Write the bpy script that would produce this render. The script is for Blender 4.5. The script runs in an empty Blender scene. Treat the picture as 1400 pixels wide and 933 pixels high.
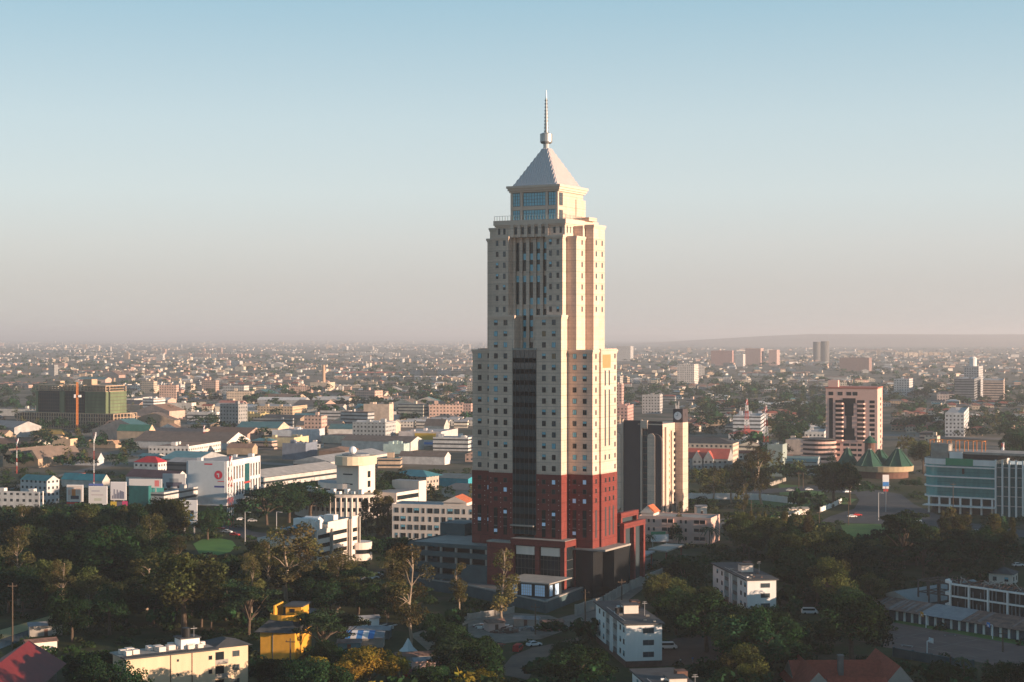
import bpy, math, random
import numpy as np
from mathutils import Vector, Matrix
R = math.radians
rng = random.Random(7)
nrg = np.random.default_rng(11)
SC = bpy.context.scene
COL = SC.collection

# ------------------------------------------------------------------ camera
F, H, HZ = 2300.0, 85.0, 460.0          # focal length in photo pixels, eye height, horizon row
cam_d = bpy.data.cameras.new('camera')
cam_d.sensor_width = 36.0
cam_d.lens = 36.0 * F / 1400.0
cam_d.shift_y = (HZ - 466.5) / 1400.0
cam_d.clip_start, cam_d.clip_end = 1.0, 200000.0
cam = bpy.data.objects.new('camera', cam_d)
COL.objects.link(cam)
cam.location = (0, 0, H)
cam.rotation_euler = (R(90), 0, 0)
SC.camera = cam

# ------------------------------------------------------------------ light
SUN_EL = R(7.5)
SUN_AZ = math.atan2(-0.40, 0.917)       # direction towards the sun, angle from +X
sun_dir = Vector((math.cos(SUN_AZ) * math.cos(SUN_EL), math.sin(SUN_AZ) * math.cos(SUN_EL), math.sin(SUN_EL)))
sd = bpy.data.lights.new('sun', 'SUN')
sd.energy = 5.0
sd.angle = R(0.6)
sd.color = (1.0, 0.70, 0.50)
so = bpy.data.objects.new('sun', sd)
COL.objects.link(so)
so.rotation_euler = sun_dir.to_track_quat('Z', 'Y').to_euler()
so.location = (300, -200, 300)

W = bpy.data.worlds.new('World')
SC.world = W
W.use_nodes = True
nt = W.node_tree
nt.nodes.clear()
wo = nt.nodes.new('ShaderNodeOutputWorld')
bg = nt.nodes.new('ShaderNodeBackground')
sky = nt.nodes.new('ShaderNodeTexSky')
sky.sky_type = 'NISHITA'
sky.sun_disc = False
sky.sun_elevation = SUN_EL
sky.sun_rotation = R(90) - SUN_AZ
sky.altitude = 1700
sky.air_density, sky.dust_density, sky.ozone_density = 1.0, 1.5, 1.0
bg.inputs['Strength'].default_value = 0.085
# low dust layer: the sky fades to a grey-lilac band above the horizon
tc = nt.nodes.new('ShaderNodeTexCoord')
sx = nt.nodes.new('ShaderNodeSeparateXYZ')
nt.links.new(tc.outputs['Generated'], sx.inputs[0])
ramp = nt.nodes.new('ShaderNodeValToRGB')
nt.links.new(sx.outputs['Z'], ramp.inputs[0])
SKY_RAMP = [(0.0, (0.665, 0.64, 0.63, 0.92)), (0.03, (0.70, 0.68, 0.67, 0.9)), (0.055, (0.77, 0.775, 0.77, 0.87)), (0.085, (0.79, 0.87, 0.885, 0.84)),
            (0.125, (0.71, 0.85, 0.90, 0.82)), (0.20, (0.43, 0.68, 0.82, 0.84)), (0.36, (0.17, 0.38, 0.54, 0.85)), (1.0, (0.08, 0.22, 0.38, 0.85))]
els = ramp.color_ramp.elements
while len(els) > 1:
    els.remove(els[-1])
for i, (p, c) in enumerate(SKY_RAMP):
    e = els[0] if i == 0 else els.new(p)
    e.position = p
    e.color = c
gain = nt.nodes.new('ShaderNodeVectorMath')
gain.operation = 'SCALE'
gain.inputs['Scale'].default_value = 5.0
nt.links.new(ramp.outputs['Color'], gain.inputs[0])
mx = nt.nodes.new('ShaderNodeMix')
mx.data_type = 'RGBA'
nt.links.new(ramp.outputs['Alpha'], mx.inputs['Factor'])
nt.links.new(sky.outputs[0], mx.inputs['A'])
nt.links.new(gain.outputs[0], mx.inputs['B'])
nt.links.new(mx.outputs['Result'], bg.inputs['Color'])
nt.links.new(bg.outputs[0], wo.inputs['Surface'])

SC.view_settings.view_transform = 'Standard'
SC.view_settings.look = 'None'
SC.view_settings.exposure = 1.05
SC.view_settings.gamma = 1.0
SC.render.engine = 'CYCLES'
SC.cycles.use_denoising = True
SC.cycles.max_bounces = 6
SC.cycles.diffuse_bounces = 3
SC.cycles.glossy_bounces = 2
SC.cycles.volume_bounces = 0
SC.cycles.transparent_max_bounces = 8

# ------------------------------------------------------------------ helpers
def gp(px, py, z=0.0):
    """photo pixel -> world point at height z"""
    Y = F * (H - z) / (py - HZ)
    return Vector(((px - 700.0) * Y / F, Y, z))

def to_px(p):
    return 700 + F * p[0] / p[1], HZ + F * (H - p[2]) / p[1]

MATS = {}
def mat(name, col, rough=0.85, var=0.18, scale=0.6, metal=0.0, emit=0.0, spec=0.3, streak=False):
    if name in MATS:
        return MATS[name]
    m = bpy.data.materials.new(name)
    m.use_nodes = True
    n = m.node_tree
    b = n.nodes['Principled BSDF']
    b.inputs['Roughness'].default_value = rough
    b.inputs['Metallic'].default_value = metal
    b.inputs['Specular IOR Level'].default_value = spec
    if emit:
        b.inputs['Emission Color'].default_value = (*col, 1)
        b.inputs['Emission Strength'].default_value = emit
    if var > 0:
        t = n.nodes.new('ShaderNodeTexCoord')
        nz = n.nodes.new('ShaderNodeTexNoise')
        nz.inputs['Scale'].default_value = scale
        nz.inputs['Detail'].default_value = 5
        nz.inputs['Roughness'].default_value = 0.65
        if streak:
            mp = n.nodes.new('ShaderNodeMapping')
            mp.inputs['Scale'].default_value = (1, 1, 0.12)
            n.links.new(t.outputs['Object'], mp.inputs[0])
            n.links.new(mp.outputs[0], nz.inputs['Vector'])
        else:
            n.links.new(t.outputs['Object'], nz.inputs['Vector'])
        rp = n.nodes.new('ShaderNodeMapRange')
        rp.inputs['From Min'].default_value = 0.3
        rp.inputs['From Max'].default_value = 0.7
        rp.inputs['To Min'].default_value = 1 - var
        rp.inputs['To Max'].default_value = 1 + var
        n.links.new(nz.outputs['Fac'], rp.inputs['Value'])
        vm = n.nodes.new('ShaderNodeVectorMath')
        vm.operation = 'SCALE'
        vm.inputs[0].default_value = col
        n.links.new(rp.outputs[0], vm.inputs['Scale'])
        n.links.new(vm.outputs[0], b.inputs['Base Color'])
    else:
        b.inputs['Base Color'].default_value = (*col, 1)
    MATS[name] = m
    return m

def _math(n, op, a, b=None):
    x = n.nodes.new('ShaderNodeMath')
    x.operation = op
    for i, v in enumerate((a, b)):
        if v is None:
            continue
        if isinstance(v, (int, float)):
            x.inputs[i].default_value = v
        else:
            n.links.new(v, x.inputs[i])
    return x.outputs[0]

def facade_mat(name, pu=3.2, pv=3.2, wu=0.45, wv=0.42, windows=True, glass=(0.035, 0.045, 0.05)):
    """wall whose own colour comes from the attribute Col; window openings follow a grid in wall metres (UV)"""
    if name in MATS:
        return MATS[name]
    m = bpy.data.materials.new(name)
    m.use_nodes = True
    n = m.node_tree
    b = n.nodes['Principled BSDF']
    b.inputs['Roughness'].default_value = 0.85
    b.inputs['Specular IOR Level'].default_value = 0.25
    at = n.nodes.new('ShaderNodeAttribute')
    at.attribute_name = 'Col'
    t = n.nodes.new('ShaderNodeTexCoord')
    nz = n.nodes.new('ShaderNodeTexNoise')
    nz.inputs['Scale'].default_value = 0.25
    nz.inputs['Detail'].default_value = 6
    nz.inputs['Roughness'].default_value = 0.7
    n.links.new(t.outputs['Object'], nz.inputs['Vector'])
    rp = n.nodes.new('ShaderNodeMapRange')
    rp.inputs['From Min'].default_value, rp.inputs['From Max'].default_value = 0.3, 0.7
    rp.inputs['To Min'].default_value, rp.inputs['To Max'].default_value = 0.72, 1.2
    n.links.new(nz.outputs['Fac'], rp.inputs['Value'])
    vm = n.nodes.new('ShaderNodeVectorMath')
    vm.operation = 'SCALE'
    n.links.new(at.outputs['Color'], vm.inputs[0])
    n.links.new(rp.outputs[0], vm.inputs['Scale'])
    last = vm.outputs[0]
    if windows:
        s = n.nodes.new('ShaderNodeSeparateXYZ')
        n.links.new(t.outputs['UV'], s.inputs[0])
        fu = _math(n, 'FRACT', _math(n, 'DIVIDE', s.outputs[0], pu))
        fv = _math(n, 'FRACT', _math(n, 'DIVIDE', s.outputs[1], pv))
        iu = _math(n, 'LESS_THAN', _math(n, 'ABSOLUTE', _math(n, 'SUBTRACT', fu, 0.5)), wu / 2)
        iv = _math(n, 'LESS_THAN', _math(n, 'ABSOLUTE', _math(n, 'SUBTRACT', fv, 0.55)), wv / 2)
        k = _math(n, 'MULTIPLY', iu, iv)
        mm = n.nodes.new('ShaderNodeMix')
        mm.data_type = 'RGBA'
        n.links.new(k, mm.inputs['Factor'])
        n.links.new(last, mm.inputs['A'])
        mm.inputs['B'].default_value = (*glass, 1)
        last = mm.outputs['Result']
        rr = n.nodes.new('ShaderNodeMapRange')
        rr.inputs['To Min'].default_value, rr.inputs['To Max'].default_value = 0.85, 0.15
        n.links.new(k, rr.inputs['Value'])
        n.links.new(rr.outputs[0], b.inputs['Roughness'])
    n.links.new(last, b.inputs['Base Color'])
    MATS[name] = m
    return m

def stone_courses(m, w=1.6, h=0.9, k=0.82, ms=0.06):
    n = m.node_tree
    b = n.nodes['Principled BSDF']
    src = b.inputs['Base Color'].links[0].from_socket
    t = n.nodes.new('ShaderNodeTexCoord'); sp = n.nodes.new('ShaderNodeSeparateXYZ'); cb = n.nodes.new('ShaderNodeCombineXYZ')
    n.links.new(t.outputs['Object'], sp.inputs[0])
    n.links.new(_math(n, 'ADD', sp.outputs[0], sp.outputs[1]), cb.inputs[0]); n.links.new(sp.outputs[2], cb.inputs[1])
    br = n.nodes.new('ShaderNodeTexBrick')
    br.inputs['Color1'].default_value = (1.05, 1.05, 1.05, 1); br.inputs['Color2'].default_value = (0.93, 0.93, 0.93, 1); br.inputs['Mortar'].default_value = (k, k, k, 1)
    br.inputs['Scale'].default_value = 1.0; br.inputs['Mortar Size'].default_value = ms
    br.inputs['Brick Width'].default_value = w; br.inputs['Row Height'].default_value = h
    n.links.new(cb.outputs[0], br.inputs['Vector'])
    vm = n.nodes.new('ShaderNodeVectorMath'); vm.operation = 'MULTIPLY'
    n.links.new(src, vm.inputs[0]); n.links.new(br.outputs['Color'], vm.inputs[1])
    n.links.new(vm.outputs[0], b.inputs['Base Color'])

class MB:
    """collects faces and links them as ONE mesh object"""
    def __init__(s):
        s.v, s.f, s.m, s.c = [], [], [], []
    def face(s, pts, m=0, c=None):
        i = len(s.v)
        s.v.extend([tuple(p) for p in pts])
        s.f.append(tuple(range(i, i + len(pts))))
        s.m.append(m)
        s.c.append(c)
    def box(s, x0, y0, z0, x1, y1, z1, m=0, top=None, c=None, ctop=None, bottom=True):
        if x0 > x1: x0, x1 = x1, x0
        if y0 > y1: y0, y1 = y1, y0
        if z0 > z1: z0, z1 = z1, z0
        i = len(s.v)
        s.v += [(x0, y0, z0), (x1, y0, z0), (x1, y1, z0), (x0, y1, z0), (x0, y0, z1), (x1, y0, z1), (x1, y1, z1), (x0, y1, z1)]
        fs = [(0, 1, 5, 4), (1, 2, 6, 5), (2, 3, 7, 6), (3, 0, 4, 7), (4, 5, 6, 7)] + ([(3, 2, 1, 0)] if bottom else [])
        for k, q in enumerate(fs):
            s.f.append(tuple(i + a for a in q))
            s.m.append(m if k != 4 or top is None else top)
            s.c.append(c if k != 4 or ctop is None else ctop)
    def prism(s, poly, z0, z1, m=0, top=None, c=None, ctop=None):
        a = sum(poly[i][0] * poly[(i + 1) % len(poly)][1] - poly[(i + 1) % len(poly)][0] * poly[i][1] for i in range(len(poly)))
        if a < 0:
            poly = poly[::-1]
        n = len(poly)
        i = len(s.v)
        s.v += [(p[0], p[1], z0) for p in poly] + [(p[0], p[1], z1) for p in poly]
        for k in range(n):
            s.f.append((i + k, i + (k + 1) % n, i + n + (k + 1) % n, i + n + k))
            s.m.append(m); s.c.append(c)
        s.f.append(tuple(i + n + k for k in range(n)))
        s.m.append(m if top is None else top); s.c.append(c if ctop is None else ctop)
        s.f.append(tuple(i + k for k in range(n))[::-1])
        s.m.append(m); s.c.append(c)
    def cyl(s, x, y, z0, z1, r0, r1=None, n=12, m=0, c=None):
        r1 = r0 if r1 is None else r1
        i = len(s.v)
        for k in range(n):
            a = 2 * math.pi * k / n
            s.v.append((x + r0 * math.cos(a), y + r0 * math.sin(a), z0))
        for k in range(n):
            a = 2 * math.pi * k / n
            s.v.append((x + r1 * math.cos(a), y + r1 * math.sin(a), z1))
        for k in range(n):
            s.f.append((i + k, i + (k + 1) % n, i + n + (k + 1) % n, i + n + k)); s.m.append(m); s.c.append(c)
        s.f.append(tuple(i + n + k for k in range(n))); s.m.append(m); s.c.append(c)
        s.f.append(tuple(i + k for k in range(n))[::-1]); s.m.append(m); s.c.append(c)
    def tube(s, p0, p1, r0, r1=None, n=6, m=0, c=None):
        r1 = r0 if r1 is None else r1
        p0, p1 = Vector(p0), Vector(p1)
        d = (p1 - p0).normalized()
        a = d.orthogonal().normalized()
        b = d.cross(a)
        i = len(s.v)
        for p, r in ((p0, r0), (p1, r1)):
            for k in range(n):
                t = 2 * math.pi * k / n
                s.v.append(tuple(p + a * (r * math.cos(t)) + b * (r * math.sin(t))))
        for k in range(n):
            s.f.append((i + k, i + (k + 1) % n, i + n + (k + 1) % n, i + n + k)); s.m.append(m); s.c.append(c)
        s.f.append(tuple(i + n + k for k in range(n))); s.m.append(m); s.c.append(c)
        s.f.append(tuple(i + k for k in range(n))[::-1]); s.m.append(m); s.c.append(c)
    def gable(s, x0, y0, x1, y1, z0, zr, axis='x', m=0, wall=None, c=None, cwall=None, th=0.25):
        """gabled roof solid; ridge along axis"""
        wall = m if wall is None else wall
        cwall = c if cwall is None else cwall
        if axis == 'x':
            ym = (y0 + y1) / 2
            A = [(x0, y0, z0), (x1, y0, z0), (x1, y1, z0), (x0, y1, z0), (x0, ym, zr), (x1, ym, zr)]
            q = [((0, 1, 5, 4), m, c), ((2, 3, 4, 5), m, c), ((3, 0, 4), wall, cwall), ((1, 2, 5), wall, cwall), ((3, 2, 1, 0), m, c)]
        else:
            xm = (x0 + x1) / 2
            A = [(x0, y0, z0), (x1, y0, z0), (x1, y1, z0), (x0, y1, z0), (xm, y0, zr), (xm, y1, zr)]
            q = [((1, 2, 5, 4), m, c), ((3, 0, 4, 5), m, c), ((0, 1, 4), wall, cwall), ((2, 3, 5), wall, cwall), ((3, 2, 1, 0), m, c)]
        i = len(s.v)
        s.v += A
        for f, mm, cc in q:
            s.f.append(tuple(i + a for a in f)); s.m.append(mm); s.c.append(cc)
    def hip(s, x0, y0, x1, y1, z0, zr, m=0, c=None, k=0.5):
        lx, ly = x1 - x0, y1 - y0
        if lx >= ly:
            o = ly * k
            r = [(x0 + o, (y0 + y1) / 2, zr), (x1 - o, (y0 + y1) / 2, zr)]
            fs = [(0, 1, 5, 4), (1, 2, 5), (2, 3, 4, 5), (3, 0, 4), (3, 2, 1, 0)]
        else:
            o = lx * k
            r = [((x0 + x1) / 2, y0 + o, zr), ((x0 + x1) / 2, y1 - o, zr)]
            fs = [(0, 1, 4), (1, 2, 5, 4), (2, 3, 5), (3, 0, 4, 5), (3, 2, 1, 0)]
        i = len(s.v)
        s.v += [(x0, y0, z0), (x1, y0, z0), (x1, y1, z0), (x0, y1, z0)] + r
        for f in fs:
            s.f.append(tuple(i + a for a in f)); s.m.append(m); s.c.append(c)
    def build(s, name, mats, parent=None, loc=None, rot=None):
        me = bpy.data.meshes.new(name)
        me.from_pydata(s.v, [], s.f)
        if not isinstance(mats, (list, tuple)):
            mats = [mats]
        for m in mats:
            me.materials.append(m)
        me.polygons.foreach_set('material_index', s.m)
        if any(c is not None for c in s.c):
            ca = me.color_attributes.new('Col', 'FLOAT_COLOR', 'CORNER')
            d = []
            for f, c in zip(s.f, s.c):
                d.extend([*(c or (0.4, 0.4, 0.4)), 1.0] * len(f))
            ca.data.foreach_set('color', d)
            uv = me.uv_layers.new(name='UVMap')
            d = []
            for f in s.f:
                P = [s.v[a] for a in f]
                e = (P[1][0] - P[0][0], P[1][1] - P[0][1])
                L = math.hypot(*e)
                vert = L > 1e-6 and abs(P[1][2] - P[0][2]) < 1e-4 and abs(P[2][2] - P[1][2]) > 0.2 and math.hypot(P[2][0] - P[1][0], P[2][1] - P[1][1]) < 1e-3
                if vert:
                    n = max(1, round(L / 3.2))
                    k = n * 3.2 / L
                    for p in P:
                        d.extend((((p[0] - P[0][0]) * e[0] + (p[1] - P[0][1]) * e[1]) / L * k, p[2]))
                else:
                    for p in P:
                        d.extend((0.0, 0.0))
            uv.data.foreach_set('uv', d)
        me.update()
        o = bpy.data.objects.new(name, me)
        COL.objects.link(o)
        if parent is not None:
            o.parent = parent
        if loc is not None:
            o.location = loc
        if rot is not None:
            o.rotation_euler = (0, 0, rot)
        return o

def tag(o, label=None, cat=None, group=None, kind=None):
    if label: o['label'] = label
    if cat: o['category'] = cat
    if group: o['group'] = group
    if kind: o['kind'] = kind
    return o

OCC = []            # footprints already taken: (X, Y, radius)
LAND = []           # landmarks for labels: (px, py, phrase)
def thing(name, label, cat, loc=(0, 0, 0), rot=0.0, group=None):
    o = bpy.data.objects.new(name, None)
    o.empty_display_size = 0.5
    COL.objects.link(o)
    o.location = loc
    o.rotation_euler = (0, 0, rot)
    return tag(o, label, cat, group)

def copy_tree(o, parent=None):
    c = o.copy()
    COL.objects.link(c)
    if parent is not None:
        c.parent = parent
    for ch in o.children:
        copy_tree(ch, c)
    return c

def occ_rect(loc, rot, w, l, pad=2.0):
    """mark a footprint as a row of circles"""
    r = min(w, l) / 2 + pad
    n = max(1, int(math.ceil(max(w, l) / (r * 1.2))))
    ca, sa = math.cos(rot), math.sin(rot)
    for k in range(n):
        t = (k + 0.5) / n
        x, y = (t * w, l / 2) if w >= l else (w / 2, t * l)
        OCC.append((loc[0] + x * ca - y * sa, loc[1] + x * sa + y * ca, r))

def blk(xs, yb, yt, xl, xr, al=62.0, w=None, l=None):
    """near ground corner (xs,yb), roof row yt over that corner, far ends xl / xr, right face heading al degrees
       -> loc, rot, w (along local x), l (along local y), h"""
    a = R(al + (7.0 if yb < 660 and al < 72 else 0.0))
    Y = F * H / (yb - HZ)
    X = (xs - 700) * Y / F
    h = (yb - yt) * Y / F
    if l is None:
        q = (xl - 700) / F
        l = (X - q * Y) / (math.sin(a) + q * math.cos(a))
    if w is None:
        q = (xr - 700) / F
        w = (q * Y - X) / (math.cos(a) - q * math.sin(a))
    return Vector((X, Y, 0)), a, w, l, h

def each(parent, name, m, boxes):
    for bx in boxes:
        q = MB(); q.box(*bx); q.build(name, m, parent)

WIN = {}
def win_mesh(w, h, style):
    k = (round(w, 2), round(h, 2), style)
    if k in WIN:
        return WIN[k]
    b = MB()
    t = 0.07
    P = {'dark': 'glass_dark', 'blue': 'glass_sky_tint', 'grey': 'glass_grey', 'lit': 'glass_lit', 'half': 'glass_sky_tint', 'warm': 'glass_warm'}[style]
    b.box(-w / 2, -0.05, 0, w / 2, 0.06, t); b.box(-w / 2, -0.05, h - t, w / 2, 0.06, h)
    b.box(-w / 2, -0.05, t, -w / 2 + t, 0.06, h - t); b.box(w / 2 - t, -0.05, t, w / 2, 0.06, h - t)
    if w > 0.9:
        b.box(-0.03, -0.045, t, 0.03, 0.06, h - t)
    if style == 'half':
        b.face([(-w / 2 + t, -0.012, t), (w / 2 - t, -0.012, t), (w / 2 - t, -0.012, h * .52), (-w / 2 + t, -0.012, h * .52)], 2)
        b.face([(-w / 2 + t, -0.012, h * .52), (w / 2 - t, -0.012, h * .52), (w / 2 - t, -0.012, h - t), (-w / 2 + t, -0.012, h - t)], 1)
    else:
        b.face([(-w / 2 + t, -0.012, t), (w / 2 - t, -0.012, t), (w / 2 - t, -0.012, h - t), (-w / 2 + t, -0.012, h - t)], 1)
    o = b.build('window', [MATS['frame_dark'], MATS[P], MATS['glass_dark']])
    me = o.data
    bpy.data.objects.remove(o)
    WIN[k] = me
    return me

def add_window(parent, p, rot, w, h, style='dark', name='window'):
    o = bpy.data.objects.new(name, win_mesh(w, h, style))
    COL.objects.link(o)
    o.parent = parent
    o.location = p
    o.rotation_euler = (0, 0, rot)
    return o

# base materials
mat('frame_dark', (0.11, 0.11, 0.11), 0.5, 0)
mat('glass_dark', (0.012, 0.018, 0.022), 0.12, 0, spec=0.5)
mat('glass_sky_tint', (0.16, 0.46, 0.58), 0.12, 0.1, spec=0.6)  # light blue base stands in for sky reflected in the panes
mat('glass_grey', (0.05, 0.07, 0.08), 0.15, 0, spec=0.5)
mat('glass_warm', (0.25, 0.16, 0.08), 0.25, 0, spec=0.5)
mat('glass_lit', (0.42, 0.60, 0.80), 0.3, 0, emit=0.06)
mat('cream', (0.62, 0.48, 0.385), 0.8, 0.11, 0.3, streak=True)
mat('cream_trim', (0.61, 0.475, 0.385), 0.8, 0.05)
mat('redstone', (0.18, 0.038, 0.030), 0.75, 0.15, 0.5)
stone_courses(MATS['cream']); stone_courses(MATS['cream'], 40.0, 3.655, .80, .16); stone_courses(MATS['redstone'], 1.2, 0.6, .8); stone_courses(MATS['redstone'], 6.0, 3.1, .72, .14)
mat('roofmetal', (0.62, 0.57, 0.56), 0.6, 0.04)
mat('silver', (0.36, 0.38, 0.38), 0.4, 0.05, metal=0.6)
mat('concrete', (0.30, 0.28, 0.25), 0.9, 0.2, 0.3)
mat('concrete_dark', (0.13, 0.13, 0.125), 0.9, 0.25, 0.3)
mat('tealwall', (0.055, 0.095, 0.105), 0.8, 0.2, 0.3)
mat('white', (0.70, 0.70, 0.68), 0.8, 0.08, 0.3, streak=True)
mat('whitewarm', (0.66, 0.585, 0.52), 0.8, 0.1, 0.3, streak=True)
mat('pinkwall', (0.60, 0.40, 0.34), 0.8, 0.06, 0.3)
mat('asphalt', (0.055, 0.057, 0.06), 0.9, 0.25, 0.15)
mat('dirt', (0.14, 0.10, 0.075), 0.95, 0.3, 0.1)
mat('court', (0.14, 0.092, 0.078), 0.95, 0.22, 0.12)
mat('lawn', (0.055, 0.13, 0.025), 0.95, 0.3, 0.25)
mat('tile_red', (0.26, 0.055, 0.03), 0.85, 0.3, 1.2)
mat('tile_orange', (0.50, 0.14, 0.06), 0.85, 0.2, 1.2)
mat('tin_red', (0.15, 0.014, 0.014), 0.6, 0.15, 0.4)
mat('tin_grey', (0.22, 0.23, 0.24), 0.6, 0.25, 0.5)
mat('tin_rust', (0.17, 0.10, 0.075), 0.8, 0.55, 0.7)
mat('tin_blue', (0.06, 0.20, 0.26), 0.6, 0.2, 0.4)
mat('roof_dark', (0.06, 0.063, 0.065), 0.9, 0.3, 0.35)
mat('black', (0.012, 0.013, 0.014), 0.6, 0)
mat('brick', (0.14, 0.075, 0.055), 0.9, 0.25, 1.0)
mat('yellow', (0.58, 0.30, 0.035), 0.85, 0.12, 0.5)
mat('greenroof', (0.02, 0.078, 0.05), 0.7, 0.18, 0.5)
mat('steel', (0.35, 0.35, 0.35), 0.5, 0)
mat('paint_white', (0.75, 0.75, 0.75), 0.6, 0)
mat('paint_red', (0.42, 0.05, 0.04), 0.6, 0)
mat('paint_orange', (0.65, 0.22, 0.05), 0.6, 0)
mat('paint_blue', (0.05, 0.22, 0.55), 0.6, 0)
mat('paint_green', (0.03, 0.25, 0.13), 0.6, 0.1)
mat('tealglass', (0.075, 0.33, 0.34), 0.10, 0.18, 0.25, spec=0.7)
mat('tealglass_dark', (0.018, 0.09, 0.10), 0.12, 0.2, 0.3, spec=0.6)
mat('darkpanel', (0.062, 0.051, 0.055), 0.7, 0.1, 0.3)
mat('tyre', (0.015, 0.015, 0.015), 0.9, 0)
mat('bark_pale', (0.28, 0.22, 0.16), 0.9, 0.3, 1.0)
mat('bark', (0.09, 0.065, 0.045), 0.9, 0.3, 1.5)
facade_mat('facade')
facade_mat('facade_strip', wu=1.2, wv=0.36)
facade_mat('plain', windows=False)
FAC = [MATS['facade'], MATS['plain'], MATS['facade_strip']]
# ------------------------------------------------------------------ ground, hills, haze
def ground_mat():
    m = bpy.data.materials.new('ground')
    m.use_nodes = True
    n = m.node_tree
    b = n.nodes['Principled BSDF']
    b.inputs['Roughness'].default_value = 0.95
    b.inputs['Specular IOR Level'].default_value = 0.1
    t = n.nodes.new('ShaderNodeTexCoord')
    def noise(scale, det=6):
        z = n.nodes.new('ShaderNodeTexNoise')
        z.inputs['Scale'].default_value = scale
        z.inputs['Detail'].default_value = det
        z.inputs['Roughness'].default_value = 0.65
        n.links.new(t.outputs['Object'], z.inputs['Vector'])
        return z.outputs['Fac']
    def ramp(f, cols):
        r = n.nodes.new('ShaderNodeValToRGB')
        e = r.color_ramp.elements
        while len(e) > 1:
            e.remove(e[-1])
        for i, (p, c) in enumerate(cols):
            q = e[0] if i == 0 else e.new(p)
            q.position = p
            q.color = (*c, 1)
        n.links.new(f, r.inputs[0])
        return r.outputs[0]
    park = ramp(noise(0.05), [(0.35, (0.022, 0.032, 0.012)), (0.5, (0.045, 0.055, 0.02)), (0.6, (0.06, 0.055, 0.03)), (0.7, (0.12, 0.085, 0.06))])
    town = ramp(noise(0.012), [(0.32, (0.05, 0.06, 0.03)), (0.45, (0.10, 0.09, 0.06)), (0.56, (0.20, 0.16, 0.12)), (0.70, (0.28, 0.235, 0.19))])
    s = n.nodes.new('ShaderNodeSeparateXYZ')
    n.links.new(t.outputs['Object'], s.inputs[0])
    r = n.nodes.new('ShaderNodeMapRange')
    r.inputs['From Min'].default_value, r.inputs['From Max'].default_value = 950, 1150
    n.links.new(s.outputs['Y'], r.inputs['Value'])
    x = n.nodes.new('ShaderNodeMix')
    x.data_type = 'RGBA'
    n.links.new(r.outputs[0], x.inputs['Factor'])
    n.links.new(park, x.inputs['A'])
    n.links.new(town, x.inputs['B'])
    n.links.new(x.outputs['Result'], b.inputs['Base Color'])
    return m

ys = np.concatenate([np.linspace(-1500, 1500, 31), np.geomspace(1700, 62000, 26)])
xs_ = np.concatenate([-np.geomspace(30000, 160, 22), np.linspace(-120, 120, 7), np.geomspace(160, 30000, 22)])
g = MB()
for y in ys:
    for x in xs_:
        g.v.append((float(x), float(y), 0.0))
nx = len(xs_)
for j in range(len(ys) - 1):
    for i in range(nx - 1):
        a = j * nx + i
        g.f.append((a, a + 1, a + nx + 1, a + nx)); g.m.append(0); g.c.append(None)
tag(g.build('ground', ground_mat()), kind='structure')

def ridge(name, pts, width, m):
    """long hill: pts = crest points (x, y, z); flanks fall to the ground over width"""
    b = MB()
    K = 9
    for i, p in enumerate(pts):
        q = Vector(pts[min(i + 1, len(pts) - 1)]) - Vector(pts[max(i - 1, 0)])
        d = Vector((-q.y, q.x, 0)).normalized()
        for k in range(K):
            t = (k - (K - 1) / 2) / ((K - 1) / 2)
            z = p[2] * (math.cos(math.pi * t) * 0.5 + 0.5) - 0.5
            b.v.append((p[0] + d.x * width * t, p[1] + d.y * width * t, z))
    for i in range(len(pts) - 1):
        for k in range(K - 1):
            a = i * K + k
            b.f.append((a, a + 1, a + K + 1, a + K)); b.m.append(0); b.c.append(None)
    return tag(b.build(name, m), kind='structure')

# unseen ridge added right of the view; its crest is shaped to shade the valley
def lerp(tab, x):
    return float(np.interp(x, [a for a, _ in tab], [b for _, b in tab]))
SHADE_CREST = [(150, 6), (250, 34), (330, 46), (352, 46), (440, 47), (478, 52), (488, 42), (512, 42), (522, 58), (590, 56), (630, 46), (700, 42), (820, 44), (900, 34), (990, 6)]
pts = []
for k in range(170):
    n_ = 150 + k * 5.0
    h = lerp(SHADE_CREST, n_) + 3.2 * math.sin(n_ * 0.31) * math.sin(n_ * 0.083 + 1) + rng.uniform(-3, 3)
    t_ = 165 + 8 * math.sin(n_ * 0.02)
    pts.append((0.917 * t_ + 0.40 * n_, -0.40 * t_ + 0.917 * n_, max(1.0, h)))
ridge('hill_or_shade_ridge', pts, 46, mat('shade_ridge_slope', (0.05, 0.055, 0.03), 0.95, 0.4, 0.08))
# far plateau on the right and faint rise on the left
pl = [(1500 + k * 520, 17500 - abs(k - 9) * 40, 106 * min(1, (k + 0.4) / 3.0) + rng.uniform(-3, 3)) for k in range(20)]
ridge('hill_or_shade_ridge', pl, 3600, mat('plateau', (0.20, 0.125, 0.085), 0.95, 0.3, 0.0006))
pl = [(-26000 + k * 1300, 44000, 90 + 30 * math.sin(k * 0.9) + rng.uniform(-6, 6)) for k in range(24)]
ridge('hill_or_shade_ridge', pl, 6000, mat('far_rise', (0.16, 0.14, 0.11), 0.95, 0.3, 0.0006))

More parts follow.
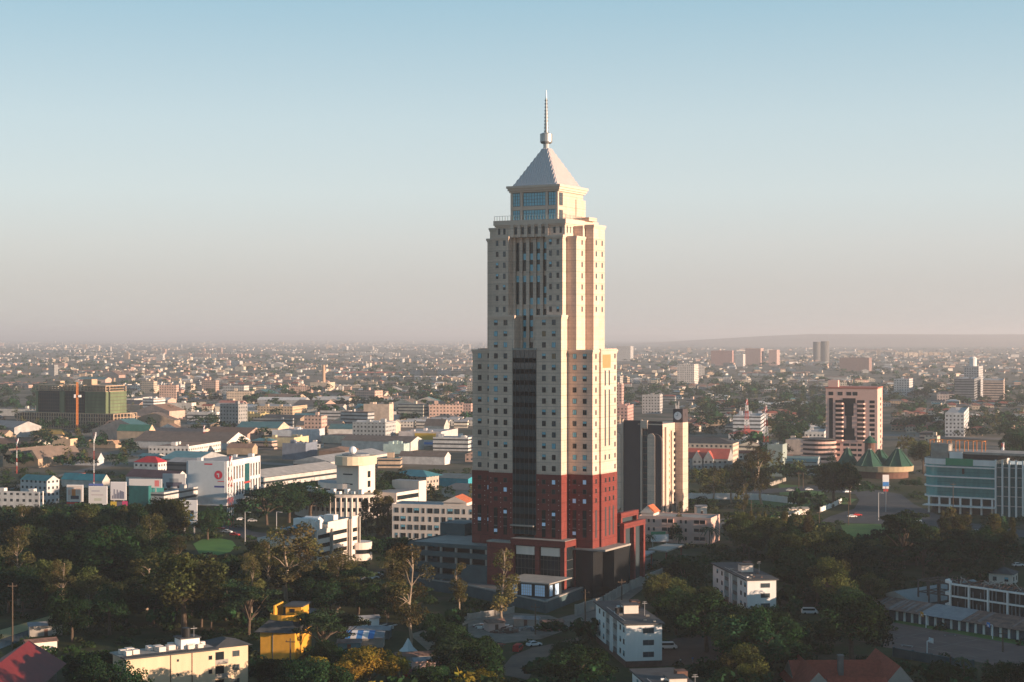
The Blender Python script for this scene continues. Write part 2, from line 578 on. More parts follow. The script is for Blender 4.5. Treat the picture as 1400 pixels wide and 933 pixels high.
HAZE = 1
if HAZE:
    hz = MB()
    hz.box(-32000, -1600, -1.0, 32000, 63000, 176.0)
    hm = bpy.data.materials.new('haze')
    hm.use_nodes = True
    nt_ = hm.node_tree
    nt_.nodes.clear()
    ou = nt_.nodes.new('ShaderNodeOutputMaterial')
    pv = nt_.nodes.new('ShaderNodeVolumePrincipled')
    pv.inputs['Color'].default_value = (0.93, 0.96, 1.0, 1)
    pv.inputs['Density'].default_value = 0.000088
    pv.inputs['Anisotropy'].default_value = 0.25
    nt_.links.new(pv.outputs[0], ou.inputs['Volume'])
    hm.cycles.homogeneous_volume = True
    hzo = tag(hz.build('haze', hm), kind='stuff')

def flat(name, pxs, z, m, kind='structure', label=None, cat=None):
    b = MB()
    P = [gp(x, y, 0) for x, y in pxs]
    a = sum(P[i].x * P[(i + 1) % len(P)].y - P[(i + 1) % len(P)].x * P[i].y for i in range(len(P)))
    if a < 0:
        P = P[::-1]
    b.face([(p.x, p.y, z) for p in P])
    return tag(b.build(name, m), label, cat, None, kind)

# ------------------------------------------------------------------ the tower
TH = R(28.5)
TC = Vector((11.5, 565.0, 0))
tower = thing('skyscraper', 'tall stepped cream stone skyscraper on a red base, with pyramid roof and spire', 'skyscraper', TC, -TH)
LAND.append((745, 560, 'the tall tower'))
OCC.append((TC.x, TC.y, 36)); OCC.append((TC.x - 25, TC.y + 5, 32)); OCC.append((TC.x + 8, TC.y - 25, 30)); OCC.append((TC.x + 25, TC.y + 10, 25))
cr, tr, rs = MATS['cream'], MATS['cream_trim'], MATS['redstone']
Z0, Z1, Z2, Z3, Z4, Z5, Z6 = 18.6, 40.0, 80.3, 91.6, 117.7, 121.9, 123.4
A = 13.6
b = MB()
b.box(-13, -9.9, Z1, 13, 9.9, Z5)
for s in (-1, 1):
    b.box(s * 7.1, -A, Z3, s * 13, -9.9, Z4)           # upper front piers
    b.box(s * 7.1, 9.9, Z3, s * 13, A, Z4)
    b.box(s * 13, -10.8, Z2, s * 16.6, 9.8, Z4 - 0.4)  # side bays
    b.box(s * 16.6, -3.9, Z2, s * 19.5, 4.6, Z5 - 0.5)
    b.box(s * 3.9, -A - 1.84, Z1, s * 13.44, -9.9, Z3)  # lower front piers
    b.box(s * 3.9, 9.9, Z1, s * 13.44, A + 1.8, Z3)
    b.box(s * 13.44, -10.7, Z1, s * 22.4, 7.8, Z2)     # lower wings
    b.box(s * 22.4, -5.8, Z1, s * 23.1, 6.4, Z2 + 0.6)
b.box(-12.9, -11.7, Z4, 12.9, 11.7, Z5)                 # storey under the terrace
b.box(13, -5.5, Z4 - 0.4, 16.4, 6.2, Z5 - 0.6)
b.box(-16.4, -5.5, Z4 - 0.4, -13, 6.2, Z5 - 0.6)
b.build('stone_shaft', cr, tower)
b = MB()
def cornice(_b, x0, y0, x1, y1, z, d=0.35, h=0.7):
    b = MB()
    b.box(min(x0, x1) - d, min(y0, y1) - d, z - h, max(x0, x1) + d, max(y0, y1) + d, z)
    b.box(min(x0, x1) - d * .5, min(y0, y1) - d * .5, z - h - 0.5, max(x0, x1) + d * .5, max(y0, y1) + d * .5, z - h)
    b.build('cornice', tr, tower)
for s in (-1, 1):
    cornice(b, s * 7.1, -A, s * 13, -9.7, Z4 + .35)
    cornice(b, s * 13.02, -10.8, s * 16.6, 9.8, Z4)
    cornice(b, s * 16.7, -3.9, s * 19.5, 4.6, Z5 - .2)
    cornice(b, s * 3.9, -A - 1.84, s * 13.44, -9.8, Z3 + .3)
    cornice(b, s * 13.6, -10.7, s * 22.4, 7.8, Z2 + .3)
cornice(b, -12.9, -11.7, 12.9, 11.7, Z6, 0.6, 1.6)
# crown
crown = MB()
crown.box(-8.2, -9.3, Z6, 9.2, 9.3, 132.7)
crown.box(9.2, 3.6, Z6, 9.5, 10.6, 130.8)
crown.box(10.3, 2.0, Z6, 15.0, 8.0, 124.6)
co = crown.build('crown', cr, tower)
c = MB()
c.box(-8.8, -9.9, 132.7, 9.8, 9.9, 133.3)
c.box(-9.2, -10.3, 133.3, 10.2, 10.3, 134.1)
c.box(-9.55, -10.65, 134.1, 10.55, 10.65, 134.9)
c.build('roof_cornice', tr, co)
# crown glazing on the front, with stone mullions
def wall_panel(parent, u0, u1, z0, z1, v, name='crown_window', cols=4, rows=2, m='glass_sky_tint', depth=0.12):
    p = MB()
    p.box(u0, v - 0.04, z0, u1, v + 0.1, z1, 0)
    for i in range(cols + 1):
        x = u0 + (u1 - u0) * i / cols
        p.box(x - .05, v - depth, z0, x + .05, v - 0.03, z1, 1)
    for j in range(rows + 1):
        z = z0 + (z1 - z0) * j / rows
        p.box(u0, v - depth + .01, z - .05, u1, v - 0.035, z + .05, 1)
    return p.build(name, [MATS[m], MATS['frame_dark']], parent)
for (u0, u1, cl) in ((-7.6, -5.0, 3), (-3.6, 4.6, 8), (5.8, 8.5, 3)):
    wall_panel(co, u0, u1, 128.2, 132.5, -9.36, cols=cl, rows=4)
    wall_panel(co, u0, u1, 123.5, 126.8, -9.36, cols=cl, rows=3)
p = MB()
for u in (-7.95, -4.3, 5.2, 8.9):
    p.box(u - .42, -9.75, Z6, u + .42, -9.3, 132.7)
p.box(-8.2, -9.62, 126.85, 9.2, -9.3, 128.1)
p.build('mullions', tr, co)
for z0, z1 in ((123.6, 126.6), (128.2, 132.3)):
    o = wall_panel(tower, -1.2, 1.2, z0, z1, 0, cols=2, rows=3, m='glass_grey')
    o.location = (9.24, -7.4, 0); o.rotation_euler = (0, 0, R(90))
# roof and spire
p = MB()
bz, tz, bw, tw = 134.9, 148.0, 8.75, 1.15
B = [(-bw, -bw), (bw, -bw), (bw, bw), (-bw, bw)]
T = [(-tw, -tw), (tw, -tw), (tw, tw), (-tw, tw)]
for k in range(4):
    q = (k + 1) % 4
    p.face([(*B[k], bz), (*B[q], bz), (*T[q], tz), (*T[k], tz)])
    n = 20
    for i in range(n):                                   # standing seams
        f = (i + 0.5) / n
        x0, y0 = B[k][0] + (B[q][0] - B[k][0]) * f, B[k][1] + (B[q][1] - B[k][1]) * f
        # seam runs straight up the slope until it meets the hip
        s_ = 1 - abs(2 * f - 1)
        e = min(1.0, s_ / (1 - tw / bw)) if s_ < 1 - tw / bw else 1.0
        mx_, my_ = (B[k][0] + B[q][0]) / 2, (B[k][1] + B[q][1]) / 2
        dx, dy = -mx_ * (1 - tw / bw) * e, -my_ * (1 - tw / bw) * e
        nrm = Vector((mx_, my_, bw * 0.7)).normalized() * 0.10
        p.tube((x0 + nrm.x, y0 + nrm.y, bz + nrm.z), (x0 + dx + nrm.x, y0 + dy + nrm.y, bz + (tz - bz) * e + nrm.z), 0.13, n=4)
p.v = [(x * .965 + .3, y, z) for x, y, z in p.v]
p.build('pyramid_roof', MATS['roofmetal'], tower)
sp = MB()
sp.cyl(0, 0, 147.9, 150.0, 1.0, 1.0, 12)
sp.cyl(0, 0, 149.7, 150.3, 1.7, 2.1, 20)
sp.cyl(0, 0, 150.3, 152.9, 2.1, 2.1, 20)
sp.cyl(0, 0, 152.9, 153.3, 2.1, 1.2, 20)
sp.cyl(0, 0, 153.3, 156.6, 0.6, 0.58, 10)
sp.cyl(0, 0, 156.6, 161.0, 0.45, 0.40, 10)
sp.cyl(0, 0, 161.0, 165.0, 0.32, 0.26, 10)
sp.cyl(0, 0, 165.0, 167.6, 0.22, 0.1, 8)
for k in range(10):
    z = 153.6 + k * 1.15
    r_ = 0.8 - k * 0.035
    for a in (0.3, 1.87, 3.44, 5.0):
        sp.box(r_ * .8 * math.cos(a) - .1, r_ * .8 * math.sin(a) - .1, z, r_ * .8 * math.cos(a) + .1, r_ * .8 * math.sin(a) + .1, z + .5, 1)
sp.build('spire', [MATS['silver'], MATS['frame_dark']], tower)
# glass balustrade on the terrace
p = MB()
for k in range(27):
    x = -13.2 + k * 1.0154
    p.box(x - .07, -12.1, Z6, x + .07, -12.0, Z6 + 1.5, k % 2)
for k in range(13):
    y = -12.0 + k * 1.0
    p.box(13.1, y - .07, Z6, 13.2, y + .07, Z6 + 1.5, k % 2)
p.box(-13.2, -12.09, Z6 + 1.45, 13.2, -12.02, Z6 + 1.55, 0)
p.build('balustrade', [MATS['silver'], mat('rail_glass', (0.25, 0.38, 0.36), 0.2, 0)], tower)
# recess fins and vertical window strips
p = MB()
for k in range(6):
    u = -6.45 + k * 2.58
    p.box(u - .55, -10.9, Z1, u + .55, -9.85, Z5 - .4)
    p.box(u - .62, -12.3, Z4, u + .62, -11.6, Z5 - .1)
p.build('fins', cr, tower)
for k in range(5):
    u = -5.16 + k * 2.58
    s = MB()
    z = 80.0
    i = 0
    while z < Z4 - 2:
        s.box(u - .66, -10.2, z + 0.9, u + .66, -9.8, z + 3.0, 0 if rng.random() < .55 else 1)
        s.box(u - .66, -10.15, z + 3.0, u + .66, -9.82, z + 4.57, 1 if i % 3 else 2)
        z += 3.67
        i += 1
    s.build('window_strip', [MATS['glass_sky_tint'], MATS['glass_dark'], MATS['cream_trim']], tower)
    w = add_window(tower, (u, -11.74, Z4 + 1.0), 0, 1.1, 2.4, 'dark')
# glass bay in the middle of the front
gb = MB()
gb.box(-4.35, -A - 2.0, Z0 + 1.5, 4.35, -9.8, Z2 + .2, 0)
z = Z0 + 3
k = 0
while z < Z2 - 1.5:
    gb.box(-4.37, -A - 2.06, z, 4.37, -A - 1.98, z + 1.5, 1)
    z += 3.65
for u in (-4.3, -3.2, -1.6, 0, 1.6, 3.2, 4.3):
    gb.box(u - .05, -A - 2.1, Z0 + 1.5, u + .05, -A - 1.97, Z2, 2)
bay_g = bpy.data.materials.new('bay_glass'); bay_g.use_nodes = True
_b = bay_g.node_tree.nodes['Principled BSDF']
_b.inputs['Base Color'].default_value = (0.018, 0.04, 0.05, 1); _b.inputs['Roughness'].default_value = 0.06; _b.inputs['Specular IOR Level'].default_value = 0.8
gbo = gb.build('glass_bay', [bay_g, mat('spandrel', (0.006, 0.007, 0.008), 0.9, 0.2, spec=0.05), MATS['frame_dark']], tower)
s = MB()
s.box(-4.7, -A - 3.4, Z0 + 4.2, 3.9, -A - 2.0, Z0 + 4.6)
s.box(-4.5, -A - 2.3, Z2 + .2, 4.6, -9.8, Z2 + .8)
s.build('bay_canopy', MATS['concrete'], gbo)

# red base
b = MB()
e = 0.12
b.box(-13, -9.9, 0.2, 13, 9.9, Z1)
for s in (-1, 1):
    b.box(s * (3.9 - e), -A - 1.84 - e, Z0 - 3, s * (13.44 + e), -9.9, Z1)
    b.box(s * 3.9, 9.9, 0.2, s * 13.44, A + 1.8, Z1)
    b.box(s * 13.4, -10.7 - e, 15.6, s * (22.4 + e), 7.8 + e, Z1)
    b.box(s * 22.4, -5.8, 15.6, s * 23.25, 6.4, Z1)
for k in range(70):                                       # small pale lamps between the windows
    pass
for s in (-1, 1):
    for u in (5.1, 8.9, 12.6):
        for j in range(11):
            if rng.random() < .75:
                z = 22 + j * 1.6
                b.box(s * u - .12, -A - 2.02, z, s * u + .12, -A - 1.9, z + .2, 1)
    for u in (14.2, 17.6, 21.6):
        for j in range(11):
            if rng.random() < .6:
                z = 22 + j * 1.6
                b.box(s * u - .12, -10.9, z, s * u + .12, -10.75, z + .2, 1)
b.build('red_base', [rs, MATS['whitewarm']], tower)

# windows: 100 as parts of their own, the remaining openings of the far / hidden walls as one part
wins = []
STY = ['dark', 'dark', 'dark', 'half', 'half', 'blue', 'grey']
def W_(u, v, z, face, w, h, st=None):
    wins.append((u, v, z, face, w, h, st or rng.choice(STY)))
FP = 3.655
for j in range(7):                                        # upper piers
    z = 93.0 + j * 3.66
    for s in (-1, 1):
        for u in (8.6, 11.3):
            W_(s * u, -A - .02, z, 'F', 0.95, 1.75, rng.choice(['dark', 'half', 'grey', 'grey']))
for s, us in ((-1, (11.6, 9.6)), (1, (9.1, 11.4))):
    for u in us:
        W_(s * u, -11.75, Z4 + 1.1, 'F', 0.8, 2.0, 'dark')
for j in range(14):                                       # lower piers
    z = 41.1 + j * 3.655
    if z > Z3 - 2.5: continue
    for s in (-1, 1):
        for u in (7.15, 10.75):
            W_(s * u, -A - 1.88, z, 'F', 1.35, 1.75, 'warm' if (s > 0 and j > 8 and rng.random() < .5) else None)
for j in range(11):                                       # wings, front
    z = 41.1 + j * 3.655
    if z > Z2 - 2: continue
    for s in (-1, 1):
        for u in (15.9, 19.6):
            W_(s * u, -10.74, z, 'F', 1.35, 1.65)
for j in range(3):                                        # red part
    z = 30.6 + j * 3.1
    for s in (-1, 1):
        for u in (7.15, 10.75):
            W_(s * u, -A - 2.0, z, 'F', 1.3, 1.5, rng.choice(['dark', 'dark', 'dark', 'lit']))
        for u in (15.9, 19.6):
            W_(s * u, -10.86, z, 'F', 1.3, 1.5, rng.choice(['dark', 'dark', 'dark', 'lit']))
first = list(wins)
for s in (-1, 1):                                         # tall slits of the red base
    for u, v in ((7.15, -A - 2.0), (10.75, -A - 2.0), (15.9, -10.86), (19.6, -10.86)):
        q = MB()
        q.box(s * u - .65, v - .05, 19.6, s * u + .65, v + .1, 28.4, 0)
        for z in (22.3, 25.2):
            q.box(s * u - .65, v - .09, z, s * u + .65, v - .03, z + .35, 2)
        if rng.random() < .8:
            z = rng.choice([20.3, 23.2, 26.6])
            q.box(s * u - .6, v - .08, z, s * u + .6, v - .04, z + 1.1, 1)
        q.build('slit_window', [MATS['glass_dark'], MATS['glass_lit'], MATS['frame_dark']], tower)
# right-hand faces (+u)
for j in range(11):
    z = 41.1 + j * 3.655
    if z > Z2 - 2: continue
    for v in (-8.2, 4.9):
        W_(23.14 if v > 0 else 22.44, v, z, 'R', 0.95, 1.6, 'grey')
for j in range(8):
    z = 93.0 + j * 3.66
    if z > Z4: continue
    W_(16.64, -6.6, z, 'R', 0.9, 1.7, 'grey'); W_(19.54, -1.9, z, 'R', 0.9, 1.7, 'grey'); W_(19.54, 2.6, z, 'R', .9, 1.7, 'grey')
for v in (-10, -7.8, -5.6, -3.4):
    W_(12.94, v, Z4 + 1.1, 'R', 0.8, 2.2, 'grey')
for j in range(3):
    for v in (-8.4, -2.6, 0.4, 3.4):
        W_(22.56 if v < -6 else 23.29, v, 30.8 + j * 3.1, 'R', .9, 1.6, 'dark')
rng.shuffle(first)
rest = MB()
cnt = 0
prio = sorted(wins, key=lambda t: -(t[4] * t[5] * (1 if t[3] == 'F' else .5)) + rng.random() * .01)
for (u, v, z, face, w, h, st) in prio:
    rot = 0 if face == 'F' else R(90)
    if cnt < 88:
        add_window(tower, (u, v, z), rot, w, h, st)
        cnt += 1
    else:
        mi = {'dark': 1, 'half': 2, 'blue': 2, 'grey': 3, 'lit': 4, 'warm': 5}[st]
        if face == 'F':
            rest.box(u - w / 2, v - .05, z, u + w / 2, v + .06, z + h, 0)
            rest.box(u - w / 2 + .08, v - .07, z + .08, u + w / 2 - .08, v + .0, z + h * (.5 if st == 'half' else 1) - .04, 1 if st == 'half' else mi)
            if st == 'half':
                rest.box(u - w / 2 + .08, v - .07, z + h * .52, u + w / 2 - .08, v, z + h - .08, 2)
        else:
            rest.box(v * 0 + u - .06, v - w / 2, z, u + .05, v + w / 2, z + h, 0)
            rest.box(u, v - w / 2 + .08, z + .08, u + .07, v + w / 2 - .08, z + h - .08, mi)
tag(rest.build('windows', [MATS['frame_dark'], MATS['glass_dark'], MATS['glass_sky_tint'], MATS['glass_grey'], MATS['glass_lit'], MATS['glass_warm']], tower), kind='stuff')
# long slits and niche on the right face
for v, z0, z1 in ((-2.6, 49, 67.5), (0.5, 49, 67.5), (-2.6, 68.8, 73.8), (0.5, 68.8, 73.8), (-2.6, 44.5, 46.2), (.5, 44.5, 46.2), (-2.6, 19.5, 29), (0.4, 19.5, 29), (3.3, 19.5, 29), (-8.4, 19.5, 28.5)):
    q = MB()
    x = 23.13 if z0 > 40 else (23.28 if v > -6 else 22.55)
    q.box(x - .05, v - .45, z0, x + .05, v + .45, z1, 0)
    q.build('slit_window', [MATS['glass_grey']], tower)
q = MB()
q.box(23.05, -4.6, 74.6, 23.12, 1.6, 79.0)
q.build('niche', mat('niche', (0.42, 0.24, 0.11), .8, .05), tower)

# podium: red portal frames with dark glass
pod = MB()
pz = 19.0
x0, x1, y0, y1 = -3.3, 16.8, -19.3, 2.0
pod.box(x0, y0, pz - 2.0, x1, y1, pz, 0)
for x in (x0 + .7, 6.6, x1 - 1.0):
    pod.box(x - .75, y0 + .02, 3.5, x + .75, y0 + 1.6, pz - 2.0, 0)
for y in (-10.8, -3.4, 1.2):
    pod.box(x1 - 1.5, y - .75, 3.5, x1 - .02, y + .75, pz - 2.0, 0)
pod.box(x0 - 8.5, y0 - .2, 3.0, x0, y0 + 14, pz - 1.6, 0)
pod.box(x0 - 8.7, y0 - .4, pz - 1.6, x0 + .3, y0 + 14, pz - 1.1, 2)
pod.box(x0 + .3, y0 + 1.0, 3.5, x1 - .8, y1 - 1, pz - 2.1, 1)
pod.box(x0 + .1, y0 + .2, pz, x1 - .2, y1, pz + .12, 2)
for xa, xb in ((x0 + 2, 5.4), (7.8, x1 - 2.2)):
    pod.box(xa, y0 + .5, pz - 5.0, xb, y0 + 1.1, pz - 2.3, 3)
for j in range(3):
    z = 3.5 + (j + 1) * 3.0
    pod.box(x0 + 1, y0 + .9, z, x1 - 1.6, y0 + 1.05, z + .12, 4)
    pod.box(x1 - .86, y0 + 1.6, z, x1 - .74, y1 - 1, z + .12, 4)
for k in range(1, 14):
    x = x0 + 1 + k * 1.35
    pod.box(x - .05, y0 + .92, 3.5, x + .05, y0 + 1.04, pz - 5.0, 4)
podo = pod.build('podium', [rs, MATS['glass_dark'], MATS['concrete'], MATS['whitewarm'], MATS['frame_dark']], tower)
# dark glass hall under the right wing and red portal frames behind it
pod = MB()
pod.box(14.6, -11.5, 0.2, 23.0, 6.5, 15.6, 0)
pod.box(14.4, -11.7, 15.6, 27.5, 8.0, 16.2, 1)
pod.box(23.0, -4.0, 3.0, 27.0, 7.8, 15.6, 0)
pod.build('dark_hall', [mat('hall_glass', (0.02, 0.022, 0.024), .25, .1), MATS['concrete']], tower)
pod = MB()
pod.box(22.4, 8.0, 24.3, 24.0, 22.0, 26.0, 0)
for v in (8.6, 21.3):
    pod.box(22.6, v - .6, 22.7, 23.9, v + .6, 24.3, 0)
pod.box(24.0, 6.6, 20.9, 25.7, 24.0, 22.7, 0)
for v in (7.3, 15.4, 23.3):
    pod.box(24.2, v - .65, 3.0, 25.6, v + .65, 20.9, 0)
pod.box(14, 8.0, 3.0, 24.1, 23.6, 21.6, 1)
pod.box(14, 8.1, 21.6, 24.0, 23.8, 21.9, 2)
pod.box(14.1, 8.6, 21.9, 22.3, 21.4, 24.6, 1)
pod.build('portal_frame', [rs, MATS['glass_grey'], MATS['concrete']], tower)

# terrace plinth around the front corner
ter = thing('terrace', 'dark teal walled terrace with pale kerb at the foot of the tall tower', 'terrace', (0, 0, 0))
def up_(px, py, z):
    return gp(px, py, z)
tp = [up_(560, 789, 3.5), up_(640, 801, 3.5), up_(746, 823.5, 3.5), up_(823.5, 793.5, 3.5), up_(868, 776, 3.5)]
back = [Vector((52, 620, 0)), Vector((-30, 590, 0))]
poly = [(p.x, p.y) for p in tp] + [(p.x, p.y) for p in back]
t_ = MB()
t_.prism(poly, 0.02, 3.4, 0, 1)
t_.build('retaining_wall', [MATS['tealwall'], MATS['concrete_dark']], ter)
kb = MB()
for a, c_ in zip(tp[:-1], tp[1:]):
    d = (c_ - a); d.z = 0
    n_ = Vector((-d.y, d.x, 0)).normalized() * 0.9
    kb.prism([(a.x, a.y), (c_.x, c_.y), (c_.x + n_.x, c_.y + n_.y), (a.x + n_.x, a.y + n_.y)], 3.41, 3.75, 0)
kb.build('kerb', MATS['concrete'], ter)

# pavilion with lit windows
pv_c = up_(749.8, 818.3, 3.5)
pav = thing('entrance_pavilion', 'low dark pavilion with flat roof and bright lattice windows on the terrace', 'pavilion', (pv_c.x, pv_c.y, 3.42), R(61.5))
p = MB()
pl_, pw_ = 15.5, 9.0
p.box(0, 0, 0, pw_, pl_, 4.4, 0, 0)
p.build('walls', mat('dark_wall', (0.02, 0.026, 0.03), .6, .1), pav)
p = MB(); p.box(-.7, -.7, 4.4, pw_ + 6.0, pl_ + 1.0, 4.75, 0)
p.build('roof', MATS['concrete'], pav)
for y0_, w_ in ((1.3, 3.4), (5.9, 3.6), (11.0, 3.4)):
    q = MB()
    q.box(-.06, y0_, .5, .02, y0_ + w_, 3.9, 0)
    for k in range(1, 5):
        q.box(-.1, y0_ + w_ * k / 5 - .05, .5, -.05, y0_ + w_ * k / 5 + .05, 3.9, 1)
    for k in range(1, 4):
        q.box(-.1, y0_, .5 + 3.4 * k / 4 - .04, -.05, y0_ + w_, .5 + 3.4 * k / 4 + .04, 1)
    q.build('window', [MATS['glass_lit'], MATS['silver']], pav)
for x0_, w_ in ((.8, 1.8), (4.6, 2.4)):
    q = MB()
    q.box(x0_, -.06, .5, x0_ + w_, .02, 3.9, 0)
    for k in range(1, 3):
        q.box(x0_ + w_ * k / 3 - .05, -.1, .5, x0_ + w_ * k / 3 + .05, -.05, 3.9, 1)
    q.build('window', [MATS['glass_lit'], MATS['silver']], pav)
# parking deck left of the tower (same orientation)
dk = thing('parking_deck', 'grey green open parking deck with flat concrete roof beside the tower', 'parking deck', TC, -TH)
LAND.append((615, 775, 'the parking deck'))
p = MB()
du0, du1, dv0, dv1, dz = -42.0, -11.9, -19.0, 11.0, 15.5
p.box(du0, dv0, dz - .5, du1, dv1, dz, 1)
p.box(du0 + .2, dv0 - .35, dz - .9, du1, dv0, dz + .35, 0)
p.box(du0 - .35, dv0 - .35, dz - .9, du0, dv1, dz + .35, 0)
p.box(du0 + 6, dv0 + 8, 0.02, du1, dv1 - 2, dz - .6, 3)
for lv in range(4):
    z = 0.4 + lv * 3.75
    p.box(du0, dv0 + .02, z, du1, dv1, z + .45, 0)
    p.box(du0 + .01, dv0 - .2, z - .3, du1 - .01, dv0 + .01, z + 1.45, 0)
    p.box(du0 - .2, dv0 - .2, z - .3, du0, dv1, z + 1.45, 0)
for u in np.linspace(du0 + .6, du1 - .6, 6):
    p.box(u - .35, dv0 - .1, 0.02, u + .35, dv0 + .6, dz - .5, 2)
for v in np.linspace(dv0 + 6, dv1 - 1, 4):
    p.box(du0 - .1, v - .35, 0.02, du0 + .6, v + .35, dz - .5, 2)
p.box(du1 - 10, dv0 - .24, 0.02, du1 - .2, dv0 - .02, 9.0, 0)
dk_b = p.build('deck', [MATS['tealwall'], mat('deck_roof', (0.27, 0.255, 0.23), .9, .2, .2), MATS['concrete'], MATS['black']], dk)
p = MB(); p.box(-44.5, 5, 0.02, -34.5, 17.5, 19.6, 0)
p.build('stair_block', MATS['tealwall'], dk)
p = MB(); p.box(-34.3, 9.5, dz + .02, -24.5, 10.2, 20.4, 0); p.box(-34.3, 10.3, 0.02, -24.5, 15.5, 20.2, 0)
p.build('screen_wall', mat('screen_wall', (0.33, 0.34, 0.33), .8, .12, .3), dk)
p = MB(); p.box(-24.0, 5.5, 18.9, -19.2, 11.5, 19.15, 0)
for u in (-23.8, -19.6):
    p.box(u - .1, 5.6, dz, u + .1, 5.8, 18.9, 0)
p.build('awning', MATS['tin_grey'], dk)
# orange machine parked under the awning
om = thing('generator_trailer', 'orange generator under the awning on the parking deck roof', 'generator', TC + Vector((0, 0, 0)), -TH)
q = MB(); q.box(-23.3, 6.2, dz + .5, -20.2, 8.6, dz + 2.3); q.box(-22.6, 6.4, dz + 2.3, -21.2, 8.4, dz + 2.8)
q.build('housing', MATS['paint_orange'], om)
for u in (-22.9, -20.7):
    q = MB(); q.tube((u, 6.2, dz + .42), (u, 8.6, dz + .42), .4, n=10); q.build('wheel', MATS['tyre'], om)
# canopies right of the tower
def canopy(name, label, pxs, z, m, legs=True):
    P = [gp(x, y, z) for x, y in pxs]
    c_ = sum(P, Vector()) / len(P)
    t = thing(name, label, 'canopy', (c_.x, c_.y, 0))
    q = MB(); q.prism([(p.x - c_.x, p.y - c_.y) for p in P], z - .55, z)
    q.build('roof_slab', m, t)
    each(t, 'column', MATS['redstone'], [((p - c_).x * .82 - .3, (p - c_).y * .82 - .3, .02, (p - c_).x * .82 + .3, (p - c_).y * .82 + .3, z - .55) for p in P])
    return t
canopy('entrance_canopy', 'grey steel entrance canopy projecting from the dark hall of the tower', [(841, 762), (862, 752), (895.5, 753.4), (872, 764.5)], 6.5, MATS['tin_grey'])
canopy('gate_canopy', 'beige flat canopy over the gate beside the pale pink flats', [(886, 750.5), (911, 743), (935.6, 744.4), (911, 753.5)], 6.0, MATS['concrete'])
# ------------------------------------------------------------------ buildings
RED = MATS['tile_red']
def walls_mesh(b, w, l, h, m=0, top=1, z0=0.02, parapet=0.0):
    b.box(0, 0, z0, w, l, h, m, top)
    if parapet:
        t = 0.3
        b.box(0, 0, h, w, t, h + parapet, m); b.box(0, l - t, h, w, l, h + parapet, m)
        b.box(0, t, h, t, l - t, h + parapet, m); b.box(w - t, t, h, w, l - t, h + parapet, m)

def win_grid(t, face, n, floors, span, fh, w, h, z0, off, wd=0.0, styles=('dark',), skip=0.0, start=0.0):
    """windows as parts: face L = plane x=0 along y, face R = plane y=0 along x"""
    for j in range(floors):
        for i in range(n):
            if rng.random() < skip:
                continue
            u = start + span * (i + 0.5) / n
            z = z0 + j * fh
            st = rng.choice(styles)
            if face == 'L':
                add_window(t, (-0.02 + wd, u, z), R(-90), w, h, st)
            else:
                add_window(t, (u, -0.02 + wd, z), 0, w, h, st)

def near_building(name, label, cat, spec, wall, roof, floors, L=None, Rr=None, parapet=0.6, over=0.0, rtype='flat', rh=3.0, group=None, lm=None, win=(1.3, 1.5), styles=('dark', 'dark', 'grey', 'half')):
    loc, a, w, l, h = spec
    t = thing(name, label, cat, loc, a, group)
    occ_rect(loc, a, w, l)
    if lm:
        p = to_px((loc.x + w / 2 * math.cos(a) - l / 2 * math.sin(a), loc.y + w / 2 * math.sin(a) + l / 2 * math.cos(a), h))
        LAND.append((p[0], p[1], lm))
    b = MB()
    walls_mesh(b, w, l, h, 0, 1, parapet=parapet if rtype == 'flat' and not over else 0)
    b.build('walls', [MATS[wall], MATS[roof]], t)
    if over or rtype != 'flat':
        r = MB()
        o = over or 0.5
        if rtype == 'flat':
            r.box(-o, -o, h, w + o, l + o, h + .35)
        elif rtype == 'x':
            r.gable(-o, -o, w + o, l + o, h, h + rh, 'x', 0, 1)
        elif rtype == 'y':
            r.gable(-o, -o, w + o, l + o, h, h + rh, 'y', 0, 1)
        else:
            r.hip(-o, -o, w + o, l + o, h, h + rh)
        r.build('roof', [MATS[roof], MATS[wall]], t)
    fh = h / floors
    if L:
        win_grid(t, 'L', L, floors, l, fh, win[0], min(win[1], fh * .6), fh * .28, 0, styles=styles)
    if Rr:
        win_grid(t, 'R', Rr, floors, w, fh, win[0], min(win[1], fh * .6), fh * .28, 0, styles=styles)
    return t, w, l, h

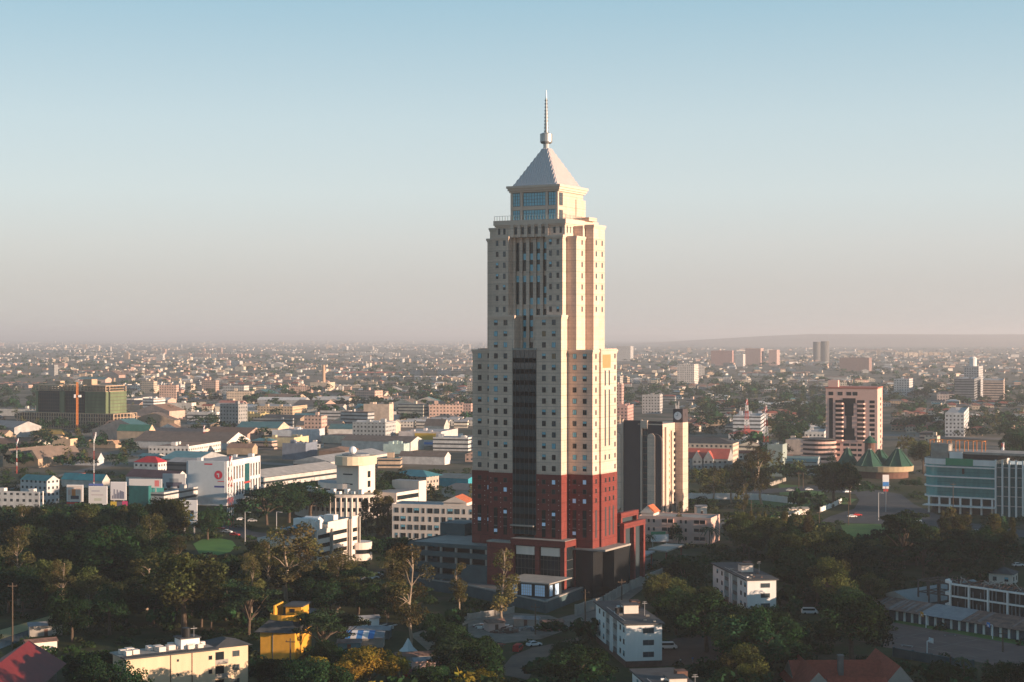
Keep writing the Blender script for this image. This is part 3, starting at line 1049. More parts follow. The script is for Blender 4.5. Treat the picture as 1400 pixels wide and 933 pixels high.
# --- three sister apartment blocks in front -------------------------------------------------
def flats(spec, label, lit, tanks):
    loc, a, w, l, h = spec
    t = thing('apartment_block', label, 'apartment block', loc, a, 'white walk-up apartment blocks with flat grey roofs')
    occ_rect(loc, a, w, l, 3)
    b = MB()
    zb = 1.6
    b.box(0, 0, 0.02, w, l, zb, 1)
    b.box(-.06, -.06, zb, w, l * .28, h, 0)
    b.box(-.06, l * .66, zb, w, l + .05, h, 0)
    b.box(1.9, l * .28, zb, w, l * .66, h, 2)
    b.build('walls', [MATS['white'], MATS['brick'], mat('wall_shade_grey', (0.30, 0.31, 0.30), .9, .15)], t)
    r = MB()
    r.box(-.7, -.7, h, w + .7, l * .74, h + .4, 0)
    r.box(w * .45, l * .74, h + .02, w + .5, l + .6, h + .38, 0)
    r.box(-.7, l * .74, h + .01, w * .45, l + .6, h + .37, 0)
    r.build('roof', MATS['roof_dark'], t)
    s = MB()
    s.box(-.1, l * .42, zb - .6, 1.9, l * .46, h, 0)
    s.box(-.1, l * .48, zb - .6, 1.9, l * .52, h, 0)
    s.build('stair_fins', MATS['white'], t)
    bal = MB()
    for j in range(3):
        z = zb + j * 3.05
        for y0, y1 in ((.30, .42), (.54, .65)):
            bal.box(.1, l * y0, z, 1.9, l * y1, z + .18, 0)
            bal.box(.1, l * y0, z + .18, .22, l * y1, z + 1.1, 0)
    bal.build('balconies', MATS['concrete_dark'], t)
    tw = MB()
    tw.box(w * .30, l * .40, h + .4, w * .72, l * .50, h + 2.6, 0)
    tw.box(w * .26, l * .39, h + 2.6, w * .76, l * .51, h + 2.75, 1)
    tw.build('roof_tower', [MATS['whitewarm'], MATS['roof_dark']], t)
    each(t, 'brick_stack', MATS['brick'], [(w * .72, l * .62, h + .4, w * .98, l * .70, h + 2.4)])
    q = MB()
    for k in range(tanks):
        q.cyl(w * .12 + 1.25 * k, l * (.42 + .02 * k), h + .4, h + 1.9, .62, .62, 12)
    q.build('water_tanks', MATS['black'], t)
    q = MB(); q.tube((w * .8, l * .3, h + .4), (w * .8, l * .3, h + 4.2), .06, .04, 5); q.box(w * .8 - .7, l * .3 - .04, h + 3.6, w * .8 + .7, l * .3 + .04, h + 3.7); q.box(w * .8 - .5, l * .3 - .04, h + 4.0, w * .8 + .5, l * .3 + .04, h + 4.08)
    q.build('aerial', MATS['steel'], t)
    for k in range(7):
        x, y, s_ = rng.uniform(.5, w - 1), rng.uniform(.5, l * .7), rng.uniform(.15, .45)
        q = MB(); q.box(x - s_, y - s_, h + .41, x + s_ * 1.6, y + s_, h + .5 + s_); q.build('roof_clutter', MATS[rng.choice(['concrete', 'white', 'tin_rust', 'concrete_dark'])], t)
    q = MB(); q.tube((.6, l * .1, h + .5), (.6, l * .7, h + .5), .07, None, 5); q.tube((.6, l * .42, h + .5), (w * .3, l * .42, h + .5), .07, None, 5); q.build('pipe', MATS['steel'], t)
    for j in range(3):
        z = zb + .95 + j * 3.05
        add_window(t, (w * .62, -.09, z), 0, 2.9, 1.35, 'grey')
        for y in (.06, .17, .72, .86):
            add_window(t, (-.09, l * y, z), R(-90), 1.5, 1.35, rng.choice(['dark', 'grey', 'half']))
    return t
flats(blk(856, 913, 855, 815, 905, 9.0), 'white three storey apartment block with brick foot and blue tank, dirt yard beside it', 0, 2)
LAND.append((862, 862, 'the white apartment block'))
Y_ = 510.0
flats((Vector(((1022 - 700) * Y_ / F, Y_, 0)), R(9.0), 9.0, 38.0, 10.9), 'white apartment block with warm sunlit end wall half sunk among dark trees', 1, 0)
LAND.append((1018, 780, 'the sunlit apartment block'))
flats((Vector((32.5, 336.0, 0)), R(9.0), 9.0, 37.0, 10.9), 'nearest white apartment block, only its flat roof showing at the bottom edge', 0, 3)
LAND.append((915, 915, 'the nearest roof'))

# --- pale pink flats with orange tiled gable -------------------------------------------------
t, w, l, h = near_building('apartment_block', 'low pale pink flats with orange tiled gable and a sunlit end wall', 'apartment block', blk(972, 745, 710, 873, 984, 70), 'pinkwall', 'concrete', 3, None, None, 0.4, lm='the pink flats')
for j in range(3):
    z = .6 + j * 3.4
    for k, y in enumerate((3.5, 6.0, 10.5, 12.6, 17, 19.5, 24, 26.2)):
        if k in (0, 1, 4, 5):
            q = MB(); q.box(-.05, y - 1.1, z, .06, y + 1.1, z + 2.3, 0); q.box(-.5, y - 1.15, z - .15, -.04, y + 1.15, z + .9, 1); q.box(-.52, y - 1.3, z - .15, .0, y - 1.15, z + 2.6, 1)
            q.build('balcony', [MATS['glass_dark'], MATS['pinkwall']], t)
        else:
            add_window(t, (-.03, y, z + .8), R(-90), .9, 1.4, 'dark')
r = MB(); r.box(3, 25, h, 12, l - .3, h + 1.2, 1); r.gable(2.5, 24.5, 12.5, l + .2, h + 1.2, h + 4.2, 'x', 0, 1); r.build('gable_roof', [MATS['tile_orange'], MATS['whitewarm']], t)
# --- white flats behind the parking deck -----------------------------------------------------
t, w, l, h = near_building('apartment_block', 'white four storey flats with balconies and an orange gable behind the parking deck', 'apartment block', blk(650, 742, 693, 536, 660, 76, w=13), 'pinkwall' if 0 else 'whitewarm', 'tin_grey', 4, None, None, 0.4, lm='the white flats')
for j in range(4):
    z = .5 + j * 3.5
    for y in np.linspace(2, l - 2, 12):
        if int(y) % 3 == 0:
            q = MB(); q.box(-.05, y - 1.2, z, .06, y + 1.2, z + 2.5, 0); q.box(-.9, y - 1.2, z - .2, -.06, y + 1.2, z, 1); q.box(-.9, y - 1.2, z, -.78, y + 1.2, z + 1, 1)
            q.build('balcony', [MATS['glass_dark'], MATS['whitewarm']], t)
        else:
            add_window(t, (-.03, y, z + .5), R(-90), rng.choice([1.0, 1.8, 2.2]), 2.1, rng.choice(['dark', 'grey', 'half']))
r = MB(); r.box(1, 4, h, 12, 14, h + 1.4, 1); r.gable(.3, 3.5, 12.6, 14.5, h + 1.4, h + 4.0, 'x', 0, 1); r.build('gable_roof', [MATS['tile_orange'], MATS['whitewarm']], t)

# --- dark and cream clock building ------------------------------------------------------------
loc, a, w, l, h = blk(906.6, 704, 576, 838, 932, 61.5)
t = thing('office_tower', 'dark brown office tower with rounded cream panels and a clock shaft', 'office tower', loc, a)
occ_rect(loc, a, w, l, 6)
LAND.append((885, 640, 'the clock tower'))
b = MB()
b.box(0.4, 0.4, .02, w, l, h - 2.0, 0)
b.box(0, l * .42, .5, .42, l * .80, h, 1)               # broad dark slab
b.box(.1, l * .965, .5, .42, l, h, 1)
b.box(.1, 0.4, h - 8, .42, l * .30, h - .2, 1)
b.build('walls', [MATS['cream'], MATS['darkpanel']], t)
p = MB()
for y in (.42, .80, .95):
    p.box(-.9, l * y - .35, .4, .5, l * y + .35, h + .3, 0)
p.box(-.8, l * .30, h - 3.6, .5, l * .41, h + .1, 0)
p.build('piers', MATS['cream_trim'], t)
def stadium(y0, y1, z0, z1, x0, x1, m):
    c = (y0 + y1) / 2; r_ = (y1 - y0) / 2
    pr = [(c - r_ * math.cos(k * math.pi / 10), z1 - r_ + r_ * math.sin(k * math.pi / 10)) for k in range(11)]
    pr += [(c + r_ * math.cos(k * math.pi / 10), z0 + r_ - r_ * math.sin(k * math.pi / 10)) for k in range(11)]
    s = MB()
    n = len(pr)
    s.v = [(x0, y, z) for y, z in pr] + [(x1, y, z) for y, z in pr]
    s.f = [tuple(range(n))[::-1], tuple(range(n, 2 * n))] + [(k, (k + 1) % n, n + (k + 1) % n, n + k) for k in range(n)]
    s.m = [m] * len(s.f); s.c = [None] * len(s.f)
    return s
stadium(l * .01, l * .27, 1.2, h - 6.2, -1.2, .3, 0).build('rounded_panel', MATS['darkpanel'], t)
q = stadium(l * .135, l * .285, 1.2, h - 6.0, -1.6, -.9, 0); q.build('rounded_panel', MATS['cream'], t)
stadium(l * .82, l * .99, 1.2, h - 6.0, -1.2, .3, 0).build('rounded_panel', MATS['cream'], t)
s = MB()
for k in range(13):
    z = 2 + k * (h - 6) / 13
    s.box(.2, l * .31, z, .46, l * .40, z + 2.0, 0); s.box(.2, l * .31, z + 2.0, .45, l * .40, z + 2.9, 1)
s.build('window_strip', [MATS['glass_grey'], MATS['darkpanel']], t)
s = MB()
for k in range(12):
    z = 5 + k * 2.9
    s.box(w * .30, .3, z, w * .38, .42, z + 1.2, 1)
    s.box(w * .56, .3, z, w * .70, .43, z + 1.7, 0)
s.box(w * .10, .1, .4, w * .97, .42, 4.2, 0)
s.build('window_column', [MATS['glass_dark'], MATS['glass_warm']], t)
s = MB(); s.box(w * .12, -.5, .3, w * .26, .42, h - 3, 0); s.box(w * .44, -.4, 4.4, w * .52, .42, h - 5, 0); s.box(w * .76, -.4, 4.4, w * .86, .42, h - 5, 0)
s.prism([(0, .4), (w, .4), (w, l * .5), (0, l * .5)], h - 2, h - 1.4, 0); s.build('sun_fins', MATS['cream_trim'], t)
cx0, cw, chh = w - 7.2, 6.6, h + 5.2
s = MB(); s.box(cx0, -3.6, .02, cx0 + cw, 1.6, chh - 6.5, 0); s.box(cx0 + .05, -3.55, chh - 6.5, cx0 + cw - .05, 1.55, chh, 1)
ck = s.build('clock_shaft', [MATS['cream'], MATS['darkpanel']], t)
f = MB()
n = 20
for (px_, ax) in ((cx0, 'x'),):
    c0 = -1.0 if ax == 'x' else cx0 + cw / 2
    pts_ = []
    for k in range(n):
        u, v = 2.0 * math.cos(2 * math.pi * k / n), 2.0 * math.sin(2 * math.pi * k / n)
        pts_.append((px_ - .06, c0 - u, chh - 3.3 + v) if ax == 'x' else (c0 + u, px_ - .06, chh - 3.3 + v))
    f.face(pts_)
f.build('clock_face', MATS['paint_white'], ck)
f = MB()
f.box(cx0 - .1, -1.08, chh - 3.3, cx0 - .07, -.92, chh - 1.8); f.box(cx0 - .1, -1.0, chh - 3.38, cx0 - .07, .1, chh - 3.22)
f.box(cx0 + cw / 2 - .08, -3.66, chh - 3.3, cx0 + cw / 2 + .08, -3.63, chh - 1.8); f.box(cx0 + cw / 2, -3.66, chh - 3.38, cx0 + cw / 2 + 1.1, -3.63, chh - 3.22)
f.build('clock_hands', MATS['black'], ck)
f = MB()
for k in range(4):
    f.cyl(cx0 + 1.2 + k * 1.3, 0.2 + (k % 2), chh, chh + 1.6 + k % 3, .25, .25, 8)
f.build('roof_antennas', MATS['steel'], t)

# --- pink hotel tower -------------------------------------------------------------------------
loc, a, w, l, h = blk(1199.6, 632, 532, 1129, 1218, 72)
w = min(w, 34)
t = thing('hotel_tower', 'pink balcony tower with black glass strip down its front', 'tower block', loc, a)
occ_rect(loc, a, w, l, 6)
LAND.append((1172, 580, 'the pink tower'))
b = MB()
b.box(0, 0, .02, w, l, h, 0)
b.box(-.3, -.3, h, w + .3, l + .3, h + .9, 1)
b.box(5, l * .78, h + .9, 12, l - 1, h + 5.5, 0)
pk = mat('hotel_pink', (0.66, 0.43, 0.365), .8, .06)
b.build('walls', [pk, mat('hotel_trim', (0.42, 0.15, 0.11), .8, .05)], t)
g_ = MB()
zz0, zz1 = 14.5, h - 6.5
g_.box(-.1, l * .86, zz0, .1, l * .935, zz1)
g_.build('glass_strip', MATS['black'], t)
g_ = MB()
for (za, zb, yw) in ((zz0, zz0 + 2.6, .125), (zz0 + 2.6, zz0 + 8, .105), (zz0 + 8, zz1 - 12, .055), (zz1 - 12, zz1 - 3.5, .085), (zz1 - 3.5, zz1, .125)):
    g_.box(-.15, l * (.545 - yw), za, .1, l * (.545 + yw), zb)
g_.build('glass_strip', MATS['black'], t)
for j in range(9):
    z = zz0 + .2 + j * 3.12
    for y in (.74, .32):
        q = MB()
        q.box(-.06, l * y - 2.5, z + .1, .05, l * y + 2.5, z + 2.0, 0)
        q.prism([(-1.6, l * y - 2.0), (-.02, l * y - 3.0), (-.02, l * y + 3.0), (-1.6, l * y + 2.0)], z - 1.0, z + .1, 1)
        q.build('balcony', [MATS['black'], pk], t)
    q = MB(); q.box(-.06, l * .11 - 2, z, .05, l * .11 + 1.4, z + 1.9, 0); q.build('window', [MATS['glass_dark']], t)
for j in range(3):
    z = 3.5 + j * 3.5
    for y in (.9, .76, .62, .48, .34, .14):
        q = MB(); q.box(-.06, l * y - 1.3 - (1.4 if .4 < y < .7 else 0), z, .05, l * y + 1.3, z + 1.7, 0); q.build('window', [MATS['glass_dark']], t)
for y in (.9, .72, .55, .43):
    q = MB(); q.box(-.06, l * y - 1.6, h - 4.6, .05, l * y + 1.6, h - 2.2, 0); q.build('window', [MATS['glass_dark']], t)
for j in range(11):
    q = MB(); q.box(w * .55, -.05, 4 + j * 3.7, w * .72, .05, 6 + j * 3.7, 0); q.build('window', [MATS['glass_dark']], t)
# round parking ramp beside it
c = gp(1122, 632); c.y += 8
t = thing('ramp_tower', 'round concrete parking ramp with stacked rings beside the pink tower', 'parking ramp', c)
OCC.append((c.x, c.y, 16))
q = MB()
for k in range(5):
    q.cyl(0, 0, .02 + k * 3.1, 1.5 + k * 3.1, 12, 12, 32, 0)
q.cyl(0, 0, 15, 15.6, 11, 11, 32, 1)
q.build('rings', [MATS['pinkwall'], MATS['roof_dark']], t)
q = MB(); q.cyl(0, 0, .02, 14, 10.5, 10.5, 24); q.build('core', MATS['black'], t)

# --- green tent roofed restaurant --------------------------------------------------------------
c = gp(1213, 655); c.y += 14
t = thing('restaurant_pavilion', 'round low pavilion with several green pyramid roofs and a lantern turret', 'pavilion', c)
OCC.append((c.x, c.y, 24))
LAND.append((1212, 635, 'the green roofed pavilion'))
S = 195000 / 0  if 0 else 1
def px_m(py): return (py - HZ) / H
sc = px_m(657)
q = MB(); q.cyl(0, 0, .02, 4.2, 15.5, 15.5, 28, 0); q.build('walls', MATS['brick'], t)
q = MB(); q.cyl(0, 0, 4.2, 7.4, 18.5, 18.8, 36, 0); q.build('ring_beam', mat('ochre_trim', (0.38, 0.30, 0.19), .8, .15), t)
def tent(x, y, r, z0, z1, n=8, cap=1.2):
    k = MB()
    k.cyl(x, y, z0, z1, r, cap, n, 0)
    for i in range(n):
        a_ = 2 * math.pi * i / n
        k.tube((x + r * math.cos(a_), y + r * math.sin(a_), z0 + .05), (x + cap * math.cos(a_), y + cap * math.sin(a_), z1 + .05), .28, .2, 5, 1)
    k.cyl(x, y, z1, z1 + .5, cap * 1.15, cap * .9, n, 2)
    k.build('tent_roof', [MATS['greenroof'], mat('greenridge', (0.02, 0.07, 0.045), .7, .1), MATS['concrete']], t)
tent(-9.0, -7, 8.8, 7.4, 17.0); tent(8.0, -7, 9.3, 7.4, 17.6); tent(0, 6, 8.5, 7.4, 16.0); tent(-20, 4, 7.0, 6.5, 17.0, 8, 1.0)
q = MB(); q.cyl(-6.5, 4, 9, 20.5, 3.4, 3.2, 12, 0); q.cyl(-6.5, 4, 20.5, 24.6, 4.6, .5, 12, 1); q.cyl(-6.5, 4, 24.6, 27.4, .25, .2, 6, 2)
q.build('turret', [MATS['brick'], MATS['greenroof'], MATS['paint_white']], t)

# --- teal glass office on the right -------------------------------------------------------------
loc, a, w, l, h = blk(1362, 706, 630, 1258.5, 1400, 58, w=22)
t = thing('glass_office', 'teal glass office block with rounded end and white floor bands', 'office block', loc, a)
occ_rect(loc, a, w, l, 5)
LAND.append((1310, 655, 'the teal glass office'))
def rounded(w, l, r, ins=0.0):
    P = [(ins, 0), (w - ins, 0), (w - ins, l - r)]
    P += [(w - r + (r - ins) * math.cos(k * math.pi / 16), l - r + (r - ins) * math.sin(k * math.pi / 16)) for k in range(1, 9)]
    P += [(r + (r - ins) * math.cos(math.pi / 2 + k * math.pi / 16), l - r + (r - ins) * math.sin(math.pi / 2 + k * math.pi / 16)) for k in range(0, 9)]
    return P
zb = [9.0, 13.8, 18.7, 23.6, 28.2]
b = MB()
b.prism(rounded(w, l, 8, .5), 7.8, h - .5, 0, 2)
gl = b.build('glass_wall', [MATS['tealglass'], MATS['white'], MATS['concrete']], t)
b = MB()
for z in (8.0, 12.9, 17.6, 22.4):
    b.prism(rounded(w, l, 8, -.25), z - .35, z + .35, 0)
b.prism(rounded(w, l, 8, -.15), h - 2.9, h - .1, 0, 1)
b.build('floor_bands', [MATS['white'], MATS['concrete']], t)
b = MB()
for k in range(46):
    y = .6 + k * (l - 8.5) / 46
    b.box(.33, y - .05, 8.3, .46, y + .05, h - 3, 0)
for z in (10.4, 15.2, 20.0, 24.9):
    b.box(.35, .1, z - .05, .45, l - 8, z + .05, 0)
b.build('mullions', MATS['tealglass_dark'], gl)
b = MB(); b.box(-.35, l * .30, h - 3.0, -.16, l * .66, h + .3, 0); b.build('green_fascia', MATS['paint_green'], t)
b = MB(); b.box(.4, l * .42, 19.2, .30, l * .45, 21.8, 0); b.build('open_window', MATS['black'], t)
b = MB()
for y in np.linspace(2, l - 4, 7):
    b.box(.2, y - .38, .02, 1.2, y + .38, 7.7, 0)
b.build('columns', MATS['white'], t)
b = MB(); b.prism(rounded(w, l, 8, 3.2), .02, 7.8, 0); b.build('ground_floor', MATS['glass_dark'], t)
b = MB(); b.box(-3.0, 0, 3.6, 3.2, l - 2, 4.1, 0); b.build('entrance_canopy', MATS['white'], t)
b = MB()
b.prism(rounded(w, l, 8, 2.5), h, h + 2.4, 1); b.box(1.5, -30, h + 2.4, w, l - 5, h + 3.5, 0)
b.box(2, l - 13, h, 9, l - 4.5, h + 7.0, 0); b.box(.8, l * .45, h, 4, l * .62, h + 3.3, 2)
b.build('roof_storey', [MATS['concrete'], MATS['black'], MATS['white']], t)
b = MB()
for k in range(7):
    y = 8 + k * 4.2
    for x in (4, 10):
        b.box(x - .15, y - .15, h + 3.5, x + .15, y + .15, h + 8.5, 0)
    b.box(3.9, y - .12, h + 8.3, 10.1, y + .12, h + 8.5, 0)
b.box(3.9, 7, h + 8.5, 4.1, 34, h + 8.7, 0); b.box(9.9, 7, h + 8.5, 10.1, 34, h + 8.7, 0)
b.build('roof_frame', MATS['paint_orange'], t)
b = MB(); b.box(.1, -26, .02, w, -.15, h - 1.5, 0); b.build('glass_wing', MATS['tealglass_dark'], t)
b = MB()
for k in range(9):
    y = -25.5 + k * 3.2
    b.box(-1.0, y - .35, .02, .1, y + .35, h + .4, 0)
b.build('vertical_fins', MATS['white'], t)
b = MB()
for z in (5, 9.5, 14, 18.5, 23):
    b.box(0.0, -26, z - .2, .09, -.2, z + .2)
b.build('wing_bands', MATS['steel'], t)

# --- curved white office with drum capped core ---------------------------------------------------
c = gp(497, 707)
t = thing('office_complex', 'white curved office terraces around a square core with round cap', 'office complex', c, R(62))
OCC.append((c.x, c.y, 34)); OCC.append((c.x + 14, c.y - 18, 14))
LAND.append((490, 665, 'the white curved office'))
b = MB()
b.box(-4, 0, .02, 10, 12.5, 24.5, 0)
b.build('core_tower', [MATS['whitewarm']], t)
q = MB()
q.prism([(3 + 11.5 * math.cos(k * math.pi / 12), 6.2 + 9.2 * math.sin(k * math.pi / 12)) for k in range(24)], 24.5, 28.6, 0)
q.cyl(3, 6.2, 28.6, 29.4, 6.5, 6.5, 20, 1)
q.build('round_cap', [mat('cap_cream', (0.62, 0.52, 0.38), .8, .06), MATS['tin_grey']], t)
q = MB()
for i in range(6):
    for j in range(10):
        a0, a1 = 2 * math.pi * j / 10, 2 * math.pi * (j + 1) / 10
        z0_, z1_ = math.pi * i / 6 - math.pi / 2, math.pi * (i + 1) / 6 - math.pi / 2
        q.face([(3 + 1.9 * math.cos(z) * math.cos(x), 8 + 1.9 * math.cos(z) * math.sin(x), 31 + 1.9 * math.sin(z)) for x, z in ((a0, z0_), (a1, z0_), (a1, z1_), (a0, z1_))])
q.build('radome', MATS['paint_white'], t)
for k in range(4):
    q = MB(); q.box(-4.06, 3.5, 6 + k * 4.6, -3.9, 8.8, 6.6 + k * 4.6); q.build('slot_window', MATS['glass_dark'], t)
    q = MB(); q.box(3.5, -.06, 4.5 + k * 4.6, 6.0, .1, 7.5 + k * 4.6); q.build('slot_window', MATS['glass_dark'], t)
def arc_wing(name, r0, r1, a0, a1, z0, z1, cx, cy, m=0, n=14):
    P = [(cx + r1 * math.cos(R(a0 + (a1 - a0) * k / n)), cy + r1 * math.sin(R(a0 + (a1 - a0) * k / n))) for k in range(n + 1)]
    P += [(cx + r0 * math.cos(R(a1 + (a0 - a1) * k / n)), cy + r0 * math.sin(R(a1 + (a0 - a1) * k / n))) for k in range(n + 1)]
    return P
cx_, cy_ = 14, 12
q = MB()
q.prism(arc_wing('', 14, 30, 120, 232, 0, 0, cx_, cy_), .02, 3.6, 0, 2)
q.prism(arc_wing('', 14, 29.5, 120, 232, 0, 0, cx_, cy_), 3.6, 5.4, 1, 2)
q.prism(arc_wing('', 14, 30, 120, 232, 0, 0, cx_, cy_), 5.4, 8.2, 0, 2)
q.prism(arc_wing('', 14, 29.5, 120, 232, 0, 0, cx_, cy_), 8.2, 10.0, 1, 2)
q.prism(arc_wing('', 14, 30, 120, 232, 0, 0, cx_, cy_), 10.0, 11.4, 0, 2)
q.prism(arc_wing('', 10, 19, 100, 215, 0, 0, cx_, cy_), 11.4, 13.0, 1, 2)
q.prism(arc_wing('', 10, 19.4, 100, 215, 0, 0, cx_, cy_), 13.0, 15.6, 0, 3)
q.build('curved_terraces', [MATS['whitewarm'], MATS['glass_dark'], mat('terrace_roof', (0.30, 0.28, 0.22), .9, .25, .3), MATS['tin_grey']], t)
q = MB()
for k in range(22):
    a_ = R(122 + k * 5.0)
    q.box(cx_ + 29.8 * math.cos(a_) - .45, cy_ + 29.8 * math.sin(a_) - .45, .02, cx_ + 29.8 * math.cos(a_) + .45, cy_ + 29.8 * math.sin(a_) + .45, 10.2)
q.build('wall_piers', MATS['whitewarm'], t)
for k in range(12):
    q = MB()
    a_ = R(128 + k * 8); r_ = 23 + (k % 3)
    q.box(cx_ + r_ * math.cos(a_) - 1, cy_ + r_ * math.sin(a_) - 1, 11.41, cx_ + r_ * math.cos(a_) + 1, cy_ + r_ * math.sin(a_) + 1, 12.6 + (k % 2))
    q.build('roof_unit', MATS['white'], t)
q = MB(); q.prism(arc_wing('', 29.9, 30.2, 150, 164, 0, 0, cx_, cy_, n=5), 5.4, 10.2, 0); q.build('green_hoarding', MATS['paint_green'], t)
b = MB(); b.box(10, -12, .02, 36, 2, 11, 0, 1); b.box(30, -12.2, .02, 37, 3, 15, 0, 1); b.box(10.5, -12.1, 7.5, 30, -11.9, 9.5, 2)
b.build('rear_wing', [MATS['whitewarm'], MATS['tin_grey'], MATS['glass_dark']], t)

# --- cream stepped office left of the deck ----------------------------------------------------------
D0 = 596.0
loc = Vector(((398 - 700) * D0 / F, D0, 0))
t = thing('office_block', 'cream stepped office block with ribbon windows and teal awning on its roof', 'office block', loc, R(66))
occ_rect(loc, R(66), 46, 13, 3)
LAND.append((450, 740, 'the cream office block'))
secs = [(0, 10, 13.0, 0.0), (10, 17, 13.2, 1.2), (17, 27, 13.6, -.5), (27, 42, 15.5, .8), (42, 47, 16.2, -.8)]
b = MB()
for (xa, xb, hh, off) in secs:
    b.box(xa, off, .02, xb - .01, 14, hh, 0, 1)
    b.box(xa + .01, off - .15, hh, xb - .03, off + .2, hh + .9, 0)
b.build('walls', [MATS['whitewarm'], MATS['concrete']], t)
for (xa, xb, hh, off) in secs:
    for j in range(4):
        z = 1.2 + j * 3.3
        q = MB(); q.box(xa + .8, off - .03, z, xb - .8, off + .15, z + 1.5, 0)
        q.build('ribbon_window', MATS['glass_dark'], t)
b = MB()
for (xa, xb, hh, off) in secs:
    b.box(xb - .5, off - .9, .02, xb + .3, off + .3, hh + .5)
b.build('piers', MATS['concrete'], t)
each(t, 'ribbon_window', MATS['glass_dark'], [(47, 1.5, 1.5 + j * 3.3, 47.1, 12.5, 2.9 + j * 3.3) for j in range(4)])
q = MB()
for k in range(2):
    q.cyl(49, 0, .02 + k * 4.2, 2.6 + k * 4.2, 5, 5, 24)
q.build('round_balcony', MATS['whitewarm'], t)
q = MB(); q.cyl(49, 0, .02, 6.5, 4.4, 4.4, 20); q.build('round_core', MATS['glass_dark'], t)
q = MB(); q.box(4, 4, 15.6, 17, 9, 15.9, 0); q.box(4, 8.6, 13.2, 17, 9, 15.6, 1)
for x in (4.2, 10, 16.5):
    q.box(x, 4.1, 13, x + .25, 4.35, 15.6, 1)
q.build('roof_awning', [MATS['tin_blue'], MATS['brick']], t)
for k in range(9):
    x, y = rng.uniform(18, 38), rng.uniform(3, 10); s_ = rng.uniform(.8, 1.9)
    q = MB(); q.box(x - s_, y - s_, 13.7, x + s_, y + s_, 16.5 + s_); q.build('roof_room', MATS['white'], t)
q = MB(); q.box(22.2, 3.2, 15.4, 27.8, 8.8, 16.8); q.gable(22, 3, 28, 9, 16.8, 18.6, 'y'); q.build('roof_room', MATS['white'], t)

# --- yellow house ----------------------------------------------------------------------------------
loc, a, w, l, h = blk(403, 903, 865, 356, 410, 80, w=15)
t = thing('house', 'bright yellow house with grey tiled skirt roof and a curved roof terrace', 'house', loc, a)
occ_rect(loc, a, w, l, 2)
LAND.append((382, 865, 'the yellow house'))
b = MB(); b.box(0, 0, .02, w, l, h, 0); b.build('walls', MATS['yellow'], t)
b = MB(); b.box(-.1, l * .63, 0.05, .05, l * .65, h - .3, 0); b.build('downpipe', MATS['concrete_dark'], t)
r = MB()
P0 = [(-1.3, -1.3), (w + 1.3, -1.3), (w + 1.3, l + 1.3), (-1.3, l + 1.3)]
P1 = [(2.0, 1.5), (w - 2, 1.5), (w - 2, l - 1.5), (2.0, l - 1.5)]
for k in range(4):
    q = (k + 1) % 4
    r.face([(*P0[k], h), (*P0[q], h), (*P1[q], h + 2.6), (*P1[k], h + 2.6)])
r.face([(*p, h - .01) for p in P0][::-1]); r.face([(*p, h + 2.6) for p in P1])
r.build('roof', MATS['roof_dark'], t)
b = MB()
n = 12
arc = [(5.5 - 3.6 * math.sin(k * math.pi / n), l * .45 - 4.2 * math.cos(k * math.pi / n)) for k in range(n + 1)]
inn = [(5.5 - 3.2 * math.sin(k * math.pi / n), l * .45 - 3.8 * math.cos(k * math.pi / n)) for k in range(n + 1)]
for k in range(n):
    b.prism([arc[k], arc[k + 1], inn[k + 1], inn[k]], h + 2.2, h + 4.0)
b.box(5.4, 1.6, h + 2.2, w - 2.2, 2.0, h + 4.0); b.box(5.4, l - 2.2, h + 2.2, w - 2.2, l - 1.8, h + 6)
b.build('terrace_parapet', MATS['yellow'], t)
b = MB(); b.box(7, .4, h + 2.61, w - 1, l * .5, h + 5.6, 0); b.box(6.4, -.2, h + 5.6, w - .5, l * .5 + .5, h + 5.9, 1); b.box(6.95, 2.2, h + 4, 7.02, 3.6, h + 5, 2)
b.build('roof_room', [MATS['yellow'], MATS['roof_dark'], MATS['black']], t)

# --- cream walk-up flats at bottom left --------------------------------------------------------------
loc, a = Vector((-88.0, 384.0, 0)), R(33)
w, l, h = 31.0, 9.0, 11.2
t = thing('apartment_block', 'long cream flats with dark roof strips and sunlit front at lower left', 'apartment block', loc, a)
occ_rect(loc, a, w, l, 3)
LAND.append((255, 895, 'the cream flats'))
b = MB(); b.box(0, 0, .02, w * .70, l, h, 0); b.box(w * .70, 2.2, .02, w, l + 2, h, 0)
b.build('walls', [mat('flat_cream', (0.60, 0.47, 0.32), .85, .1, .4, streak=True)], t)
b = MB(); b.box(-.6, -.7, h, w * .72, 2.4, h + .35, 0); b.box(-.6, 2.45, h, w * .72, l + .5, h + .3, 1)
b.hip(w * .70, 1.2, w + .9, l + 2.9, h + .02, h + 1.5, 0, None, .4)
b.build('roof', [MATS['roof_dark'], MATS['concrete']], t)
b = MB()
for k in range(26):
    x, y = rng.uniform(1, w * .68), rng.uniform(3, l - 1); s_ = rng.uniform(.3, 1.0)
    b.box(x - s_, y - s_, h + .3, x + s_, y + s_, h + .7 + s_ * .8)
b.build('roof_clutter', MATS['whitewarm'], t)
b = MB(); b.box(w * .47, 3.5, h + .3, w * .62, 7.5, h + 2.6, 0); b.box(w * .46, 3.2, h + 2.6, w * .63, 7.8, h + 2.9, 1); b.cyl(w * .53, 5, h + 2.9, h + 5.0, 1.0, 1.0, 12, 2)
b.build('tank_room', [MATS['white'], MATS['roof_dark'], MATS['black']], t)
each(t, 'downpipe', MATS['brick'], [(w * .34, -.12, .02, w * .345, .02, h), (w * .51, -.12, .02, w * .515, .02, h)])
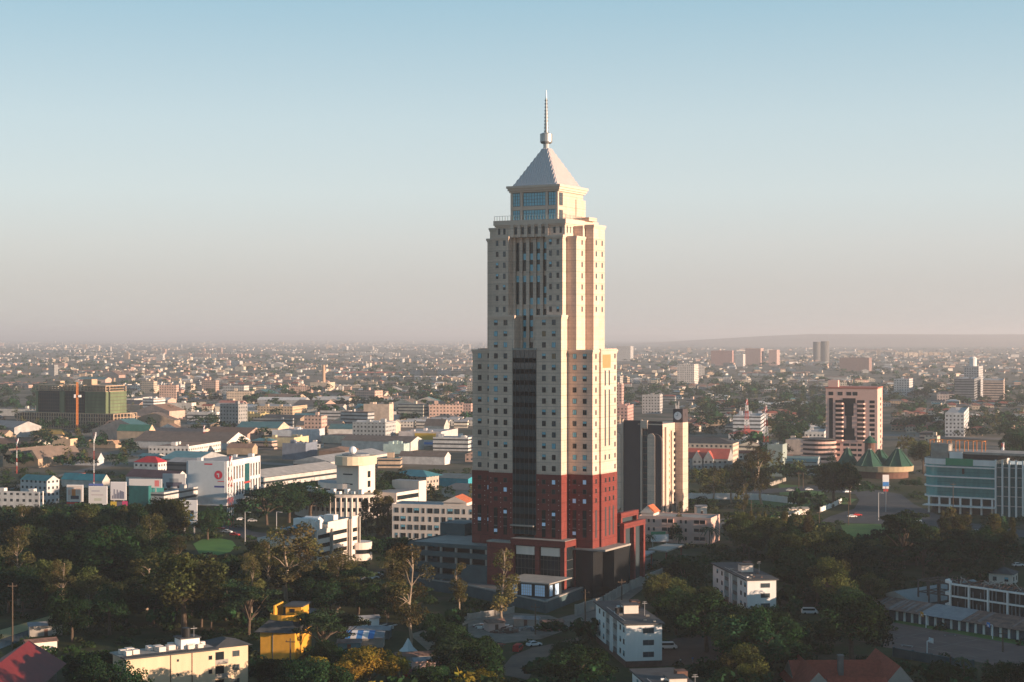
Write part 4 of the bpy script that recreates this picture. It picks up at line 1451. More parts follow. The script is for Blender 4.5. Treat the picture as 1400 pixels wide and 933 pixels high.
for j in range(3):
    z = 1.6 + j * 3.3
    add_window(t, (w * .66, -.03, z + .8), 0, .9, 1.0, 'dark')
    add_window(t, (w * .40, -.03, z + 1.2), 0, .5, .6, 'dark')
    q = MB(); q.box(w * .705, .3, z - .6, w * .81, 2.2, z - .4, 0); q.box(w * .705, .3, z - .4, w * .81, .42, z + .5, 0); q.box(w * .72, 2.1, z - .3, w * .80, 2.19, z + 2, 1)
    q.build('balcony', [MATS['concrete'], MATS['glass_dark']], t)
    add_window(t, (w * .90, 2.17, z + .5), 0, 1.8, 1.4, 'grey')
b = MB(); b.tube((w * .58, 4, h + .3), (w * .58, 4, h + 5.5), .06, .04, 5); b.box(w * .58 - .8, 3.97, h + 4.8, w * .58 + .8, 4.03, h + 4.9)
b.build('aerial', MATS['steel'], t)

# --- red tin roofs at the lower left corner -----------------------------------------------------------
t = thing('house', 'long house with dark red tin gable roof at the lower left corner', 'house', (-116.5, 364, 0), R(3), 'red roofed houses')
b = MB(); b.box(-7, 0, .02, 7, 50, 4.2, 0); b.build('walls', [MATS['concrete']], t)
b = MB(); b.gable(-9.2, -1, 9.2, 51, 4.2, 10.0, 'y', 0, 1); b.build('roof', [MATS['tin_red'], MATS['concrete']], t)
OCC.append((-116, 375, 11)); OCC.append((-114, 395, 11)); OCC.append((-114, 410, 11))
LAND.append((40, 905, 'the red tin roof'))
t = thing('house', 'small red tin roofed house cut by the left edge of the picture', 'house', (-138, 412, 0), R(8), 'red roofed houses')
b = MB(); b.box(-5, 0, .02, 5, 16, 4.0, 0); b.build('walls', [MATS['whitewarm']], t)
b = MB(); b.gable(-6.4, -1, 6.4, 17, 4.0, 8.0, 'y', 0, 1); b.build('roof', [MATS['tin_red'], MATS['whitewarm']], t)
OCC.append((-138, 420, 11))
# --- red tiled house at the bottom right ---------------------------------------------------------------
t = thing('house', 'red tiled bungalow with crossing gables and a chimney at the bottom edge', 'house', (66, 392, 0), R(2))
OCC += [(74, 398, 13), (86, 398, 13), (70, 385, 12)]
LAND.append((1150, 905, 'the red tiled bungalow'))
b = MB(); b.box(1, 2, .02, 23, 14, 3.6, 0); b.box(20, -4, .02, 27, 17, 3.6, 0); b.box(0, -8, .02, 9, 14, 3.6, 0); b.build('walls', MATS['concrete'], t)
r = MB()
r.gable(0, 1, 22, 15, 3.6, 8.0, 'x', 0, 1); r.gable(18.8, -5, 28, 18, 3.5, 8.9, 'y', 0, 1); r.gable(-1.2, -9, 8.2, 13.5, 3.4, 8.4, 'y', 0, 1); r.gable(6, -10, 20, -1, 3.3, 6.6, 'x', 0, 1)
ro = r.build('roof', [RED, MATS['concrete']], t)
r = MB(); r.box(11, 3.5, 5, 12.2, 5, 9.6); r.box(10.9, 3.4, 9.6, 12.3, 5.1, 9.9); r.build('chimney', MATS['concrete_dark'], ro)
# --- low shed at the bottom right corner ------------------------------------------------------------
t = thing('shed', 'low shed with patched rusty roof below the basketball court', 'shed', (118, 395, 0), R(-6))
b = MB(); b.box(0, 0, .02, 30, 8, 3.2, 0); b.build('walls', MATS['tealwall'], t)
b = MB(); b.gable(-1, -1, 31, 9, 3.2, 4.6, 'x', 0, 0)
for k in range(14):
    x = rng.uniform(0, 28); s_ = rng.uniform(.7, 2.2)
    b.face([(x, -.7, 3.32), (x + s_, -.7, 3.32), (x + s_, 3.4, 4.48), (x, 3.4, 4.48)], 1)
b.build('roof', [MATS['tin_rust'], MATS['concrete']], t)
OCC += [(125, 398, 10), (138, 396, 10)]

# --- school: burnt out frame, annex, grey roof ------------------------------------------------------
e = Vector((0.625, -0.78, 0)); nrm = Vector((0.78, 0.625, 0))
O = gp(1219, 850.6)
ang = math.atan2(-.78, .625)
def sl(x, y): return O + e * x + nrm * y          # x towards lower right, y away from court
t = thing('school_block', 'burnt out three storey school block with white concrete frame and charred roof', 'school building', sl(0, 0), ang)
LAND.append((1340, 805, 'the burnt school'))
OCC += [(*sl(k, 22).xy, 11) for k in range(0, 70, 9)] + [(*sl(k, 8).xy, 7) for k in range(-6, 70, 8)] + [(*sl(-14, 30).xy, 14)]
b = MB()
bx0, bx1, by0, by1 = 9, 70, 16, 27
b.box(bx0, by0 + .6, .02, bx1, by1, 10.6, 0)
b.build('charred_walls', [mat('charred', (0.035, 0.032, 0.03), .95, .5, .5)], t)
b = MB()
for j in range(4):
    z = .2 + j * 3.55
    b.box(bx0, by0, z - .25, bx1, by0 + .55, z + .25, 0)
for k in range(10):
    x = bx0 + k * 6.7
    b.box(x - .28, by0 - .1, .02, x + .28, by0 + .5, 11.1, 0)
for j in range(4):
    z = .2 + j * 3.55
    b.prism([(bx0 - .2, by0 + .3), (bx0 - 2.8, by0 + 1.4), (bx0 - 3.4, by0 + 4), (bx0 - 2.8, by0 + 4), (bx0 - 2.2, by0 + 1.9), (bx0, by0 + 1.0)], z, z + .9, 0)
b.build('concrete_frame', MATS['white'], t)
b = MB()
for j in range(3):
    z = .6 + j * 3.55
    for k in range(9):
        x = bx0 + k * 6.7
        for i in range(1, 5):
            if rng.random() < .75:
                b.box(x + i * 1.34 - .1, by0 + .2, z, x + i * 1.34 + .1, by0 + .45, z + 2.9 * rng.choice([1, 1, .6]), 0)
b.build('broken_mullions', MATS['tin_grey'], t)
b = MB()
b.box(bx0 - 12, by0, .02, bx1, by1 - .2, .6, 1)
for k in range(260):
    x, y = rng.uniform(bx0 - 4, bx1), rng.uniform(by0 + .3, by1)
    a_ = rng.uniform(0, 3.14); L_ = rng.uniform(.8, 4)
    b.tube((x, y, rng.uniform(10.6, 11.2)), (x + L_ * math.cos(a_), y + L_ * math.sin(a_), rng.uniform(10.7, 12.0)), rng.uniform(.06, .2), None, 4, rng.choice([0, 0, 1, 2]))
b.build('roof_debris', [MATS['tin_rust'], MATS['concrete'], mat('burnt_timber', (0.10, 0.05, 0.03), .9, .4)], t)
b = MB()
for x in (bx0 - 12, bx0 - 8, bx0 - 4):
    for y in (by0 + .5, by0 + 5, by1 - 1):
        b.box(x - .18, y - .18, .02, x + .18, y + .18, 11, 0)
for j in range(1, 4):
    z = j * 3.5
    for y in (by0 + .5, by0 + 5, by1 - 1):
        b.box(bx0 - 12, y - .16, z, bx0, y + .16, z + .32, 0)
    for x in (bx0 - 12, bx0 - 8, bx0 - 4):
        b.box(x - .14, by0 + .5, z + .02, x + .14, by1 - 1, z + .3, 0)
b.build('bare_frame', mat('burnt_frame', (0.07, 0.06, 0.055), .9, .3), t)
t = thing('school_annex', 'long low classroom annex with patchy rusted roof beside the court', 'classroom annex', sl(0, 0), ang)
b = MB(); b.box(-10, 3.5, .02, 70, 10, 3.0, 0)
for k in range(26):
    x = -1 + k * 2.8
    b.box(x, 3.2, .02, x + .7, 3.48, 3.0, 1)
b.build('walls', [mat('annex_wall', (0.05, 0.075, 0.10), .8, .2), MATS['white']], t)
b = MB()
def slope(xa, xb, m, dz=0):
    b.face([(xa, 2.2, 3.05 + dz), (xb, 2.2, 3.05 + dz), (xb, 11, 5.3 + dz), (xa, 11, 5.3 + dz)], m)
slope(-14, 8, 1); slope(8, 23, 0, .06); slope(23, 71, 1)
for k in range(40):
    x = rng.uniform(-13, 69)
    if 7 < x < 23: continue
    s_ = rng.uniform(.3, .9); f0 = rng.uniform(0, .3); f1 = rng.uniform(.6, 1)
    b.face([(x, 2.2 + 8.8 * f0, 3.09 + 2.25 * f0), (x + s_, 2.2 + 8.8 * f0, 3.09 + 2.25 * f0), (x + s_, 2.2 + 8.8 * f1, 3.09 + 2.25 * f1), (x, 2.2 + 8.8 * f1, 3.09 + 2.25 * f1)], 2)
b.face([(-14, 2.2, 3.0), (71, 2.2, 3.0), (71, 11, 5.2), (-14, 11, 5.2)][::-1], 3)
b.build('roof', [MATS['tin_grey'], MATS['tin_rust'], mat('roof_patch', (0.20, 0.17, 0.16), .8, .3), MATS['black']], t)
t = thing('school_hall', 'plain hall with wide grey tin roof left of the burnt school', 'hall', sl(-16, 12), ang)
b = MB(); b.box(0, 0, .02, 16, 38, 4.2, 0); b.build('walls', MATS['tealwall'], t)
b = MB(); b.gable(-1, -1, 17, 39, 4.2, 7.2, 'y', 0, 1); b.build('roof', [mat('hall_roof', (0.16, 0.185, 0.19), .6, .2, .2), MATS['concrete']], t)

# --- half hidden shed roof far right ---------------------------------------------------------------------
near_building('house', 'white rooms under a grey roof behind trees at the right edge', 'house', blk(1384, 800, 786, 1352, 1420, 60, w=8), 'whitewarm', 'roof_dark', 1, 2, 2, over=.6, rtype='hip', rh=2)
# --- roofs of houses peeping out of the trees
near_building('house', 'small house with brown tiled hip roof sunk in trees behind the court', 'house', blk(1160, 800, 787, 1140, 1172, 60), 'brick', 'tile_red', 1, 2, 2, over=.6, rtype='hip', rh=2.4)
near_building('house', 'grey roofed outbuilding just behind the yellow house', 'house', blk(425, 850, 842, 412, 447, 50), 'concrete', 'tin_grey', 1, 2, 2, over=.4, rtype='y', rh=1.6)
near_building('house', 'low white walled house under the acacias left of the cream office block', 'house', blk(438, 800, 786, 418, 452, 55), 'concrete', 'roof_dark', 1, 2, 2, over=.4, rtype='hip', rh=1.8)
# ------------------------------------------------------------------ industrial quarter and town
WHT, CRM, GRY, TAN, PNK, BRN, BLU, OFF = (.62, .60, .57), (.56, .46, .35), (.33, .34, .34), (.42, .31, .21), (.52, .34, .28), (.16, .11, .085), (.16, .19, .24), (.50, .47, .43)
rTIN, rRUS, rRED, rBRN, rTEA, rDRK, rWHT, rGRN = (.36, .35, .34), (.26, .16, .11), (.32, .09, .055), (.17, .13, .105), (.06, .20, .22), (.06, .06, .06), (.50, .49, .47), (.05, .17, .12)

def mid_building(name, label, cat, spec, wc, rc, rt='flat', fi=0, rh=3.0, group=None, lm=None, over=.3):
    loc, a, w, l, h = spec
    w, l = min(max(w, 4), 130), min(max(l, 4), 170)
    t = thing(name, label, cat, loc, a, group)
    occ_rect(loc, a, w, l, 1.5)
    b = MB()
    b.box(0, 0, .02, w, l, h, fi, 1, wc, rc if rt == 'flat' else wc)
    if rt == 'flat':
        b.box(0, 0, h, w, .4, h + .8, 1, None, wc); b.box(0, .4, h, .4, l, h + .8, 1, None, wc)
    b.build('walls', FAC, t)
    r = MB()
    if rt == 'flat':
        for k in range(rng.randint(2, 5)):
            r = MB()
            x, y, s_ = rng.uniform(1, w - 2), rng.uniform(1, l - 2), rng.uniform(.6, 1.8)
            r.box(x - s_, y - s_, h + .01, x + s_, y + s_, h + s_ * 1.4, 1, None, wc)
            r.build('roof_room', FAC, t)
    else:
        o = over
        if rt in 'xy':
            r.gable(-o, -o, w + o, l + o, h, h + rh, rt, 1, 1, rc, wc)
        elif rt == 'hip':
            r.hip(-o, -o, w + o, l + o, h, h + rh, 1, rc)
        elif rt[0] == 'm':                                   # row of gables across l, ridges along x
            n = int(rt[1:])
            for k in range(n):
                r.gable(-o, l * k / n, w + o, l * (k + 1) / n, h, h + rh, 'x', 1, 1, rc, wc)
        r.build('roof', FAC, t)
    if lm:
        p = to_px((loc.x + w / 2 * math.cos(a) - l / 2 * math.sin(a), loc.y + w / 2 * math.sin(a) + l / 2 * math.cos(a), h))
        LAND.append((p[0], p[1], lm))
    return t, w, l, h

M = mid_building
# billboard block
bb, w, l, h = M('commercial_block', 'white commercial block with gridded windows and a blank poster wall bearing a red round mark', 'commercial block', blk(310, 692, 633, 255, 356, 75), (.60, .60, .60), rTIN, 'flat', 1, lm='the poster wall block')
q = MB()
for j in range(2):
    for i in range(6):
        if i == 3: continue
        for k in range(2):
            x = w * (i + .25 + .5 * k) / 6
            each(bb, 'window', MATS['glass_dark'], [(x - w * .012, -.2, 4.5 + j * 8.2, x + w * .012, .05, 11 + j * 8.2)])
q = MB(); q.box(w * .52, -.25, 3, w * .655, .05, h - 2, 0); q.box(w * .50, -.35, 9.5, w * .67, -.2, 10.4, 1); q.build('glass_strip', [MATS['tealglass_dark'], MATS['paint_red']], bb)
q = MB()
q.box(-.25, 1, 4, -.02, l - 1, h + .6, 0)
n = 20
cy, cz, r_ = l * .20, h - 6.2, 2.2
q.v += []
pts_ = [(-.29, cy - r_ * math.cos(2 * math.pi * k / n), cz + r_ * math.sin(2 * math.pi * k / n)) for k in range(n)]
q.face(pts_, 1)
q.face([(-.31, cy + .9, cz + .8), (-.31, cy - .4, cz + .8), (-.31, cy - .4, cz - 1.2), (-.31, cy + .2, cz - 1.2), (-.31, cy + .2, cz + .1), (-.31, cy + .9, cz + .1)], 0)
q.face([(-.29, l * .30, h - 11.6), (-.29, l * .05, h - 11.6), (-.29, l * .05, h - 12.5), (-.29, l * .30, h - 12.5)], 2)
q.face([(-.29, l * .22, h - 9.2), (-.29, l * .06, h - 9.2), (-.29, l * .06, h - 9.6), (-.29, l * .22, h - 9.6)], 1)
q.face([(-.29, l * .55, h - 1.2), (-.29, l * .35, h - 1.2), (-.29, l * .35, h - .5), (-.29, l * .55, h - .5)], 1)
q.build('poster_wall', [mat('poster_white', (.50, .55, .58), .6, .04), mat('poster_red', (.55, .03, .06), .6, 0), mat('poster_blue', (.05, .06, .25), .6, 0)], bb)
M('arcade_building', 'long white shopping arcade with ribbon windows below the poster wall', 'arcade', blk(224, 700, 676, 210, 322, 72, l=9), (.50, .48, .46), rTIN, 'flat', 2)
M('office_block', 'grey white four storey block with teal roof and dark end windows near the left edge', 'office block', blk(64, 690, 658, 28, 81, 60), (.50, .50, .50), rTEA, 'y', 0, 2.5, lm='the teal roofed block')
M('office_block', 'low white office with a row of small windows at the left edge', 'office block', blk(54, 699, 675, -14, 57, 76), WHT, rTIN, 'flat', 0)
M('glass_hall', 'dark green glass hall with a white fascia beside the billboards', 'showroom', blk(203, 700, 667, 176, 224, 74), (.02, .13, .13), rTIN, 'flat', 1)
M('shop_building', 'two storey shop with bright red hip roof among the sheds', 'shop', blk(216, 648, 633, 183, 230, 62), WHT, (.45, .03, .04), 'hip', 0, 3.5)
M('warehouse', 'big warehouse with pale teal gable roof behind the poster wall', 'warehouse', blk(268, 642, 629, 218, 310, 62), GRY, (.10, .25, .28), 'y', 1, 4)
M('warehouse', 'dark grey pilastered warehouse with light roof just behind the poster wall', 'warehouse', blk(276, 656, 633, 228, 300, 62), (.11, .115, .12), (.33, .32, .31), 'y', 2, 2)
M('warehouse', 'warehouse with purple brown roof left of the poster wall', 'warehouse', blk(240, 668, 655, 172, 258, 62), WHT, (.14, .075, .08), 'y', 1, 4)
M('warehouse', 'teal roofed warehouse above the row of billboards', 'warehouse', blk(140, 668, 658, 84, 150, 66), OFF, (.04, .22, .26), 'y', 1, 3.5)
M('shop_building', 'little brick red and cream shop in front of the teal roofed warehouse', 'shop', blk(108, 666, 653, 101, 119, 66), (.30, .09, .06), rTIN, 'flat', 1)
M('warehouse', 'old shed with three open gables by the left edge', 'warehouse', blk(52, 640, 628, 4, 58, 62, w=46), TAN, rBRN, 'm3', 1, 6)
M('warehouse', 'long brown roofed shed with pale wall and cream gable end', 'warehouse', blk(133, 637, 629, 56, 142, 68), (.50, .52, .54), rBRN, 'y', 1, 4.5)
M('warehouse', 'cream block end with slanted parapet above the three gabled shed', 'warehouse', blk(96, 616, 602, 71, 106, 66), (.62, .45, .30), rTIN, 'flat', 1)
M('warehouse', 'wide grey brown blank walled store near the construction site', 'warehouse', blk(70, 615, 604, 20, 71, 74), (.27, .21, .17), rDRK, 'flat', 1)
M('warehouse', 'row of small tan gables in front of the tan hall', 'warehouse', blk(158, 613, 608, 118, 166, 72), TAN, (.38, .24, .15), 'm5', 1, 3)
M('warehouse', 'tan hall with green roof right of the construction site', 'warehouse', blk(203, 608, 590, 160, 212, 72), (.60, .43, .29), rGRN, 'y', 1, 5)
M('warehouse', 'ochre roofed depot below the construction site', 'depot', blk(86, 600, 594, 46, 94, 72), TAN, (.42, .27, .08), 'hip', 1, 4)
M('warehouse', 'very long shed with brown roof and white gable end', 'warehouse', blk(309, 615, 606, 182, 342, 64), WHT, rBRN, 'y', 1, 7, lm='the white gabled shed')
M('warehouse', 'white and tan two storey depot in front of the very long shed', 'depot', blk(258, 625, 612, 203, 302, 70), WHT, rRUS, 'flat', 0)
M('warehouse', 'low tan store right of the white and tan depot', 'warehouse', blk(345, 622, 613, 310, 352, 70), TAN, rRUS, 'y', 1, 3)
M('warehouse', 'white gabled workshop in front of the big white hall', 'warehouse', blk(246, 597, 588, 214, 254, 60), WHT, rRUS, 'x', 1, 5)
M('warehouse', 'big plain white hall in the middle of the sheds', 'warehouse', blk(262, 568, 552, 224, 268, 75), (.64, .60, .54), rWHT, 'flat', 1)
M('office_block', 'white banded office tower left of the big white hall', 'office block', blk(210, 569, 546, 195, 226, 62), WHT, rTIN, 'flat', 2)
M('office_block', 'white annex on top of sheds right of the big white hall', 'office block', blk(296, 580, 565, 256, 312, 68), WHT, rTIN, 'flat', 2)
M('warehouse', 'pink red roofed hall at the back of the sheds', 'warehouse', blk(330, 563, 552, 298, 338, 72), PNK, (.45, .16, .12), 'y', 1, 3)
M('warehouse', 'olive yellow two storey block among brown sheds', 'warehouse', blk(356, 583, 567, 330, 368, 66), (.40, .33, .16), rTIN, 'flat', 0)
M('warehouse', 'blue grey windowless box warehouse', 'warehouse', blk(418, 629, 608, 386, 434, 70), BLU, rTIN, 'flat', 1)
M('warehouse', 'brown brick depot with cream end wall and low hip roof', 'depot', blk(472, 631, 617, 436, 490, 70), (.22, .15, .11), rRUS, 'hip', 1, 2)
M('warehouse', 'white store with a small red mark on its end wall', 'warehouse', blk(424, 607, 590, 372, 444, 70), (.52, .54, .56), rTIN, 'flat', 1)
M('warehouse', 'cream and yellow shop row in front of the white store', 'shop row', blk(402, 612, 600, 362, 422, 72), (.60, .50, .30), rRUS, 'flat', 1)
M('warehouse', 'grey block with a row of windows beside the olive yellow block', 'warehouse', blk(398, 588, 574, 346, 402, 74), GRY, rTIN, 'flat', 2)
M('warehouse', 'tan institute block with flat roofs at the back of the sheds', 'institute', blk(400, 572, 557, 352, 420, 70), (.55, .41, .27), rTIN, 'flat', 0)
M('station_hall', 'very long pale roofed hall running away beside the trees', 'station hall', blk(338, 676, 656, 300, 470, 63, l=26), (.50, .47, .44), (.40, .38, .35), 'x', 2, 3.0, lm='the long pale hall')
M('station_hall', 'second length of the long pale hall with a grey roof', 'station hall', blk(452, 648, 632, 420, 532, 62, l=26), (.50, .47, .44), (.35, .35, .34), 'x', 2, 3.0)
M('apartment_block', 'grey six storey flats with a sunlit pink end wall', 'apartment block', blk(527, 610, 579, 482, 541, 66), (.40, .41, .40), rTIN, 'flat', 0, lm='the grey six storey flats')
M('office_block', 'beige slab block standing behind the grey six storey flats', 'office block', blk(532, 590, 554, 497, 538, 70), (.58, .46, .36), rTIN, 'flat', 1)
M('office_block', 'white banded two storey office left of the beige slab', 'office block', blk(476, 582, 563, 438, 484, 70), (.50, .48, .46), rTIN, 'flat', 2)
t_, w, l, h = M('store_building', 'white superstore with a yellow band and a blue stripe', 'store', blk(603, 610, 592, 545, 626, 70), (.55, .50, .48), rTIN, 'flat', 1)
q = MB(); q.box(-.15, l * .12, h * .45, -.02, l * .62, h * .95, 0); q.box(-.17, l * .12, h * .10, -.02, l * .62, h * .28, 1); q.build('sign_band', [mat('band_yellow', (.60, .38, .04), .7, 0), MATS['paint_blue']], t_)
M('office_block', 'white low office with ribbon windows left of the tall tower', 'office block', blk(640, 617, 600, 592, 655, 68), WHT, rTIN, 'flat', 2)
t_, w, l, h = M('house', 'pale house with teal hip roofs and red shutters left of the tall tower', 'house', blk(583, 672, 652, 538, 600, 60), (.45, .38, .33), (.05, .20, .24), 'hip', 0, 3.0, over=2.0)
M('warehouse', 'low hall with a bright cyan fascia against the tall tower', 'warehouse', blk(640, 667, 655, 596, 662, 64), (.04, .30, .38), (.13, .16, .16), 'y', 1, 2)
M('warehouse', 'grey roofed low hall right behind the white flats', 'warehouse', blk(655, 682, 671, 604, 668, 64), OFF, (.17, .165, .16), 'hip', 1, 3)
M('warehouse', 'white long shed in front of the white low office', 'warehouse', blk(608, 636, 625, 545, 616, 66), WHT, rBRN, 'y', 1, 3)
M('shop_building', 'pale aqua shop with an orange corner', 'shop', blk(552, 621, 609, 524, 560, 70), (.38, .50, .47), rTIN, 'flat', 1)
M('house', 'white gabled chapel with a brown roof above the superstore', 'chapel', blk(607, 592, 583, 580, 614, 60), OFF, rBRN, 'y', 1, 6)
M('apartment_block', 'pink four storey block tucked beside the tall tower', 'apartment block', blk(644, 570, 553, 617, 650, 70), PNK, rRED, 'flat', 0)
# chimney and its works
cb, w, l, h = M('factory', 'factory with pale flat roofs around the tall brick chimney', 'factory', blk(448, 536, 524, 424, 458, 68), CRM, rTIN, 'flat', 1, lm='the brick chimney')
c = gp(442.5, 532)
t = thing('chimney', 'tall tan brick factory chimney standing above the low roofs', 'chimney', c)
q = MB(); q.cyl(0, 0, .02, 38, 3.2, 2.4, 16); q.build('shaft', mat('chimney_brick', (.45, .30, .20), .9, .1), t)
q = MB(); q.cyl(0, 0, 38, 39, 2.8, 2.8, 16); q.build('rim', MATS['concrete'], t)

# construction site
loc, a, w, l, h = blk(150, 588, 527, 50, 168, 58)
t = thing('construction_tower', 'unfinished concrete block wrapped in green netting above a bare podium', 'building site', loc, a)
occ_rect(loc, a, w, l + 20, 6)
LAND.append((105, 550, 'the construction site'))
w = 24
net = mat('netting', (.010, .024, .027), .9, .35, .25, streak=True); netg = mat('netting_green_sunlit', (.12, .16, .085), .9, .35, .25, streak=True)  # second netting carries sunlit brightness in its green
raw = mat('raw_concrete', (.42, .31, .21), .9, .2, .2)
b = MB()
for (ya, yb_, m, xo) in ((.02, .30, 1, -3.5), (.30, .36, 0, 6), (.36, .62, 0, 1.0), (.62, .68, 0, 7), (.68, 1.0, 0, 0)):
    b.box(xo, l * ya, 14, w, l * yb_ - .1, h - 6, m)
b.box(-2, l * .60, 14, 0, l * .66, h - 6, 1); b.box(-1, l * .97, 14, 0, l, h - 6, 1); b.box(.5, -.2, 14, w, l * .02 + .05, h - 6, 1)
for j in range(8):
    z = 14 + j * 3.1
    b.box(-.35, l * .68, z, .0, l, z + .3, 2); b.box(.65, l * .36, z, 1.0, l * .62, z + .3, 2); b.box(-3.85, l * .02, z, -3.5, l * .3, z + .3, 2); b.box(0, -.5, z, w, -.21, z + .45, 2)
for k in range(int(l / 2.6)):
    b.box(-.45, k * 2.6, 14, -.36, k * 2.6 + .18, h - 5, 2)
b.build('netting', [net, netg, mat('scaffold', (.10, .085, .06), .9, .3, .4)], t)
b = MB()
for k in range(int(l / 4)):
    b.box(-.3, k * 4.0, h - 6, .6, k * 4.0 + 1.0, h - 1); b.box(w - 1, k * 4.0, h - 6, w, k * 4.0 + 1.0, h - 1)
for ya, yb_, xo in ((.02, .30, -3.5), (.36, .62, 1.0), (.68, 1.0, 0)):
    b.box(xo - .3, l * ya, h - 1.2, w, l * yb_, h - .3, 0); b.box(xo - .3, l * ya, h - 6.0, w, l * yb_, h - 5.4, 0); b.box(xo - .2, l * ya, h - 3.6, w, l * yb_, h - 3.2, 0)
    for k in range(int(l * (yb_ - ya) / 3.4) + 1):
        b.box(xo - .3, l * ya + k * 3.4, h - 6, xo + .5, l * ya + k * 3.4 + .8, h - 1)
b.box(6, l * .3, h, 14, l * .42, h + 5, 0); b.box(8, l * .75, h, 14, l * .82, h + 3, 0)
b.build('top_storey', raw, t)
b = MB()
for j in range(5):
    b.box(-6, -9, .3 + j * 3.5, w + 4, l + 20, .8 + j * 3.5, 0)
for k in range(40):
    y = -9 + k * (l + 29) / 40
    b.box(-6.2, y, .02, -5.4, y + .8, 14.4, 0)
for k in range(8):
    x = -6 + k * 4.7
    b.box(x, -9.2, .02, x + .9, -8.6, 14.4, 0)
b.box(-3, -6, .3, w, l + 18, 13.5, 1)
b.build('podium_frame', [raw, MATS['black']], t)
c = gp(105.5, 590)
t = thing('hoist_mast', 'orange hoist mast in front of the green netted building site', 'crane mast', c)
q = MB()
for sx_, sy_ in ((-.6, -.6), (.6, -.6), (.6, .6), (-.6, .6)):
    q.box(sx_ - .16, sy_ - .16, .02, sx_ + .16, sy_ + .16, 44)
for k in range(22):
    q.tube((-.6, -.6, k * 2), (.6, -.6, k * 2 + 2), .12, n=4); q.tube((-.6, .6, k * 2), (-.6, -.6, k * 2 + 2), .12, n=4)
q.build('mast', MATS['paint_orange'], t)
q = MB(); q.box(-2.6, -1.4, 30, -1.2, 1.4, 33); q.box(1.2, -1.4, 30.5, 3.4, 1.2, 32.5); q.build('cage', MATS['paint_white'], t)

# right side, middle distance
M('hotel_building', 'long cream building with dark dormer roof right of the clock tower', 'hotel', blk(1002, 634, 607, 918, 1010, 73), (.60, .48, .38), rDRK, 'hip', 0, 3.5, lm='the cream dormer building')
t_, w, l, h = M('school_house', 'red tiled school house with two grey gables', 'school', blk(995, 643, 628, 938, 1002, 73), (.30, .31, .30), (.42, .10, .07), 'y', 0, 6)
r = MB()
for y in (.72, .45):
    r.gable(-2, l * y - 3.2, 5, l * y + 3.2, h, h + 5.0, 'x', 1, 1, (.42, .10, .07), (.33, .34, .33))
    r.box(-1.9, l * y - 3.0, .02, 1, l * y + 3.0, h, 0, None, (.33, .34, .33))
r.build('front_gables', FAC, t_)
M('office_block', 'white four storey office beside the red lattice mast', 'office block', blk(1040, 600, 570, 1002, 1047, 71), (.50, .52, .54), rTIN, 'flat', 2)
M('house', 'white villa with red hip roof below the white four storey office', 'house', blk(1034, 610, 594, 996, 1042, 68), WHT, (.40, .10, .07), 'hip', 0, 2.5)
M('office_block', 'pale green slab block among eucalyptus trees', 'office block', blk(1070, 652, 610, 1049, 1076, 72), (.30, .36, .33), rTIN, 'flat', 1)
M('shop_building', 'long low grey glazed building left of the round ramp', 'shop row', blk(1116, 650, 632, 1056, 1122, 76), (.30, .34, .34), (.16, .24, .22), 'y', 2, 2)
M('apartment_block', 'white flats just left of the pink tower', 'apartment block', blk(1127, 610, 592, 1100, 1133, 76), WHT, rTIN, 'flat', 0)
M('shop_building', 'cream building with painted panels left of the pink tower', 'shop row', blk(1103, 622, 603, 1074, 1108, 74), (.55, .45, .38), rTIN, 'flat', 1)
FT = 'tower blocks on the far skyline'
far = [
    ('apartment_block', 'pale grey tower block just right of the tall tower near the horizon', (862, 494, 474, 843, 866, 70), (.50, .49, .47), rTIN, 0),
    ('apartment_block', 'broad pinkish brick block on the skyline', (1001, 500, 480, 972, 1004, 74), (.46, .28, .25), rTIN, 0),
    ('apartment_block', 'white block wedged between two pink skyline blocks', (1016, 501, 485, 1004, 1019, 72), (.60, .57, .54), rTIN, 0),
    ('apartment_block', 'tall pink skyline block with pale top', (1040, 500, 477, 1019, 1044, 72), (.55, .38, .33), rTIN, 0),
    ('apartment_block', 'slim pink skyline tower standing alone', (1062, 500, 479, 1051, 1066, 68), (.52, .36, .32), rTIN, 0),
    ('apartment_block', 'white stepped flats in the haze right of the tall tower', (949, 526, 499, 926, 955, 68), (.62, .57, .52), rTIN, 0),
    ('apartment_block', 'narrow pink slab right against the tall tower', (850, 566, 526, 838, 853, 70), (.48, .32, .28), rTIN, 0),
    ('apartment_block', 'grey windowed flats above the clock tower', (902, 566, 541, 878, 906, 70), (.42, .41, .40), rTIN, 0),
    ('apartment_block', 'pink brick flats behind the clock tower', (858, 580, 556, 838, 866, 70), (.50, .30, .26), rTIN, 0),
    ('office_block', 'grey and cream tower with a roof turret at the far right', (1338, 545, 502, 1318, 1344, 62), (.42, .42, .42), rTIN, 0),
    ('office_block', 'dark glass fronted block below the turreted tower', (1332, 552, 519, 1305, 1346, 64), (.20, .21, .22), rTIN, 2),
    ('office_block', 'beige banded block right of the turreted tower', (1372, 550, 521, 1344, 1384, 66), (.54, .42, .35), rTIN, 2),
    ('apartment_block', 'white windowed slab above the pink tower on its right', (1243, 545, 519, 1222, 1250, 62), (.56, .54, .52), rTIN, 0),
    ('apartment_block', 'white and glass flats among red roofs above the glass office', (1318, 598, 566, 1292, 1330, 66), (.56, .56, .56), rTIN, 0),
    ('warehouse', 'long maroon roofed hall near the far right plain', (1188, 508, 490, 1148, 1192, 74), (.25, .17, .15), (.22, .09, .08), 1),
    ('apartment_block', 'pink flats over the red roofed estate', (1304, 552, 540, 1281, 1310, 68), (.60, .48, .42), (.30, .10, .08), 0),
    ('apartment_block', 'long pink low block below the skyline on the right', (1175, 560, 545, 1150, 1180, 70), (.50, .36, .30), rTIN, 0),
]
